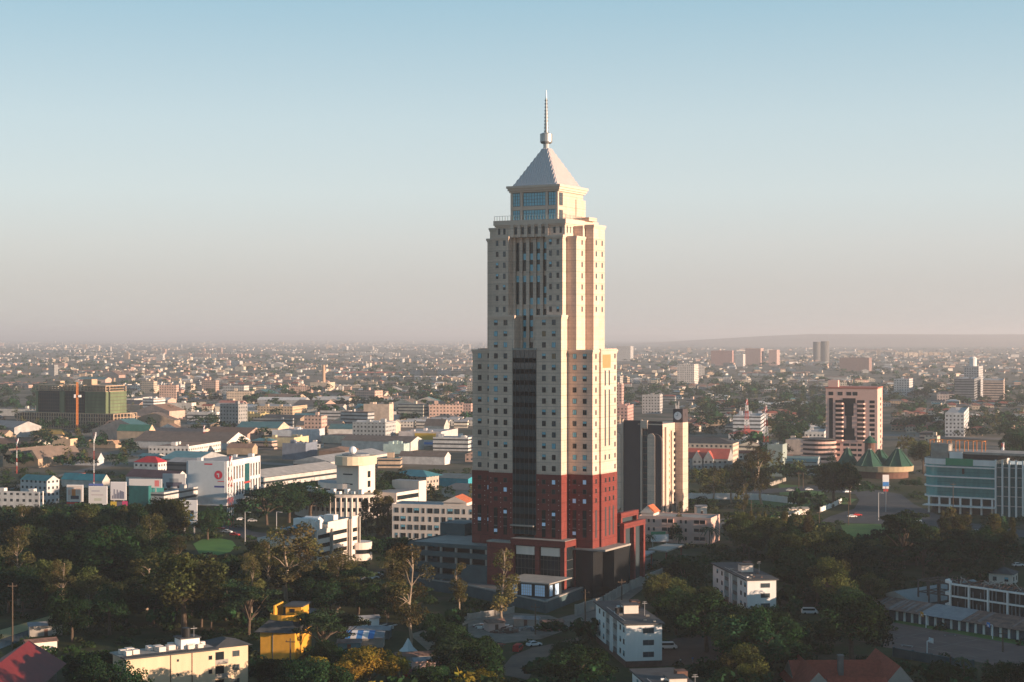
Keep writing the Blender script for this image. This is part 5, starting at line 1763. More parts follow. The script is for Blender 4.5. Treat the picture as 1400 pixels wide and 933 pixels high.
for nm, lb, sp_, wc, rc, fi in far:
    M(nm, lb, 'tower block' if 'block' in nm or 'office' in nm else 'hall', blk(*sp_), wc, rc, 'flat', fi)
c = gp(1122, 494)
t = thing('silo_towers', 'dark pair of round towers on the skyline at right', 'round towers', c)
q = MB(); q.cyl(-13, 0, .02, 66, 13, 13, 18, 0); q.build('tower', MATS['concrete_dark'], t)
q = MB(); q.cyl(15, 0, .02, 68, 14, 14, 18, 0); q.build('tower', MATS['concrete_dark'], t)
OCC.append((c.x, c.y, 40))
t = thing('lookout_turret', 'white capped turret on the roof of the grey and cream tower at far right', 'turret', gp(1333, 545))
q = MB(); q.cyl(0, 10, 44, 54, 5, 5, 14, 0); q.cyl(0, 10, 54, 57, 6, 3, 14, 0); q.build('turret', MATS['white'], t)

# ------------------------------------------------------------------ billboards
def billboard(label, xl, xr, yt, yb, ybase, art):
    c = gp((xl + xr) / 2, ybase)
    s = (ybase - HZ) / H
    wd, hh, z0 = (xr - xl) / s, (yb - yt) / s, (ybase - yb) / s
    t = thing('billboard', label, 'billboard', c, R(-6), 'advertising billboards by the park')
    q = MB(); q.box(-wd / 2, -.2, z0, wd / 2, .3, z0 + hh); q.build('panel', MATS['paint_white'], t)
    q = MB()
    for x in (-wd * .3, wd * .3):
        q.box(x - .25, 0.31, .02, x + .25, .7, z0 + hh * .8)
    q.build('posts', MATS['steel'], t)
    q = MB(); mats_ = []
    for (u0, v0, u1, v1, col) in art:
        k = 'ad_%02d_%02d_%02d' % tuple(int(99 * x) for x in col)
        mm = mat(k, col, .6, 0)
        if mm not in mats_: mats_.append(mm)
        d = .22 + .01 * len(q.f)
        q.face([(-wd / 2 + wd * u0, -d, z0 + hh * v0), (-wd / 2 + wd * u1, -d, z0 + hh * v0), (-wd / 2 + wd * u1, -d, z0 + hh * v1), (-wd / 2 + wd * u0, -d, z0 + hh * v1)], mats_.index(mm))
    q.build('poster', mats_, t)
    return t
N_, O_, K_, B_, R_ = (.03, .03, .05), (.65, .22, .06), (.10, .10, .14), (.03, .25, .50), (.60, .06, .05)
billboard('white billboard with an orange figure and dark shapes, leftmost of the row', 91, 114, 663, 686, 704, [(.05, .05, .95, .95, (.62, .55, .50)), (.30, .35, .55, .75, O_), (.25, .15, .75, .35, N_), (.1, .4, .25, .7, (.6, .4, .35)), (.6, .45, .85, .8, (.6, .45, .38)), (0, -.14, .7, -.03, R_)])
billboard('pale white billboard with faint grey lettering in the middle of the row', 121, 147, 665, 690, 706, [(.04, .04, .96, .96, (.58, .58, .57)), (.15, .7, .6, .78, (.4, .4, .45)), (.15, .5, .8, .56, (.45, .4, .42)), (.3, .2, .7, .35, (.45, .48, .40)), (0, 1.03, .8, 1.14, (.10, .15, .40))])
billboard('white billboard with a dark skyline drawing, right end of the row', 151, 173, 659, 684, 704, [(.04, .04, .96, .96, (.60, .60, .62))] + [(.1 + .1 * k, .08, .17 + .1 * k, .25 + .35 * abs(math.sin(k * 1.7)), (.16, .17, .24)) for k in range(8)] + [(0, -.4, .4, -.08, (.55, .4, .05)), (.4, -.4, .75, -.08, K_), (.75, -.4, 1.1, -.05, (.5, .05, .15))])
billboard('white billboard with blue figures over the park trees', 247, 270, 684, 717, 730, [(.03, .03, .97, .97, (.60, .62, .64)), (.45, .12, .75, .45, B_), (.35, .35, .5, .5, N_), (.6, .42, .8, .58, N_), (.2, .08, .45, .22, (.6, .4, .1)), (.15, .8, .7, .84, (.4, .4, .45))])
billboard('wide poster with a dark off road car picture by the arcade', 222, 254, 648, 668, 676, [(.0, .0, 1, .98, (.55, .55, .55)), (.15, .12, .85, .42, K_), (.3, .42, .7, .68, (.30, .32, .34)), (.2, .02, .35, .2, N_), (.65, .02, .8, .2, N_)])
billboard('white fascia board with a red square above the green glass hall', 176, 222, 655, 667, 699, [(.0, .0, 1, 1, (.55, .55, .55)), (.78, .15, .92, .85, (.60, .18, .18))])

# green and white name board beside the pink flats
c = gp(902, 748)
t = thing('sign_board', 'green and white sign board in front of the pink flats', 'sign', c, R(8))
q = MB(); q.box(-3.6, -.15, 2.2, 3.6, .15, 5.0, 0); q.box(-3.6, -.15, 5.01, 2.4, .15, 6.2, 1); q.build('board', [MATS['paint_white'], MATS['paint_green']], t)
q = MB(); q.box(-3, .16, .02, -2.7, .4, 5); q.box(2.7, .16, .02, 3, .4, 5); q.build('posts', MATS['steel'], t)

# ------------------------------------------------------------------ masts and poles
def mast(label, px_, yb, yt, wd=1.1, group='masts and thin aerials over the town'):
    c = gp(px_, yb); s = (yb - HZ) / H; hh = (yb - yt) / s
    t = thing('lattice_mast', label, 'radio mast', c, rng.uniform(0, 1), group)
    q = MB()
    n = max(6, int(hh / 2.2))
    for k in range(n):
        z0, z1 = hh * k / n, hh * (k + 1) / n
        r0, r1 = wd * (1 - .75 * k / n), wd * (1 - .75 * (k + 1) / n)
        m = (k * 7 // n) % 2
        C4 = [(-1, -1), (1, -1), (1, 1), (-1, 1)]
        for i in range(4):
            a_, b_ = C4[i], C4[(i + 1) % 4]
            q.tube((a_[0] * r0, a_[1] * r0, z0 + .02), (a_[0] * r1, a_[1] * r1, z1), .04 + .035 * wd, n=4, m=m)
            q.tube((a_[0] * r0, a_[1] * r0, z0 + .02), (b_[0] * r1, b_[1] * r1, z1), .03 + .03 * wd, n=4, m=m)
    q.build('lattice', [MATS['paint_red'], MATS['paint_white']], t)
    q = MB()
    for k in range(4):
        q.box(-wd * .4 + .3 * k, -.5, hh * (.86 + .03 * k), -wd * .4 + .25 + .3 * k, .4, hh * (.92 + .03 * k))
    q.build('antennas', MATS['paint_white'], t)
mast('red and white lattice mast in front of the poster wall block', 315, 722, 624, 1.2)
mast('red lattice mast beside the white four storey office', 1021, 614, 546, 2.2)
mast('red lattice mast above the pale green slab block', 1047, 628, 556, 2.0)
mast('thin mast rising over the billboards', 128.5, 690, 592, .22)
mast('thin mast at the left over the three gabled shed', 23, 648, 600, .22)
mast('slender tower mast behind the very long shed', 279, 612, 582, 1.2)
mast('white aerial mast with red top at the right edge', 1371, 688, 606, 1.6)
def pole(label, px_, yb, yt, kind='wood', arm=1):
    c = gp(px_, yb); s = (yb - HZ) / H; hh = min((yb - yt) / s, 26)
    t = thing('street_lamp' if kind != 'wood' else 'utility_pole', label, 'street lamp' if kind != 'wood' else 'pole', c, rng.uniform(-.4, .4), 'poles and lamps along the streets')
    q = MB(); q.cyl(0, 0, .02, hh, .24, .15, 8)
    q.build('pole', MATS['bark' if kind == 'wood' else 'steel'], t)
    q = MB()
    if kind == 'wood':
        q.box(-1.3, -.1, hh - 1.0, 1.3, .1, hh - .8)
        for x in (-1.1, 0, 1.1): q.box(x - .06, -.06, hh - .8, x + .06, .06, hh - .5)
        q.build('cross_arm', MATS['bark'], t)
    else:
        q.box(-.1, -.1, hh - .1, 2.2 * arm, .1, hh + .05); q.box(1.4 * arm, -.25, hh - .22, 2.5 * arm, .25, hh - .1)
        q.build('lamp_arm', MATS['steel'], t)
for i, (x, yb, yt, kd, lb) in enumerate([
    (17, 893, 797, 'wood', 'tall reddish pole at the left edge beside the stream path'),
    (397, 912, 873, 'wood', 'leaning green grey pole below the yellow house'),
    (732, 868, 826, 'wood', 'utility pole at the corner of the terrace wall'),
    (800, 855, 806, 'wood', 'utility pole on the lane right of the terrace'),
    (850, 838, 792, 'wood', 'utility pole beside the tree behind the white apartment block'),
    (1027, 720, 684, 'wood', 'pale pole near the roundabout kerb'),
    (1120, 726, 698, 'wood', 'short pale pole near the roundabout'),
    (1201, 712, 674, 'lamp', 'grey lamp post on the junction'),
    (1160, 718, 685, 'wood', 'brown pole beside the white car at the junction'),
    (1211, 700, 664, 'lamp', 'lamp post under the blue junction sign'),
    (1092, 670, 645, 'wood', 'left pale post of the pair by the lawn'),
    (1098, 668, 646, 'wood', 'right pale post of the pair by the lawn'),
    (1032, 672, 648, 'wood', 'short pale post among the eucalyptus trunks'),
    (1303, 708, 660, 'wood', 'leaning pole in front of the glass office'),
    (335, 745, 700, 'lamp', 'lamp post beside the golf green'),
    (378, 745, 700, 'lamp', 'lamp post in the park trees left of the cream office block'),
    (1371, 892, 862, 'wood', 'dark post at the far right corner of the court'),
    (1148, 760, 735, 'lamp', 'lamp post hidden in trees above the sunlit apartment block')]):
    pole(lb, x, yb, yt, kd)
c = gp(1211, 690)
t = thing('road_sign', 'blue and white sign panel with a red foot over the junction', 'road sign', c)
q = MB(); q.box(-1.6, -.2, 8, 1.6, .2, 15, 0); q.box(-1.5, -.24, 9.2, 1.5, -.2, 11.4, 1); q.box(-1.2, -.22, 6.6, 1.2, .2, 7.8, 2); q.build('panel', [MATS['paint_white'], MATS['paint_blue'], MATS['paint_red']], t)
q = MB(); q.cyl(0, 0, .02, 6.6, .25, .25, 8); q.build('post', MATS['steel'], t)
# basketball hoops on the court
def hoop(label, x, yb, yt, m, ang_):
    c = gp(x, yb); hh = 3.9
    t = thing('basketball_hoop', label, 'basketball hoop', c, ang_, 'basketball hoops on the court')
    q = MB(); q.tube((0, 0, .02), (0, 0, hh), .14, .12, 8); q.tube((0, 0, hh), (1.2, 0, hh + .2), .12, .1, 8); q.build('post', MATS['paint_white'], t)
    q = MB(); q.box(1.2, -1.0, hh - .5, 1.3, 1.0, hh + .8, 0); q.box(1.31, -.35, hh - .35, 1.33, .35, hh + .2, 1); q.build('backboard', [MATS[m], MATS['paint_white']], t)
    q = MB()
    for k in range(12):
        a0, a1 = k * math.pi / 6, (k + 1) * math.pi / 6
        q.tube((1.6 + .25 * math.cos(a0), .25 * math.sin(a0), hh - .3), (1.6 + .25 * math.cos(a1), .25 * math.sin(a1), hh - .3), .02, n=4)
    q.build('rim', MATS['paint_orange'], t)
hoop('basketball hoop with yellow board at the far side of the court', 1266, 859, 843, 'yellow', R(190))
hoop('basketball hoop with blue board at the right of the court', 1357, 874, 858, 'paint_blue', R(190))
hoop('basketball hoop with white board at the near side of the court', 1267.5, 897, 876, 'paint_white', R(20))
for x, y, lb in ((1240, 885, 'pale bench lying on the court near its left end'), (1299, 870, 'dark bench on the court below the hoops')):
    c = gp(x, y); t = thing('court_bench', lb, 'bench', c, R(-35 if x < 1250 else 5), 'benches on the court')
    q = MB(); q.box(-1.8, -.25, .42, 1.8, .25, .5); q.build('seat', MATS['tin_grey' if x < 1250 else 'concrete_dark'], t)
    q = MB(); q.box(-1.5, -.2, .02, -1.35, .2, .42); q.build('leg', MATS['steel'], t)
    q = MB(); q.box(1.35, -.2, .02, 1.5, .2, .42); q.build('leg', MATS['steel'], t)

# ------------------------------------------------------------------ roads, lawns, paths
ZR = .06
flat('road', [(1120, 714), (1136, 706), (1168, 696), (1175, 684), (1168, 674), (1196, 670), (1232, 676), (1250, 690), (1300, 712), (1420, 728), (1420, 738), (1290, 722), (1240, 718), (1180, 716)], ZR, MATS['asphalt'])
flat('road', [(930, 716), (1010, 707), (1050, 705), (1050, 712), (990, 722), (930, 728)], ZR, mat('road_grey', (.13, .12, .11), .9, .2, .2))
flat('road', [(1000, 672), (1060, 668), (1110, 664), (1172, 668), (1172, 676), (1110, 671), (1060, 674), (1000, 679)], ZR + .01, MATS['asphalt'])
flat('lawn', [(1064, 662), (1128, 667), (1126, 679), (1066, 677)], ZR, MATS['lawn'])
flat('lawn', [(1018, 684), (1076, 686), (1112, 688), (1098, 696), (1030, 694)], ZR, MATS['lawn'])
flat('lawn', [(1148, 716), (1206, 717), (1216, 724), (1190, 738), (1158, 736)], ZR, MATS['lawn'])
flat('lawn', [(1240, 720), (1290, 724), (1282, 740), (1230, 738)], ZR, MATS['lawn'])
flat('lawn', [(1150, 680), (1172, 683), (1160, 690), (1140, 690)], ZR, MATS['lawn'])
flat('golf_green', [(264, 744), (276, 738), (300, 736), (318, 740), (323, 747), (315, 755), (296, 760), (272, 757)], ZR, mat('green_turf', (.08, .20, .035), .95, .12, .15))
flat('lawn', [(425, 812), (456, 808), (462, 826), (430, 832)], ZR, MATS['lawn'])
flat('road', [(292, 716), (312, 714), (345, 727), (400, 735), (420, 745), (395, 745), (340, 738), (300, 727)], ZR, MATS['asphalt'])
flat('road', [(680, 922), (700, 897), (728, 886), (760, 880), (790, 872), (792, 880), (758, 893), (735, 905), (722, 930)], ZR, MATS['dirt'])
flat('yard', [(640, 848), (700, 838), (752, 842), (790, 856), (740, 874), (690, 880), (640, 870)], ZR - .02, mat('yard_soil', (.17, .145, .12), .95, .35, .25))
flat('path', [(560, 868), (640, 842), (655, 846), (610, 866), (585, 890)], ZR + .01, mat('path_soil', (.24, .19, .14), .95, .25, .3))
flat('road', [(748, 850), (800, 836), (868, 800), (884, 790), (893, 795), (850, 828), (812, 852), (770, 862)], ZR, mat('lane', (.15, .13, .11), .95, .25, .2))
flat('yard', [(900, 912), (1000, 905), (1010, 870), (940, 868), (905, 880)], ZR, mat('yard_earth', (.085, .05, .035), .95, .25, .15))
flat('court', [(1219, 851), (1425, 888), (1425, 922), (1322.7, 903), (1207, 885)], ZR + .02, MATS['court'])
b = MB()
def cpt(x, y): return O + e * x - nrm * y
for (xa, ya, xb, yb_) in ((4, 5, 50, 5), (4, 27, 50, 27), (18, 5, 18, 27), (34, 5, 34, 27), (4, 16, 50, 16)):
    p, q2 = cpt(xa, ya), cpt(xb, yb_); d = (q2 - p).normalized(); s_ = Vector((-d.y, d.x, 0)) * .09
    b.face([(p.x - s_.x, p.y - s_.y, .1), (q2.x - s_.x, q2.y - s_.y, .1), (q2.x + s_.x, q2.y + s_.y, .1), (p.x + s_.x, p.y + s_.y, .1)])
tag(b.build('court_markings', mat('worn_line', (.22, .20, .18), .9, .5, .4)), kind='structure')
flat('lawn', [(1200, 838), (1425, 882), (1425, 888), (1219, 851), (1195, 846)], ZR + .01, MATS['lawn'])
flat('path', [(0, 862), (70, 842), (75, 850), (20, 868), (0, 878)], ZR, mat('verge', (.26, .22, .10), .95, .25, .2))
flat('water', [(0, 875), (40, 862), (72, 850), (74, 858), (40, 872), (0, 888)], ZR + .02, mat('stream', (.10, .12, .13), .15, .2, .2))
def wall_line(label, pxs, hh, m, name='boundary_wall', cat='wall', th=.25):
    t = thing(name, label, cat, gp(*pxs[0]))
    P = [gp(*p) - gp(*pxs[0]) for p in pxs]
    q = MB()
    for a_, b_ in zip(P[:-1], P[1:]):
        d = (b_ - a_).normalized(); s_ = Vector((-d.y, d.x, 0)) * th
        q.prism([(a_.x - s_.x, a_.y - s_.y), (b_.x - s_.x, b_.y - s_.y), (b_.x + s_.x, b_.y + s_.y), (a_.x + s_.x, a_.y + s_.y)], .02, hh)
    q.build('panel', MATS[m], t)
    q = MB()
    for a_, b_ in zip(P[:-1], P[1:]):
        n = max(1, int((b_ - a_).length / 5))
        for k in range(n + 1):
            p = a_ + (b_ - a_) * k / n
            q.box(p.x - .32, p.y - .32, .02, p.x + .32, p.y + .32, hh + .2)
    q.build('posts', MATS[m], t)
wall_line('long white sheet fence along the lawn right of the clock tower', [(932, 683), (1000, 683), (1040, 684), (1091, 690)], 3.2, 'white', 'fence', 'fence')
wall_line('white wall angled beside the parked white tents', [(1064, 715), (1083, 711), (1096, 703)], 2.6, 'white')
wall_line('white curving kerb wall beside the roundabout', [(1122, 700), (1138, 694), (1150, 688)], 2.2, 'white')
wall_line('concrete boundary wall along the lane right of the terrace', [(787, 842), (824, 830), (860, 808), (905, 790)], 3.2, 'concrete')
wall_line('beige low wall near the pale green slab block', [(1048, 667), (1074, 658)], 2.2, 'concrete')
wall_line('low blue grey wall along the near edge of the court', [(1222, 898), (1300, 912), (1330, 916)], 2.4, 'tealwall')
wall_line('pale grey wall across the yard of scrap heaps', [(640, 848), (676, 842), (702, 838)], 1.8, 'concrete')
for pxs in ([(0, 668), (120, 640), (330, 598), (336, 600), (124, 644), (0, 673)], [(-10, 612), (240, 624), (480, 640), (480, 643), (240, 627), (-10, 615)], [(450, 640), (560, 612), (660, 592), (664, 594), (563, 615), (452, 644)],
            [(860, 640), (1000, 606), (1150, 570), (1154, 571), (1003, 609), (862, 645)], [(900, 580), (1100, 590), (1400, 600), (1400, 603), (1100, 593), (900, 582)], [(60, 596), (250, 560), (420, 530), (424, 531), (254, 562), (66, 598)]):
    flat('road', pxs, ZR, mat('town_road', (.17, .155, .14), .95, .25, .05))
# ------------------------------------------------------------------ labels by neighbourhood
ORD = ['', 'second', 'third', 'fourth', 'fifth', 'sixth', 'seventh', 'eighth', 'ninth', 'tenth', 'eleventh', 'twelfth', 'thirteenth', 'fourteenth', 'fifteenth', 'sixteenth', 'seventeenth', 'eighteenth', 'nineteenth', 'twentieth']
LAND += [(60, 470, 'the hazy left skyline'), (330, 470, 'the pale far town'), (560, 475, 'the skyline left of the tower'), (900, 485, 'the skyline right of the tower'), (1120, 475, 'the round skyline towers'),
         (1300, 490, 'the dusty plain at right'), (20, 610, 'the three gabled shed'), (245, 555, 'the big white hall'), (600, 600, 'the superstore'), (330, 520, 'the tree belt'),
         (960, 620, 'the cream dormer building'), (1075, 560, 'the red lattice masts'), (1340, 570, 'the red roofed estate'), (1235, 530, 'the white slab'), (1335, 525, 'the turreted tower'), (880, 550, 'the grey windowed flats'),
         (293, 747, 'the golf green'), (130, 680, 'the billboards'), (690, 860, 'the scrap yard'), (1190, 695, 'the junction'), (1040, 685, 'the white sheet fence'), (1270, 875, 'the basketball court'),
         (500, 870, 'the striped stall'), (110, 790, 'the park trees'), (320, 700, 'the lattice mast'), (860, 800, 'the lane')]
def auto_labels(items):
    """items: (object, phrase, px, py). Each label names what it is and what it stands by; ties are counted from the left"""
    cells = {}
    for o, ph, x, y in items:
        L = min(LAND, key=lambda q: (q[0] - x) ** 2 + (2.2 * (q[1] - y)) ** 2)
        dx, dy = x - L[0], y - L[1]
        if abs(dx) >= abs(dy) * 1.3:
            rel = 'right of' if dx > 0 else 'left of'
        else:
            rel = 'below' if dy > 0 else 'above'
        cells.setdefault((ph, rel, L[2]), []).append((x, o))
    for (ph, rel, l), v in cells.items():
        v.sort(key=lambda q: q[0])
        n = len(v)
        for i, (x, o) in enumerate(v):
            if n == 1:
                o['label'] = '%s %s %s' % (ph, rel, l)
            elif i == 0:
                o['label'] = '%s %s %s, leftmost of %s' % (ph, rel, l, 'two' if n == 2 else 'them')
            elif i == n - 1:
                o['label'] = '%s %s %s, rightmost of %s' % (ph, rel, l, 'two' if n == 2 else 'them')
            else:
                o['label'] = '%s %s %s, %s from the left' % (ph, rel, l, ORD[i] if i < 20 else 'number %d' % (i + 1))
            if len(o['label'].split()) > 16:
                o['label'] = o['label'].replace(' walled house with', ' house,').replace('from the left', 'from left').replace(' with ', ', ')

# ------------------------------------------------------------------ foliage
def leaf_mat(name, trans=0.25):
    m = bpy.data.materials.new(name)
    m.use_nodes = True
    n = m.node_tree
    n.nodes.clear()
    ou = n.nodes.new('ShaderNodeOutputMaterial')
    at = n.nodes.new('ShaderNodeAttribute'); at.attribute_name = 'Col'
    oi = n.nodes.new('ShaderNodeObjectInfo')
    hs = n.nodes.new('ShaderNodeHueSaturation')
    mr = n.nodes.new('ShaderNodeMapRange'); mr.inputs['To Min'].default_value, mr.inputs['To Max'].default_value = 0.475, 0.525
    n.links.new(oi.outputs['Random'], mr.inputs['Value']); n.links.new(mr.outputs[0], hs.inputs['Hue'])
    m2 = _math(n, 'FRACT', _math(n, 'MULTIPLY', oi.outputs['Random'], 7.31))
    m3 = n.nodes.new('ShaderNodeMapRange'); m3.inputs['To Min'].default_value, m3.inputs['To Max'].default_value = 0.6, 1.35
    n.links.new(m2, m3.inputs['Value']); n.links.new(m3.outputs[0], hs.inputs['Value'])
    n.links.new(at.outputs['Color'], hs.inputs['Color'])
    d = n.nodes.new('ShaderNodeBsdfDiffuse'); t = n.nodes.new('ShaderNodeBsdfTranslucent'); x = n.nodes.new('ShaderNodeMixShader')
    x.inputs[0].default_value = trans
    n.links.new(hs.outputs[0], d.inputs[0]); n.links.new(hs.outputs[0], t.inputs[0])
    n.links.new(d.outputs[0], x.inputs[1]); n.links.new(t.outputs[0], x.inputs[2]); n.links.new(x.outputs[0], ou.inputs[0])
    return m
LEAF = leaf_mat('leaves')

def leaves(clumps, n, size, col, seed, cvar=0.45, droop=0.0, lsize=0.35):
    """clumps: (x,y,z,rx,ry,rz). Returns verts (4n,3) and one colour per leaf"""
    g_ = np.random.default_rng(seed)
    C = np.array(clumps, float)
    wgt = (C[:, 3] * C[:, 4] + C[:, 3] * C[:, 5]); wgt /= wgt.sum()
    idx = g_.choice(len(C), n, p=wgt)
    d = g_.normal(size=(n, 3)); d /= np.linalg.norm(d, axis=1, keepdims=True)
    rad = 0.55 + 0.5 * g_.random(n) ** 0.6
    p = C[idx, :3] + d * C[idx, 3:6] * rad[:, None]
    nrm = d * 0.8 + g_.normal(size=(n, 3)) * 0.7; nrm[:, 2] += 0.25
    nrm /= np.linalg.norm(nrm, axis=1, keepdims=True)
    a = np.cross(nrm, g_.normal(size=(n, 3))); a /= np.linalg.norm(a, axis=1, keepdims=True) + 1e-9
    if droop:
        a[:, 2] -= droop; a /= np.linalg.norm(a, axis=1, keepdims=True)
    b = np.cross(nrm, a)
    s = size * (1 - lsize + 2 * lsize * g_.random(n))
    e = s * (0.5 + 0.4 * g_.random(n))
    v = np.empty((n, 4, 3))
    v[:, 0] = p - a * s[:, None] * .5
    v[:, 1] = p + b * e[:, None] * .5 - a * s[:, None] * .08
    v[:, 2] = p + a * s[:, None] * .5
    v[:, 3] = p - b * e[:, None] * .5 + a * s[:, None] * .08
    cc = 1 + cvar * (g_.random(len(C)) - .5) * 2
    hue = 1 + .22 * (g_.random((len(C), 3)) - .5)
    c = np.array(col)[None, :] * cc[idx][:, None] * hue[idx] * (0.75 + 0.5 * g_.random(n))[:, None]
    return v.reshape(-1, 3), c

def quad_mesh(name, v, c, m):
    n = len(v) // 4
    me = bpy.data.meshes.new(name)
    me.vertices.add(len(v)); me.vertices.foreach_set('co', np.ascontiguousarray(v, np.float32).ravel())
    me.loops.add(4 * n); me.loops.foreach_set('vertex_index', np.arange(4 * n, dtype=np.int32))
    me.polygons.add(n); me.polygons.foreach_set('loop_start', np.arange(0, 4 * n, 4, dtype=np.int32))
    try:
        me.polygons.foreach_set('loop_total', np.full(n, 4, dtype=np.int32))
    except Exception:
        pass
    ca = me.color_attributes.new('Col', 'FLOAT_COLOR', 'POINT')
    cc = np.ones((4 * n, 4), np.float32); cc[:, :3] = np.repeat(c, 4, axis=0)
    ca.data.foreach_set('color', cc.ravel())
    me.materials.append(m)
    me.update(calc_edges=True)
    return me

def limbs(b, base, tips, r0, seed, m=0):
    g_ = random.Random(seed)
    for tx, ty, tz in tips:
        p0 = Vector(base); p3 = Vector((tx, ty, tz))
        p1 = p0.lerp(p3, .4) + Vector((g_.uniform(-.6, .6), g_.uniform(-.6, .6), g_.uniform(.2, 1.2)))
        p2 = p0.lerp(p3, .75) + Vector((g_.uniform(-.5, .5), g_.uniform(-.5, .5), g_.uniform(.0, .6)))
        b.tube(p0, p1, r0, r0 * .7, 6, m); b.tube(p1, p2, r0 * .7, r0 * .42, 5, m); b.tube(p2, p3, r0 * .42, r0 * .15, 4, m)

def proto(kind, seed):
    """-> (trunk MB, trunk material, clumps, leaf count, leaf size, colour, nominal height, nominal radius)"""
    g_ = random.Random(seed * 13 + hash(kind) % 1 + len(kind))
    b = MB(); cl = []
    if kind == 'broadleaf_tree':
        h, r = 16.0, 7.5
        for k in range(30):
            a = g_.uniform(0, 6.283); el = math.asin(g_.uniform(-.6, 1))
            rr = g_.uniform(.55, 1.0)
            cl.append((r * rr * math.cos(el) * math.cos(a) * .8, r * rr * math.cos(el) * math.sin(a) * .8, h * .53 + h * .38 * rr * math.sin(el), *(g_.uniform(1.5, 3.0),) * 2, g_.uniform(1.2, 2.2)))
        b.tube((0, 0, 0), (.2, .1, h * .22), .55, .42, 8); b.tube((.2, .1, h * .22), (0, .3, h * .42), .42, .34, 8)
        limbs(b, (.1, .2, h * .36), [c[:3] for c in cl[::3]], .26, seed)
        return b, 'bark', cl, 6000, .58, (.019, .045, .018), h, r
    if kind == 'olive_leaf_tree':
        b, bm, cl, n, sz, col, h, r = proto('broadleaf_tree', seed + 20)
        return b, 'bark', cl, n, sz, (.066, .074, .026), h, r
    if kind == 'eucalyptus_tree':
        h, r = 26.0, 6.5
        tips = []
        for k in range(24):
            t = g_.uniform(.38, 1.0); a = g_.uniform(0, 6.283)
            rr = r * (1.05 - .55 * abs(t - .62) / .4) * g_.uniform(.35, .85)
            s = g_.uniform(1.2, 2.5)
            cl.append((rr * math.cos(a), rr * math.sin(a), h * t - 1.2, s, s, s * g_.uniform(.7, 1.1)))
        x = y = 0.0; p = Vector((0, 0, 0)); rad = .5
        for k in range(6):
            q = Vector((p.x + g_.uniform(-.6, .6), p.y + g_.uniform(-.6, .6), h * .93 * (k + 1) / 6)); b.tube(p, q, rad, rad * .8, 7); p = q; rad *= .8
            if k in (1, 2, 3, 4):
                limbs(b, q, [c[:3] for c in sorted(cl, key=lambda c: abs(c[2] - q.z - 3))[:5]], rad * .55, seed + k)
        return b, 'bark_pale', cl, 4200, .5, (.095, .090, .034), h, r
    if kind == 'slim_eucalyptus':
        h, r = 22.0, 4.0
        for k in range(20):
            t = g_.uniform(.30, 1.0); a = g_.uniform(0, 6.283); rr = r * g_.uniform(.2, .7) * (1.1 - abs(t - .6))
            s = g_.uniform(.9, 1.8); cl.append((rr * math.cos(a), rr * math.sin(a), h * t - 1, s, s, s * 1.1))
        p = Vector((0, 0, 0)); rad = .36
        for k in range(6):
            q = Vector((p.x + g_.uniform(-.4, .4), p.y + g_.uniform(-.4, .4), h * .95 * (k + 1) / 6)); b.tube(p, q, rad, rad * .8, 7); p = q; rad *= .8
            if k: limbs(b, q, [c[:3] for c in sorted(cl, key=lambda c: abs(c[2] - q.z - 2))[:4]], rad * .5, seed + k)
        return b, 'bark_pale', cl, 2600, .5, (.10, .092, .034), h, r
    if kind == 'acacia_tree':
        h, r = 12.0, 8.0
        for k in range(26):
            a = g_.uniform(0, 6.283); rr = r * math.sqrt(g_.random()) * .85
            s = g_.uniform(1.6, 2.9); cl.append((rr * math.cos(a), rr * math.sin(a), h * (.95 - .22 * (rr / r) ** 2) - g_.choice([0, .8, 2.2, 3.4]), s, s, g_.uniform(.35, .7)))
        b.tube((0, 0, 0), (.3, 0, h * .3), .42, .34, 7)
        limbs(b, (.3, 0, h * .28), [c[:3] for c in cl[::2]], .22, seed)
        return b, 'bark', cl, 4600, .5, (.023, .043, .020), h, r
    if kind == 'casuarina_tree':
        h, r = 19.0, 4.2
        for k in range(38):
            t = g_.uniform(.12, 1.0); a = g_.uniform(0, 6.283); rr = r * (1.12 - t) * g_.uniform(.3, 1.0)
            s = g_.uniform(.7, 1.5); cl.append((rr * math.cos(a), rr * math.sin(a), h * t - .4, s, s, s * 1.25))
        b.tube((0, 0, 0), (0, 0, h * .5), .38, .24, 7); b.tube((0, 0, h * .5), (0, 0, h * .98), .24, .05, 6)
        limbs(b, (0, 0, h * .3), [c[:3] for c in cl[::4]], .1, seed)
        return b, 'bark', cl, 4200, .5, (.075, .068, .026), h, r
    if kind == 'golden_tree':
        h, r = 13.0, 6.0
        for k in range(26):
            a = g_.uniform(0, 6.283); el = math.asin(g_.uniform(-.3, 1)); rr = g_.uniform(.5, 1)
            s = g_.uniform(1.2, 2.2); cl.append((r * rr * math.cos(el) * math.cos(a) * .85, r * rr * math.cos(el) * math.sin(a) * .85, h * .55 + h * .38 * rr * math.sin(el), s, s, s * .85))
        b.tube((0, 0, 0), (.1, 0, h * .3), .4, .3, 7)
        limbs(b, (.1, 0, h * .28), [c[:3] for c in cl[::3]], .2, seed)
        return b, 'bark', cl, 4600, .5, (.24, .17, .028), h, r  # leaf colour holds the gold of low sunlight
    if kind == 'bushy_tree':
        h, r = 8.0, 4.4
        for k in range(18):
            a = g_.uniform(0, 6.283); el = math.asin(g_.uniform(-.5, 1)); rr = g_.uniform(.4, 1)
            s = g_.uniform(.9, 1.7); cl.append((r * rr * math.cos(el) * math.cos(a) * .85, r * rr * math.cos(el) * math.sin(a) * .85, h * .52 + h * .4 * rr * math.sin(el), s, s, s * .8))
        b.tube((0, 0, 0), (.1, 0, h * .35), .25, .18, 6)
        limbs(b, (.1, 0, h * .3), [c[:3] for c in cl[::3]], .12, seed)
        return b, 'bark', cl, 2600, .48, (.021, .056, .02), h, r

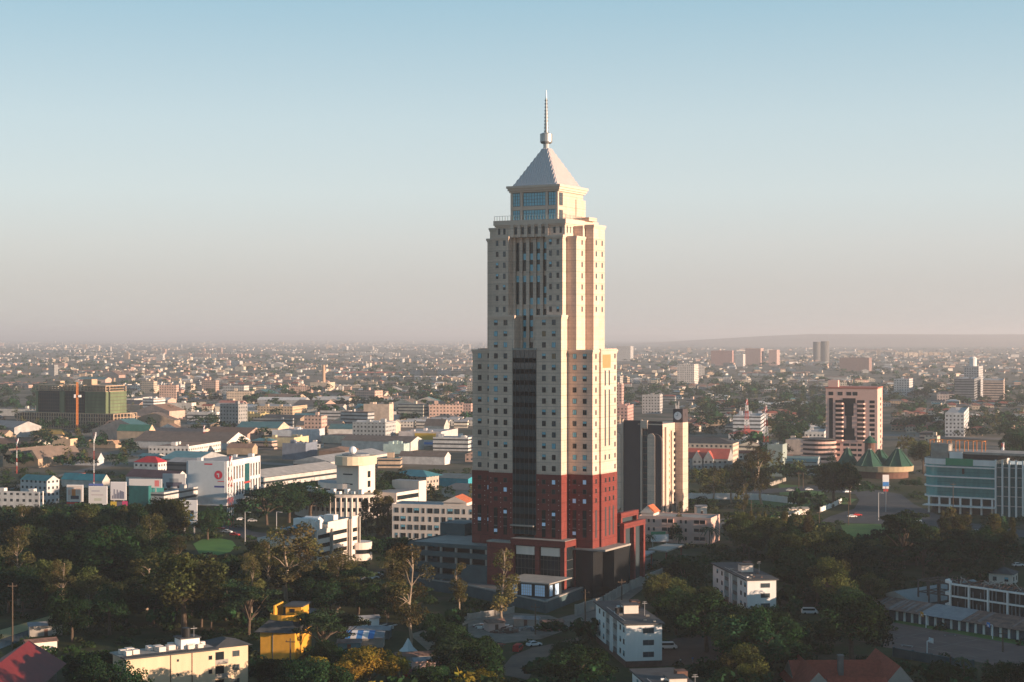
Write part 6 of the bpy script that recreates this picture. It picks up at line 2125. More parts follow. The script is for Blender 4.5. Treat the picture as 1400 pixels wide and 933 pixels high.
KINDS_T = {'broadleaf_tree': 4, 'olive_leaf_tree': 3, 'eucalyptus_tree': 3, 'slim_eucalyptus': 2, 'acacia_tree': 3, 'casuarina_tree': 2, 'golden_tree': 2, 'bushy_tree': 3}
PROTO, LOW = {}, {}
for kd, nv in KINDS_T.items():
    for s in range(nv):
        b, bm, cl, n, sz, col, h, r = proto(kd, s + 1)
        v, c = leaves(cl, n, sz, col, s * 31 + len(kd))
        cm = quad_mesh('crown', v, c, LEAF)
        to = b.build('trunk', MATS[bm]); tm = to.data; bpy.data.objects.remove(to)
        PROTO.setdefault(kd, []).append((tm, cm, h, r))
        v, c = leaves(cl, 170, 1.9, col, s * 37 + 5)
        LOW.setdefault(kd, []).append((v, c, h, r))

TREES = []           # (X, Y, height, kind, variant, rotation, width factor)
def tree_px(px, yb, yt, kd, wpx=None):
    s = (yb - HZ) / H
    p = gp(px, yb); h = (yb - yt) / s
    i = rng.randrange(KINDS_T[kd])
    h0, r0 = PROTO[kd][i][2:]
    wf = 1.0 if wpx is None else (wpx / s / 2) / (r0 * h / h0)
    TREES.append((p.x, p.y, h, kd, i, rng.uniform(0, 6.28), wf))
for a in [(560, 896, 745, 'eucalyptus_tree', 78), (688, 858, 750, 'slim_eucalyptus', 54), (628, 838, 768, 'slim_eucalyptus', 34), (897, 850, 775, 'olive_leaf_tree', 50),
          (395, 838, 712, 'eucalyptus_tree', 100), (252, 868, 741, 'olive_leaf_tree', 130), (505, 950, 882, 'golden_tree', 86), (545, 945, 888, 'golden_tree', 40), (468, 950, 898, 'golden_tree', 30),
          (232, 762, 668, 'olive_leaf_tree', 78), (150, 815, 712, 'broadleaf_tree', 112), (66, 806, 724, 'broadleaf_tree', 96), (120, 858, 790, 'eucalyptus_tree', 60), (30, 842, 775, 'broadleaf_tree', 70),
          (1128, 792, 716, 'olive_leaf_tree', 88), (1082, 790, 722, 'broadleaf_tree', 60), (1165, 905, 806, 'broadleaf_tree', 116), (966, 892, 802, 'broadleaf_tree', 94), (1040, 938, 832, 'broadleaf_tree', 140),
          (1302, 764, 696, 'casuarina_tree', 50), (1358, 768, 704, 'casuarina_tree', 46), (1236, 778, 696, 'acacia_tree', 86), (1262, 790, 735, 'acacia_tree', 70), (1140, 692, 622, 'olive_leaf_tree', 66), (1162, 690, 628, 'broadleaf_tree', 40),
          (1042, 692, 612, 'eucalyptus_tree', 56), (1018, 690, 628, 'eucalyptus_tree', 44), (1000, 688, 634, 'eucalyptus_tree', 36), (1012, 704, 662, 'slim_eucalyptus', 18), (1018, 706, 660, 'slim_eucalyptus', 16), (975, 690, 640, 'eucalyptus_tree', 44),
          (516, 732, 672, 'casuarina_tree', 44), (530, 736, 680, 'casuarina_tree', 40), (500, 734, 684, 'casuarina_tree', 30), (545, 688, 640, 'broadleaf_tree', 62), (526, 700, 654, 'broadleaf_tree', 40),
          (425, 712, 658, 'broadleaf_tree', 70), (395, 715, 662, 'broadleaf_tree', 66), (365, 718, 664, 'acacia_tree', 76), (340, 722, 680, 'broadleaf_tree', 58), (300, 730, 690, 'broadleaf_tree', 46), (284, 738, 694, 'broadleaf_tree', 44),
          (190, 752, 690, 'broadleaf_tree', 60), (215, 757, 684, 'eucalyptus_tree', 50), (1090, 700, 664, 'bushy_tree', 26), (1110, 712, 672, 'acacia_tree', 48), (1078, 708, 690, 'acacia_tree', 40),
          (930, 742, 684, 'slim_eucalyptus', 16), (921, 744, 716, 'bushy_tree', 20), (1182, 680, 655, 'broadleaf_tree', 30), (1262, 648, 596, 'olive_leaf_tree', 44),
          (1385, 640, 584, 'broadleaf_tree', 50), (1398, 650, 590, 'broadleaf_tree', 40), (1240, 628, 590, 'olive_leaf_tree', 36), (460, 838, 752, 'eucalyptus_tree', 74), (435, 830, 770, 'broadleaf_tree', 70), (490, 840, 775, 'acacia_tree', 74),
          (140, 935, 888, 'broadleaf_tree', 92), (215, 945, 888, 'broadleaf_tree', 76), (118, 945, 896, 'broadleaf_tree', 60), (332, 940, 898, 'bushy_tree', 46), (440, 900, 832, 'acacia_tree', 86), (470, 888, 838, 'acacia_tree', 70), (620, 905, 850, 'broadleaf_tree', 80),
          (655, 925, 868, 'bushy_tree', 70), (790, 950, 880, 'broadleaf_tree', 110), (735, 935, 900, 'bushy_tree', 60), (800, 880, 840, 'bushy_tree', 40), (760, 872, 848, 'bushy_tree', 50), (1295, 800, 755, 'acacia_tree', 60), (1340, 795, 745, 'broadleaf_tree', 60), (1385, 780, 740, 'broadleaf_tree', 50),
          (1205, 800, 745, 'acacia_tree', 76), (1190, 780, 735, 'broadleaf_tree', 50), (340, 868, 800, 'acacia_tree', 90), (355, 812, 758, 'broadleaf_tree', 60), (200, 835, 765, 'eucalyptus_tree', 70)]:
    tree_px(*a)
N_HERO = len(TREES)

KEEP = [(812, 910, 820, 912), (1012, 1064, 766, 826), (968, 1014, 766, 802), (352, 412, 826, 897), (250, 340, 872, 935), (408, 512, 712, 765), (440, 522, 630, 702), (534, 648, 686, 735), (566, 672, 726, 800), (672, 880, 640, 838),
        (872, 985, 698, 742), (1212, 1400, 848, 902), (1203, 1400, 780, 850), (1082, 1224, 888, 935), (262, 326, 735, 758), (1118, 1255, 668, 714), (1256, 1400, 605, 698), (472, 524, 862, 882), (548, 590, 880, 905), (690, 768, 878, 928), (640, 785, 836, 872),
        (290, 350, 714, 737), (984, 1094, 680, 690), (245, 272, 683, 714), (86, 226, 655, 688), (0, 86, 878, 935), (1128, 1222, 525, 622), (1168, 1256, 592, 655), (842, 934, 550, 700), (250, 358, 625, 682), (0, 84, 652, 690), (934, 1010, 600, 640), (355, 520, 618, 656), (228, 312, 660, 688), (535, 650, 585, 662), (1148, 1210, 716, 730), (885, 1000, 742, 760), (1105, 1124, 596, 626), (760, 880, 790, 846), (1058, 1130, 664, 676), (500, 522, 784, 796), (900, 960, 880, 912), (1098, 1124, 834, 846)]
def inside(poly, x, y):
    c = False
    n = len(poly)
    for i in range(n):
        x0, y0 = poly[i]; x1, y1 = poly[i - 1]
        if (y0 > y) != (y1 > y) and x < (x1 - x0) * (y - y0) / (y1 - y0) + x0:
            c = not c
    return c
OA = np.array(OCC)
def occupied(X, Y, pad=0.0):
    return bool((((OA[:, 0] - X) ** 2 + (OA[:, 1] - Y) ** 2) < (OA[:, 2] + pad) ** 2).any())
def allowed_height(x, yb, h, hw, hmin):
    """largest height <= h at which the tree leaves the listed views open; 0 if none"""
    s = (yb - HZ) / H
    for (x0, x1, y0, y1) in KEEP:
        if x + hw * s * .8 > x0 and x - hw * s * .8 < x1:
            if yb >= y0 and yb <= y1 and x0 < x < x1:
                return 0
            if yb > y1:
                h = min(h, (yb - y1) / s)
    return h if h >= hmin else 0
ZONES = [([(0, 740), (130, 735), (240, 745), (262, 760), (330, 760), (395, 790), (350, 850), (340, 868), (165, 868), (90, 890), (80, 845), (0, 840)], 130, 686, 'bbboeaaou'),
         ([(0, 703), (90, 712), (230, 714), (245, 735), (262, 742), (0, 742)], 64, 684, 'bbao'),
         ([(340, 680), (440, 672), (440, 715), (400, 725), (345, 712)], 26, 652, 'bba'),
         ([(326, 740), (360, 742), (400, 800), (560, 800), (560, 860), (430, 850), (345, 880)], 62, 752, 'boea'),
         ([(505, 745), (565, 750), (565, 800), (505, 800)], 12, 705, 'ba'),
         ([(340, 905), (640, 905), (690, 935), (680, 1010), (330, 1010)], 40, 872, 'bgua'),
         ([(560, 855), (640, 878), (690, 895), (640, 920), (570, 900)], 14, 835, 'bu'),
         ([(640, 880), (760, 855), (815, 880), (815, 1000), (700, 1000), (700, 930), (770, 890)], 26, 838, 'bu'),
         ([(905, 790), (965, 770), (1240, 755), (1215, 830), (1200, 845), (1210, 900), (1085, 892), (1070, 1000), (985, 1000), (1000, 905), (1010, 870), (940, 868), (905, 868)], 165, 712, 'bboobau'),
         ([(935, 752), (990, 750), (1000, 722), (1140, 720), (1240, 740), (1400, 740), (1400, 782), (1260, 780), (970, 772)], 80, 700, 'bobaoc'),
         ([(935, 645), (1060, 655), (1100, 660), (1060, 666), (1000, 668), (985, 680), (935, 680)], 34, 618, 'boee'),
         ([(935, 690), (985, 692), (985, 706), (940, 712)], 12, 682, 'ua'),
         ([(1060, 650), (1180, 660), (1175, 668), (1060, 662)], 14, 634, 'ba'),
         ([(1215, 632), (1258, 640), (1256, 690), (1235, 674)], 14, 588, 'b'),
         ([(525, 650), (650, 676), (640, 690), (545, 700), (520, 690)], 14, 642, 'bc'),
         ([(1225, 908), (1330, 922), (1320, 1000), (1215, 1000)], 14, 902, 'u'), ([(1345, 915), (1420, 905), (1420, 990), (1330, 990)], 8, 892, 'bu'),
         ([(840, 965), (990, 965), (990, 1010), (840, 1010)], 0, 930, 'b'), ([(80, 905), (230, 930), (230, 1000), (60, 1000)], 12, 892, 'b')]
KEY = {'b': 'broadleaf_tree', 'e': 'eucalyptus_tree', 'a': 'acacia_tree', 'u': 'bushy_tree', 'c': 'casuarina_tree', 'g': 'golden_tree', 's': 'slim_eucalyptus', 'o': 'olive_leaf_tree'}
HT = {'broadleaf_tree': (11, 19), 'olive_leaf_tree': (11, 20), 'eucalyptus_tree': (17, 27), 'acacia_tree': (8, 14), 'bushy_tree': (5, 9), 'casuarina_tree': (12, 20), 'golden_tree': (8, 12), 'slim_eucalyptus': (16, 22)}
SPACE = {'broadleaf_tree': 8.5, 'olive_leaf_tree': 8.5, 'eucalyptus_tree': 7.5, 'acacia_tree': 8.0, 'bushy_tree': 5.0, 'casuarina_tree': 5.0, 'golden_tree': 6, 'slim_eucalyptus': 4}
for poly, want, ymin, mix in ZONES:
    x0, x1 = min(p[0] for p in poly), max(p[0] for p in poly)
    y0, y1 = min(p[1] for p in poly), max(p[1] for p in poly)
    Ya, Yb = F * H / (y1 - HZ), F * H / (y0 - HZ)
    got = tries = 0
    while got < want and tries < want * 30:
        tries += 1
        Y = rng.uniform(Ya, Yb); py = HZ + F * H / Y; px_ = rng.uniform(x0, x1)
        if not inside(poly, px_, py):
            continue
        X = (px_ - 700) * Y / F
        kd = KEY[rng.choice(mix)]
        i = rng.randrange(KINDS_T[kd]); h0, r0 = PROTO[kd][i][2:]
        h = rng.uniform(*HT[kd]); s = (py - HZ) / H
        h = min(h, (py - ymin) / s)
        h = allowed_height(px_, py, h, r0 * h / h0, 4.5)
        if not h or occupied(X, Y, 1.5):
            continue
        sp_ = .82 * SPACE[kd] * h / (sum(HT[kd]) / 2)
        if any((t[0] - X) ** 2 + (t[1] - Y) ** 2 < sp_ ** 2 for t in TREES):
            continue
        TREES.append((X, Y, h, kd, i, rng.uniform(0, 6.28), rng.uniform(.9, 1.2)))
        got += 1

# beyond the park: street and garden trees of the town, nearest first become trees of their own
NOISE = [(rng.uniform(-1, 1), rng.uniform(-1, 1), rng.uniform(0, 6.28)) for _ in range(7)]
def green(X, Y):
    """-1..1, where the town is leafy"""
    v = 0
    u, w_ = X / 260.0, Y / 420.0
    for i, (a, b, c) in enumerate(NOISE):
        v += math.sin(u * a * (1 + i * .6) * 2 + w_ * b * (1 + i * .6) * 2 + c)
    return v / 2.6
FARTREES = []
def far_tree(X, Y, h):
    kd = rng.choice(['broadleaf_tree'] * 3 + ['acacia_tree', 'eucalyptus_tree', 'bushy_tree'])
    FARTREES.append((X, Y, h, kd, rng.randrange(KINDS_T[kd]), rng.uniform(0, 6.28), rng.uniform(1.0, 1.5)))
k = 0
while k < 2600:
    Y = 1060 * (12000 / 1060) ** rng.random()
    px_ = rng.uniform(-40, 1440); X = (px_ - 700) * Y / F
    gd = green(X, Y) + (.35 if px_ > 850 and Y < 3500 else -.45 if px_ < 640 and Y < 2100 else .0)
    if rng.random() > .5 + .8 * gd:
        continue
    h = rng.uniform(6, 14) if Y < 4000 else rng.uniform(8, 17)
    py = HZ + F * H / Y
    h2 = allowed_height(px_, py, h, h * .5, 3.5) if Y < 2000 else h
    if not h2 or (Y < 3500 and occupied(X, Y, 3)):
        continue
    far_tree(X, Y, h2); k += 1
for cx_, cy_, n, sx_, sy_ in [(590, 548, 60, 60, 8), (420, 548, 70, 60, 7), (620, 560, 34, 40, 8), (900, 575, 30, 40, 7), (1000, 535, 90, 90, 8), (960, 560, 40, 50, 8), (1100, 570, 60, 40, 10), (1290, 545, 60, 60, 8), (1240, 600, 40, 18, 16), (560, 570, 26, 50, 6), (330, 500, 80, 200, 6), (1370, 590, 26, 20, 12), (1080, 600, 24, 30, 10), (1180, 530, 40, 40, 8)]:
    for _ in range(n):
        px_, py = rng.gauss(cx_, sx_), max(474, rng.gauss(cy_, sy_)); p = gp(px_, py)
        if py < 640 and not occupied(p.x, p.y, 4):
            h2 = allowed_height(px_, py, rng.uniform(8, 16), 5, 4)
            if h2: far_tree(p.x, p.y, h2)

def shown(t):
    x, y = to_px((t[0], t[1], t[2] * .6))
    return -10 < x < 1410 and y < 938
TREES_ALL = [(t, shown(t), t[2] * F / t[1]) for t in TREES + FARTREES]
vis = sorted([q for q in TREES_ALL if q[1]], key=lambda q: -q[2])
one = [q[0] for q in vis[:296]]
oneset = set(id(q) for q in one)
lab = []
PHR = {'broadleaf_tree': 'dense dark leafy tree', 'eucalyptus_tree': 'tall airy eucalyptus with pale limbs', 'slim_eucalyptus': 'slim pale trunked eucalyptus', 'acacia_tree': 'flat topped spreading acacia', 'casuarina_tree': 'feathery pointed casuarina', 'golden_tree': 'leafy tree coloured sunlit gold', 'bushy_tree': 'low round bushy tree', 'olive_leaf_tree': 'olive leafed round tree'}
for t in one:
    X, Y, h, kd, i, rot, wf = t
    tm, cm, h0, r0 = PROTO[kd][i]
    s = h / h0
    r = bpy.data.objects.new(kd, None); COL.objects.link(r)
    r.empty_display_size = .5
    r.location = (X, Y, 0); r.rotation_euler = (0, 0, rot); r.scale = (s * wf, s * wf, s)
    r['category'] = 'tree'; r['group'] = 'trees of the park and gardens'
    for nm, me in (('trunk', tm), ('crown', cm)):
        o = bpy.data.objects.new(nm, me); COL.objects.link(o); o.parent = r
    x, y = to_px((X, Y, h * .6))
    size = 'big ' if h * F / Y > 85 else 'small ' if h * F / Y < 38 else ''
    lab.append((r, size + PHR[kd], x, y))
auto_labels(lab)
# all other trees: one mass of woodland
V, C_ = [], []
for t in TREES + FARTREES:
    if id(t) in oneset:
        continue
    X, Y, h, kd, i, rot, wf = t
    v, c, h0, r0 = LOW[kd][i]
    n = 170 if Y < 2600 else 60 if Y < 5000 else 24
    k = h / h0
    q = v[:4 * n].copy() if Y < 2600 else v[:4 * n].copy()
    if Y >= 2600:
        ctr = q.reshape(-1, 4, 3).mean(1, keepdims=True)
        q = (ctr + (q.reshape(-1, 4, 3) - ctr) * (1.5 if Y < 5000 else 2.3)).reshape(-1, 3)
    ca, sa = math.cos(rot), math.sin(rot)
    x = (q[:, 0] * ca - q[:, 1] * sa) * k * wf + X
    y = (q[:, 0] * sa + q[:, 1] * ca) * k * wf + Y
    V.append(np.stack([x, y, np.maximum(q[:, 2] * k * (.9 if Y > 2600 else 1) - (1 if Y > 2600 else 0), .1)], 1)); C_.append(c[:n] * rng.uniform(.7, 1.3))
o = bpy.data.objects.new('woods', quad_mesh('woods', np.concatenate(V), np.concatenate(C_), LEAF)); COL.objects.link(o)
tag(o, kind='stuff')

# undergrowth over the park floor
V, C_ = [], []
gl_ = [leaves([(0, 0, .5, 1.2, 1.2, .7), (.9, .3, .4, .8, .8, .5), (-.7, -.5, .4, .8, .8, .5)], 60, .55, col, 900 + i) for i, col in enumerate([(.022, .046, .014), (.032, .055, .018), (.018, .034, .014), (.046, .055, .024)])]
k = 0
NOBUSH = [[(1219, 851), (1425, 888), (1425, 922), (1322, 903), (1207, 885)], [(262, 745), (290, 736), (322, 742), (322, 752), (290, 760), (264, 755)], [(1118, 716), (1150, 690), (1175, 670), (1235, 674), (1255, 690), (1300, 712), (1400, 728), (1400, 738), (1250, 722)], [(1064, 662), (1128, 667), (1112, 688), (1098, 696), (1018, 692), (1018, 682)],
          [(690, 925), (700, 896), (760, 878), (792, 872), (790, 882), (735, 905), (722, 930)], [(640, 848), (700, 838), (790, 850), (890, 788), (893, 797), (812, 855), (740, 876), (690, 880), (640, 872)], [(292, 716), (345, 726), (420, 742), (400, 748), (300, 728)], [(1148, 714), (1220, 716), (1290, 724), (1280, 742), (1160, 738)], [(0, 862), (75, 840), (76, 858), (0, 890)], [(905, 880), (960, 868), (1000, 880), (990, 906), (900, 912)], [(930, 714), (1055, 704), (1055, 713), (930, 730)]]
while k < 2400:
    Y = rng.uniform(350, 1060); px_ = rng.uniform(-10, 1410); py = HZ + F * H / Y
    X = (px_ - 700) * Y / F
    if occupied(X, Y, .5) or any(inside(p, px_, py) for p in NOBUSH) or green(X * 3, Y * 3) < -.35:
        k += .05
        continue
    v, c = gl_[rng.randrange(4)]
    s = rng.uniform(.8, 2.2); a = rng.uniform(0, 6.28); ca, sa = math.cos(a), math.sin(a)
    V.append(np.stack([(v[:, 0] * ca - v[:, 1] * sa) * s + X, (v[:, 0] * sa + v[:, 1] * ca) * s + Y, np.maximum(v[:, 2] * s, .12)], 1)); C_.append(c * rng.uniform(.6, 1.3))
    k += 1
o = bpy.data.objects.new('undergrowth', quad_mesh('undergrowth', np.concatenate(V), np.concatenate(C_), LEAF)); COL.objects.link(o)
tag(o, kind='stuff')
# flowering bougainvillea near the pink flats
c = gp(1034, 724)
t = thing('bougainvillea_bush', 'purple flowering bougainvillea behind the pink flats', 'bush', c)
v, cc = leaves([(rng.uniform(-6, 6), rng.uniform(-2, 2), rng.uniform(.8, 2.6), 1.6, 1.3, 1.0) for _ in range(12)], 900, .45, (.16, .03, .17), 77)
o = bpy.data.objects.new('flowers', quad_mesh('flowers', v, cc, LEAF)); COL.objects.link(o); o.parent = t
b = MB(); limbs(b, (0, 0, 0), [(x, 0, 1.8) for x in (-5, -2, 1, 4)], .12, 5); b.build('stems', MATS['bark'], t)
c = gp(1064, 722)
t = thing('bougainvillea_bush', 'small pink flowering bush beside the white angled wall', 'bush', c)
v, cc = leaves([(rng.uniform(-3, 3), rng.uniform(-1, 1), rng.uniform(.8, 2.2), 1.3, 1.1, .9) for _ in range(7)], 500, .45, (.24, .05, .13), 78)
o = bpy.data.objects.new('flowers', quad_mesh('flowers', v, cc, LEAF)); COL.objects.link(o); o.parent = t
b = MB(); limbs(b, (0, 0, 0), [(x, 0, 1.5) for x in (-2, 0, 2)], .1, 6); b.build('stems', MATS['bark'], t)
# palms
def palm(label, px_, yb, yt):
    c = gp(px_, yb); s = (yb - HZ) / H; h = (yb - yt) / s
    t = thing('palm_tree', label, 'palm', c, rng.uniform(0, 6), 'palms by the flats')
    q = MB(); q.tube((0, 0, 0), (.2, .1, h * .8), .3, .18, 7); q.build('trunk', MATS['bark'], t)
    q = MB()
    for k in range(16):
        a = k * .393 + rng.uniform(-.15, .15); up = rng.uniform(.1, .9); L_ = h * .42
        P = []
        for i in range(6):
            f = i / 5
            P.append(Vector((.2 + math.cos(a) * L_ * f, .1 + math.sin(a) * L_ * f, h * .8 + L_ * (up * f - .9 * f * f))))
        sd_ = Vector((-math.sin(a), math.cos(a), 0))
        for i in range(5):
            w0, w1 = .42 * (1 - abs(i / 5 - .4)), .42 * (1 - abs((i + 1) / 5 - .4)) * (.2 if i == 4 else 1)
            for sg in (-1, 1):
                q.face([P[i], P[i + 1], P[i + 1] + sd_ * sg * w1 + Vector((0, 0, -.18)), P[i] + sd_ * sg * w0 + Vector((0, 0, -.18))])
    q.build('fronds', mat('palm_leaf', (.035, .055, .018), .8, .2), t)
palm('small palm in front of the pink flats', 928, 752, 728)
palm('palm on the right of the pink flats', 970, 752, 716)
palm('palm at the bottom right above the shed roof', 1318, 930, 895)
palm('dark palm at the left end of the pink flats', 889, 750, 728)
# ------------------------------------------------------------------ the spreading town
WALLS = [((.62, .60, .56), 'white'), ((.60, .56, .50), 'off white'), ((.58, .48, .37), 'cream'), ((.52, .36, .29), 'pink'), ((.42, .32, .23), 'tan'), ((.36, .36, .35), 'grey'), ((.62, .55, .44), 'pale yellow')]
ROOFS = [((.36, .35, .34), 'grey'), ((.25, .155, .11), 'rusty'), ((.30, .085, .055), 'red'), ((.18, .14, .115), 'brown'), ((.07, .19, .21), 'teal'), ((.10, .10, .10), 'dark'), ((.54, .52, .49), 'pale'), ((.33, .16, .11), 'terracotta')]
TOWN = []
def town(X, Y, kind):
    w_ = rng.choice(WALLS); r_ = rng.choice(ROOFS)
    px_ = 700 + X * F / Y
    a = R(rng.gauss(74, 9)) if px_ < 840 else R(rng.gauss(74, 16))
    if kind == 'house':
        w, l, h, rt = rng.uniform(7, 12), rng.uniform(9, 18), rng.uniform(3, 6.5), rng.choice(['hip', 'x', 'y', 'hip', 'flat'])
    elif kind == 'warehouse':
        w, l, h, rt = rng.uniform(14, 30), rng.uniform(24, 60), rng.uniform(5, 9), rng.choice(['x', 'y', 'y', 'flat', 'y'])
        r_ = rng.choice([ROOFS[i] for i in (0, 1, 3, 3, 1, 5, 6, 4)])
    else:
        w, l, h, rt = rng.uniform(10, 16), rng.uniform(14, 34), rng.choice([9, 12, 12, 15, 18, 24]), 'flat'
    TOWN.append([X, Y, a, w, l, h, rt, w_, r_, kind])
    return max(w, l) * .5
cell = {}
def near_town(X, Y, r):
    cx_, cy_ = int(X // 60), int(Y // 60)
    for i in (-1, 0, 1):
        for j in (-1, 0, 1):
            for (x, y, q) in cell.get((cx_ + i, cy_ + j), ()):
                if (x - X) ** 2 + (y - Y) ** 2 < (r + q) ** 2 * .8:
                    return True
    return False
def estate(X0, Y0, nx_, ny_, red=False):
    a = R(rng.gauss(74, 9)); w_ = rng.sample(WALLS, 2); r_ = [rng.choice(ROOFS) for _ in range(2)]
    big = rng.random() < .16
    w0, l0 = (rng.uniform(11, 14), rng.uniform(18, 30)) if big else (rng.uniform(7, 10), rng.uniform(9, 14))
    h0 = rng.choice([9, 12, 15]) if big else rng.uniform(3, 6.5)
    rt = 'flat' if big else rng.choice(['x', 'y', 'hip', 'hip', 'flat'])
    if red: r_ = [ROOFS[2], ROOFS[7]]; big = False; rt = 'hip'; w0, l0, h0 = 8, 10, 5
    sx_, sy_ = w0 + rng.uniform(4, 9), l0 + rng.uniform(2, 5)
    ca, sa = math.cos(a), math.sin(a)
    for i in range(nx_):
        for j in range(ny_):
            if rng.random() < .14: continue
            u = (i + (.9 if i % 2 else 0)) * sx_ + rng.uniform(-.8, .8); v = j * sy_ + rng.uniform(-.8, .8)
            X, Y = X0 + u * ca - v * sa, Y0 + u * sa + v * ca
            py = HZ + F * H / Y; px_ = 700 + F * X / Y
            if Y < 1100 or (Y < 6500 and occupied(X, Y, l0 * .5)) or (Y < 2000 and not allowed_height(px_, py, h0 + 3, l0 * .5, h0 + 2)) or (Y < 9000 and near_town(X, Y, l0 * .5)): continue
            TOWN.append([X, Y, a, w0 * rng.uniform(.9, 1.1), l0 * rng.uniform(.85, 1.1), h0 * rng.uniform(.9, 1.1), rt, rng.choice(w_), rng.choice(r_), 'apartment_block' if big else 'house'])
            cell.setdefault((int(X // 60), int(Y // 60)), []).append((X, Y, l0 * .5))
for px_, py in ((1246, 590), (1290, 592), (1336, 596), (1368, 580), (1262, 572), (1310, 568), (1352, 560), (1240, 556), (912, 596), (1000, 560), (1090, 588), (1386, 556), (948, 590)):
    p = gp(px_, py); estate(p.x, p.y, rng.randint(3, 5), rng.randint(3, 5), True)
for k in range(150):
    Y = rng.uniform(1500, 3000) if k < 34 else rng.uniform(3000, 9000) if k < 110 else rng.uniform(9000, 20000)
    px_ = rng.uniform(0, 1400)
    if px_ < 620 and Y < 2100: continue
    if px_ > 800 and Y > 9500: continue
    estate((px_ - 700) * Y / F, Y, rng.randint(3, 7), rng.randint(4, 9))
n = 0
tries = 0
while n < 3300 and tries < 60000:
    tries += 1
    u = rng.random()
    Y = rng.uniform(1090, 2600) if u < .20 else rng.uniform(2600, 9000) if u < .62 else rng.uniform(9000, 24000)
    px_ = rng.uniform(-60, 1460)
    if px_ > 830 and Y > 11800: continue
    if px_ > 840 and 7500 < Y < 15000 and rng.random() < .5: continue
    X = (px_ - 700) * Y / F
    py = HZ + F * H / Y
    if px_ < 620 and 481 < py < 490 and rng.random() < .8: continue
    if px_ > 840 and py < 476 and rng.random() < .7: continue
    gd = green(X, Y)
    if rng.random() < .30 + .75 * max(0, gd) + (.30 if px_ > 850 and Y < 2400 else 0): continue
    kind = 'house'
    if px_ < 640 and Y < 2300: kind = rng.choice(['warehouse'] * 8 + ['house'] * 3 + ['apartment_block'])
    elif rng.random() < (.05 if Y < 7000 else .14): kind = 'apartment_block' if rng.random() < .7 else 'warehouse'
    r = {'house': 8, 'warehouse': 20, 'apartment_block': 12}[kind]
    if Y < 1500 and px_ > 640 and kind != 'house': continue
    if Y < 6500 and occupied(X, Y, r * .75): continue
    if Y < 9000 and near_town(X, Y, r): continue
    if Y < 1700 and not allowed_height(px_, py, 9, r, 6): continue
    r = town(X, Y, kind)
    if Y < 2000:
        h2 = allowed_height(px_, py, TOWN[-1][5] + 3, r, 3)
        if not h2:
            TOWN.pop(); continue
        TOWN[-1][5] = max(3, min(TOWN[-1][5], h2 - 3)) if TOWN[-1][5] + 3 > h2 else TOWN[-1][5]
    cell.setdefault((int(X // 60), int(Y // 60)), []).append((X, Y, r))
    n += 1

def town_geo(b, rb, X, Y, a, w, l, h, rt, wc, rc, kind, far=False):
    """walls into b, roof into rb, in world axes when X is given"""
    T = MB()
    jit = lambda c: tuple(min(.75, x * k_) for x in c)
    k_ = rng.uniform(.8, 1.12); wc = jit(wc); k_ = rng.uniform(.7, 1.2); rc = jit(rc)
    fi = 1 if (far and h < 8) or kind == 'warehouse' else rng.choice([0, 0, 2])
    T.box(-w / 2, -l / 2, .02, w / 2, l / 2, h, fi, 1, wc, rc if rt == 'flat' else wc, bottom=False)
    k = len(T.f)
    if rt == 'flat':
        if not far or h > 11:
            for _ in range(1):
                x, y, s = rng.uniform(-w * .3, w * .3), rng.uniform(-l * .3, l * .3), rng.uniform(1, 2.2)
                T.box(x - s, y - s, h + .01, x + s, y + s, h + 1.2 + s, 1, None, wc, bottom=False)
    elif rt == 'hip':
        T.hip(-w / 2 - .6, -l / 2 - .6, w / 2 + .6, l / 2 + .6, h, h + min(w, l) * .22, 1, rc)
    else:
        T.gable(-w / 2 - .4, -l / 2 - .4, w / 2 + .4, l / 2 + .4, h, h + (l if rt == 'x' else w) * .17, rt, 1, 1, rc, wc)
    for dst, f0, f1 in ((b, 0, k), (rb, k, len(T.f))):
        for f, m, c in zip(T.f[f0:f1], T.m[f0:f1], T.c[f0:f1]):
            i = len(dst.v)
            if X is None:
                dst.v += [T.v[q] for q in f]
            else:
                ca, sa = math.cos(a), math.sin(a)
                dst.v += [(T.v[q][0] * ca - T.v[q][1] * sa + X, T.v[q][0] * sa + T.v[q][1] * ca + Y, T.v[q][2]) for q in f]
            dst.f.append(tuple(range(i, i + len(f)))); dst.m.append(m); dst.c.append(c)

def area(t):
    x = 700 + t[0] * F / t[1]
    return (t[3] + t[4]) * t[5] * (F / t[1]) ** 2 if -15 < x < 1415 else 0
own = []
quota = {'house': 290, 'warehouse': 230, 'apartment_block': 250}
for t in sorted(TOWN, key=lambda t: -area(t)):
    if area(t) > 0 and quota[t[9]] > 0:
        quota[t[9]] -= 1; own.append(t)
ids = set(id(t) for t in own)
lab = []
NM = {'house': 'house', 'warehouse': 'warehouse', 'apartment_block': 'apartment block'}
for t in own:
    X, Y, a, w, l, h, rt, (wc, wn), (rc, rn), kind = t
    r = thing(kind, None, NM[kind], (X, Y, 0), a, {'house': 'houses spread over the town', 'warehouse': 'sheds of the industrial quarter', 'apartment_block': 'apartment blocks spread over the town'}[kind])
    b, rb = MB(), MB()
    town_geo(b, rb, None, 0, 0, w, l, h, rt, wc, rc, kind)
    b.build('walls', FAC, r)
    if rb.f: rb.build('roof' if rt != 'flat' else 'roof_room', FAC, r)
    x, y = to_px((X, Y, h / 2))
    ph = {'house': '%s walled house with %s %sroof' % (wn, rn, '' if rt != 'flat' else 'flat '), 'warehouse': '%s shed with %s %sroof' % (wn, rn, '' if rt != 'flat' else 'flat '), 'apartment_block': '%s%s apartment block' % ('tall ' if h > 15 else 'low ' if h < 11 else '', wn)}[kind]
    lab.append((r, ph, x, y))
auto_labels(lab)
b = MB()
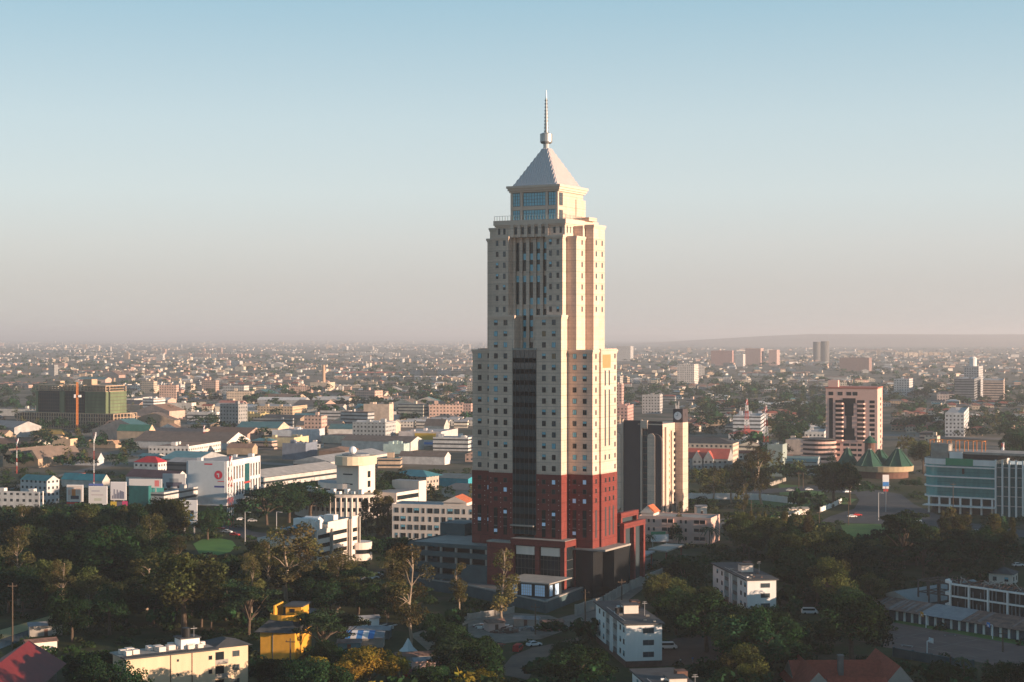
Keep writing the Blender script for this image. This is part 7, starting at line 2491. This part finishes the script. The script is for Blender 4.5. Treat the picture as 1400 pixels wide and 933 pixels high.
for t in TOWN:
    if id(t) in ids: continue
    X, Y, a, w, l, h, rt, (wc, wn), (rc, rn), kind = t
    if Y > 9000: w, l, h = w * 1.3, l * 1.3, h * 1.25
    town_geo(b, b, X, Y, a, w, l, h, rt, wc, rc, kind, Y > 3500)
tag(b.build('far_town', FAC), kind='stuff')

# ------------------------------------------------------------------ street life
def car_mesh(name, van=False):
    q = MB()
    L_, W_2, = 4.3, .86
    if van:
        L_ = 5.0
        pr = [(-2.5, .35), (2.5, .35), (2.5, .95), (2.1, 1.15), (1.5, 1.95), (-2.4, 2.0), (-2.5, 1.2)]
    else:
        pr = [(-2.15, .35), (2.15, .35), (2.15, .72), (1.95, .84), (.95, .95), (.35, 1.42), (-1.15, 1.45), (-1.75, 1.0), (-2.15, .92)]
    n = len(pr)
    ws = [W_2 - (.14 if z > 1.3 else 0) for _, z in pr]
    q.v = [(x, -w, z) for (x, z), w in zip(pr, ws)] + [(x, w, z) for (x, z), w in zip(pr, ws)]
    q.f = [tuple(range(n)), tuple(range(n, 2 * n))[::-1]] + [(k, n + k, n + (k + 1) % n, (k + 1) % n) for k in range(n)]
    q.m = [0] * len(q.f); q.c = [None] * len(q.f)
    g_ = MB()
    if van:
        for s in (-1, 1):
            g_.box(-2.2, s * .80, 1.2, 1.5, s * .845, 1.8)
        g_.face([(2.08, -.7, 1.22), (2.08, .7, 1.22), (1.56, .65, 1.86), (1.56, -.65, 1.86)])
    else:
        for s in (-1, 1):
            g_.face([(-1.5, s * .862, 1.0), (.75, s * .862, 1.0), (.3, s * .75, 1.36), (-1.1, s * .75, 1.38)])
        g_.face([(.97, -.72, .99), (.97, .72, .99), (.42, .66, 1.40), (.42, -.66, 1.40)]); g_.face([(-1.78, -.7, 1.04), (-1.2, -.66, 1.42), (-1.2, .66, 1.42), (-1.78, .7, 1.04)])
    return q, g_, L_
car_parts = {}
for van in (False, True):
    q, g_, L_ = car_mesh('car', van)
    o1 = q.build('body', mat('car_white', (.70, .70, .70), .35, 0)); o2 = g_.build('windows', MATS['glass_dark'])
    wq = MB(); wq.tube((0, -.1, 0), (0, .1, 0), .33, .33, 12); o3 = wq.build('wheel', MATS['tyre'])
    lq = MB(); lq.box(-.03, -.18, -.08, .03, .18, .08); o4 = lq.build('headlight', MATS['silver'])
    car_parts[van] = (o1.data, o2.data, o3.data, o4.data, L_)
    for o in (o1, o2, o3, o4): bpy.data.objects.remove(o)
CARC = {'white': (.70, .70, .70), 'red': (.45, .03, .03), 'dark': (.03, .03, .035), 'silver': (.38, .39, .40), 'blue': (.05, .12, .30)}
def car(label, px_, py, ang_, colr='white', van=False, z=0.06):
    p = gp(px_, py)
    me1, me2, me3, me4, L_ = car_parts[van]
    t = thing('minibus' if van else 'parked_car', label, 'minibus' if van else 'car', (p.x, p.y, z), R(ang_), 'cars and vans in the streets')
    o = bpy.data.objects.new('body', me1); COL.objects.link(o); o.parent = t
    if colr != 'white':
        o.material_slots[0].link = 'OBJECT'; o.material_slots[0].material = mat('car_' + colr, CARC[colr], .35, 0)
    o = bpy.data.objects.new('windows', me2); COL.objects.link(o); o.parent = t
    for x in (-1, 1):
        for y in (-1, 1):
            o = bpy.data.objects.new('wheel', me3); COL.objects.link(o); o.parent = t; o.location = (x * L_ * .31, y * .80, .33)
    for y in (-1, 1):
        o = bpy.data.objects.new('headlight', me4); COL.objects.link(o); o.parent = t; o.location = (L_ / 2 + .01, y * .6, .66)
for a in [('white car driving up the dirt road at the bottom', 730, 884, 30, 'white'), ('white estate car beside the white apartment block', 913, 888, 5, 'white', True), ('white minibus parked under trees right of the sunlit apartment block', 1107, 840, 0, 'white', True),
          ('white car at the junction kerb', 1165, 708, 10, 'white'), ('red car behind the white one at the junction', 1172, 706, 12, 'red'), ('white car on the road in front of the glass office', 1254, 714, -8, 'white'), ('silver car among trees below the glass office', 1336, 729, -12, 'silver'), ('white car parked beside the silver one', 1346, 732, -10, 'white'),
          ('red car nearest the golf green', 321, 733, -20, 'red'), ('white car between two red ones on the park road', 311, 729, -22, 'white'), ('red car farthest up the park road', 301, 724, -25, 'red'),
          ('white car parked at the left of the cream block yard', 503, 795, 20, 'white'), ('white car in the middle of the cream block yard', 510, 792, 22, 'white'), ('white car at the right of the cream block yard', 518, 789, 22, 'white'),
          ('white hatchback at the market by the bottom edge', 589, 923, 70, 'white'), ('dark car behind the white hatchback', 598, 914, 30, 'dark'), ('silver car beside the pink stall', 571, 912, 15, 'silver'), ('red pickup by the market stalls', 572, 927, 10, 'red', True),
          ('white car under the trees left of the market', 478, 938, 20, 'white'), ('white van near the scrap yard', 648, 906, 20, 'white', True), ('white truck cab in the scrap yard', 668, 897, 50, 'white', True), ('red tricycle van on the dirt road', 708, 891, 75, 'red', True),
          ('silver car in the car park before the green roofed pavilion', 1163, 662, 20, 'silver'), ('white car in the car park before the green roofed pavilion', 1172, 664, 15, 'white'), ('dark car in the car park before the green roofed pavilion', 1152, 665, 15, 'dark'),
          ('white car among the trees behind the junction lawn', 1158, 674, 30, 'white'), ('silver car left of the twin pale posts', 1080, 672, 5, 'silver'), ('white car right of the twin pale posts', 1106, 671, 5, 'white'), ('white car in the yard behind the brown roofed house', 1182, 765, 10, 'white'), ('blue car by the brown roofed house', 1198, 767, -20, 'blue'),
          ('white car left of the lattice mast in the park', 330, 712, 10, 'white'), ('silver car by the trees left of the white curved office', 345, 714, 10, 'silver'), ('white car below the white flats', 562, 744, 10, 'white'), ('dark car below the white flats', 572, 746, 10, 'dark'),
          ('white van parked at the foot of the glass office', 1367, 704, -30, 'white', True), ('white car at the park edge below the billboards', 60, 708, 10, 'white'), ('white car parked in the clearing right of the burnt school', 1392, 775, 10, 'white')]:
    car(*a)
# parked cars outside the far arcade on the right
for k in range(22):
    car('car in the long row before the far blue roofed arcade', 1040 + k * 5.2, 527 + (k % 3) * 1.5, rng.uniform(60, 110), rng.choice(['white', 'white', 'silver', 'dark', 'red']))
    bpy.data.objects[-1] if 0 else None

# market stalls at the bottom
c = gp(498, 884)
t = thing('market_stall', 'market stall roofed with blue and white stripes', 'stall', c, R(-2))
q = MB()
cols = [0, 1, 0, 1, 0]
for k, m in enumerate(cols):
    x = -5.2 + k * 1.6
    q.face([(x, -2.2, 2.6), (x + 1.6, -2.2, 2.6), (x + 1.6, 2.4, 4.0), (x, 2.4, 4.0)], m); q.face([(x, -2.2, 2.5), (x, 2.4, 3.9), (x + 1.6, 2.4, 3.9), (x + 1.6, -2.2, 2.5)], m)
q.face([(2.8, -2.2, 2.7), (5.6, -2.2, 2.7), (5.6, 2.4, 3.9), (2.8, 2.4, 3.9)], 2)
q.build('striped_roof', [MATS['paint_blue'], MATS['paint_white'], MATS['tin_grey']], t)
q = MB(); q.box(-5, -1.9, .02, 5.4, 2.2, 2.5); q.build('walls', MATS['concrete'], t)
c = gp(558, 902)
t = thing('pagoda_tent', 'white pointed pagoda tent in the market', 'tent', c)
q = MB(); q.cyl(0, 0, 2.2, 3.3, 2.6, 1.4, 4); q.cyl(0, 0, 3.3, 5.6, 1.4, .12, 4); q.build('canopy', mat('canvas', (.55, .60, .60), .8, .05), t)
q = MB()
for x, y in ((-2.4, 0), (2.4, 0), (0, 2.4), (0, -2.4)): q.box(x - .05, y - .05, .02, x + .05, y + .05, 2.25)
q.build('poles', MATS['steel'], t)
def shed(label, px_, py, w, l, h, m, rm, ang_, name='market_shed'):
    c = gp(px_, py); t = thing(name, label, 'shed', c, R(ang_), 'sheds and stalls of the market')
    q = MB(); q.box(-w / 2, -l / 2, .02, w / 2, l / 2, h); q.build('walls', MATS[m], t)
    q = MB(); q.gable(-w / 2 - .4, -l / 2 - .4, w / 2 + .4, l / 2 + .4, h, h + .8, 'x'); q.build('roof', MATS[rm], t)
    q = MB(); q.box(-.5, -l / 2 - .06, .05, .5, -l / 2, 2.0); q.build('door', MATS['brick'], t)
shed('rusty roofed shed behind the pointed tent', 570, 908, 11, 5, 2.5, 'concrete', 'tin_rust', 14)
shed('pink walled stall right of the pointed tent', 583, 915, 7, 3, 2.4, 'pinkwall', 'tin_grey', 20)
shed('bright red stall at the bottom edge of the market', 566, 934, 5, 3, 2.6, 'paint_red', 'tin_red', 5)
shed('long grey shed behind the striped stall', 505, 872, 12, 5, 2.6, 'tealwall', 'tin_grey', -5)
shed('white sided container hut above the striped stall', 503, 858, 6, 3, 2.8, 'white', 'tin_grey', 20)
shed('blue drum shed left of the striped stall', 478, 890, 6, 3, 2.4, 'tin_blue', 'tin_grey', 0)
shed('small shack on the scrap yard', 676, 862, 5, 4, 2.5, 'pinkwall', 'tin_rust', 20)
shed('low shack against the terrace wall', 720, 856, 7, 3, 2.2, 'concrete', 'tin_grey', -12)
shed('brown shack right of the scrap yard', 755, 862, 6, 3, 2.4, 'brick', 'tin_rust', 25)
shed('tin roofed hut under the park trees at left', 62, 868, 9, 5, 3, 'concrete', 'tin_grey', 20)
shed('pale hut among the trees by the red tin roof', 55, 892, 8, 4, 3, 'whitewarm', 'tin_rust', 30)
shed('white tent roof shed left of the white angled wall', 1090, 704, 10, 5, 3, 'whitewarm', 'concrete', 10)
shed('small white hut beside the grey road', 958, 704, 5, 4, 4, 'whitewarm', 'tin_grey', 10)
# heaps of scrap and rubble
def heap(label, px_, py, n, r, mats_):
    c = gp(px_, py); t = thing('scrap_heap', label, 'scrap heap', c, 0, 'heaps of scrap by the terrace')
    q = MB()
    for k in range(n):
        a, d = rng.uniform(0, 6.28), r * math.sqrt(rng.random()); s = rng.uniform(.2, .8)
        x, y, z = d * math.cos(a), d * math.sin(a) * .6, (1 - d / r) * 1.3 * rng.random()
        if rng.random() < .5: q.box(x - s, y - s * .6, z, x + s, y + s * .6, z + s * .8, rng.randrange(len(mats_)))
        else: q.tube((x - s * 2, y, z + .1), (x + s * 2, y + s, z + s), .12, .1, 5, rng.randrange(len(mats_)))
    q.build('pile', [MATS[m] for m in mats_], t)
heap('pale rubble heap at the foot of the slim eucalyptus', 672, 858, 60, 6, ['concrete', 'tin_rust', 'white'])
heap('reddish scrap heap on the yard', 690, 864, 50, 5, ['brick', 'tin_rust', 'concrete'])
heap('dark scrap heap by the terrace corner', 728, 862, 40, 5, ['concrete_dark', 'tin_grey', 'steel'])
heap('mixed scrap heap beside the dirt road', 660, 885, 60, 6, ['tin_rust', 'paint_red', 'tin_grey', 'white'])
heap('white scrap heap behind the striped stall', 518, 858, 50, 5, ['white', 'steel', 'concrete_dark'])

# people standing in the yard below the white apartment block
def person(label, px_, py, shirt, trousers, face):
    c = gp(px_, py); t = thing('person', label, 'person', (c.x, c.y, .08), face)
    def skin(name, V_, E_, Rr, m):
        me = bpy.data.meshes.new(name); me.from_pydata(V_, E_, []); me.materials.append(m)
        o = bpy.data.objects.new(name, me); COL.objects.link(o); o.parent = t
        md = o.modifiers.new('skin', 'SKIN')
        for i, r in enumerate(Rr):
            me.skin_vertices[0].data[i].radius = (r, r)
        me.skin_vertices[0].data[0].use_root = True
        o.modifiers.new('sub', 'SUBSURF').levels = 1
        return o
    V_ = [(0, 0, .95), (0, 0, 1.2), (0, .02, 1.42), (0, .01, 1.52), (0, -.02, 1.64), (0, -.01, 1.74), (.19, .02, 1.40), (.25, .03, 1.13), (.24, -.08, .88), (-.19, .02, 1.40), (-.25, .03, 1.13), (-.24, -.08, .88), (.10, 0, .90), (.11, -.02, .50), (.12, .02, .08), (.12, -.13, .04), (-.10, 0, .90), (-.12, .02, .50), (-.13, .05, .08), (-.13, -.10, .04), (.24, -.11, .78), (-.24, -.11, .78)]
    E_ = [(0, 1), (1, 2), (2, 3), (3, 4), (4, 5), (2, 6), (6, 7), (7, 8), (2, 9), (9, 10), (10, 11), (0, 12), (12, 13), (13, 14), (14, 15), (0, 16), (16, 17), (17, 18), (18, 19), (8, 20), (11, 21)]
    Rr = [.13, .12, .13, .055, .10, .075, .06, .045, .035, .06, .045, .035, .09, .06, .045, .035, .09, .06, .045, .035, .03, .03]
    skin('body', V_, E_, Rr, mat('skin', (.10, .055, .035), .6, 0))
    skin('shirt', [V_[i] for i in (0, 1, 2, 6, 7, 9, 10)], [(0, 1), (1, 2), (2, 3), (3, 4), (2, 5), (5, 6)], [.16, .15, .155, .08, .06, .08, .06], mat('shirt_' + shirt, {'white': (.6, .6, .6), 'blue': (.1, .18, .4)}[shirt], .9, 0))
    skin('trousers', [V_[i] for i in (0, 12, 13, 14, 16, 17, 18)], [(0, 1), (1, 2), (2, 3), (0, 4), (4, 5), (5, 6)], [.15, .105, .075, .06, .105, .075, .06], mat('trousers_' + trousers, {'dark': (.03, .03, .04), 'grey': (.15, .15, .16)}[trousers], .9, 0))
    q = MB(); q.cyl(0, -.005, 1.70, 1.79, .10, .07, 10); q.build('hair', MATS['black'], t)
person('person in a white shirt standing in the yard by the washing', 930.5, 909, 'white', 'dark', 1.0)
person('person in a blue shirt standing right of the one in white', 947, 907, 'blue', 'grey', 2.2)
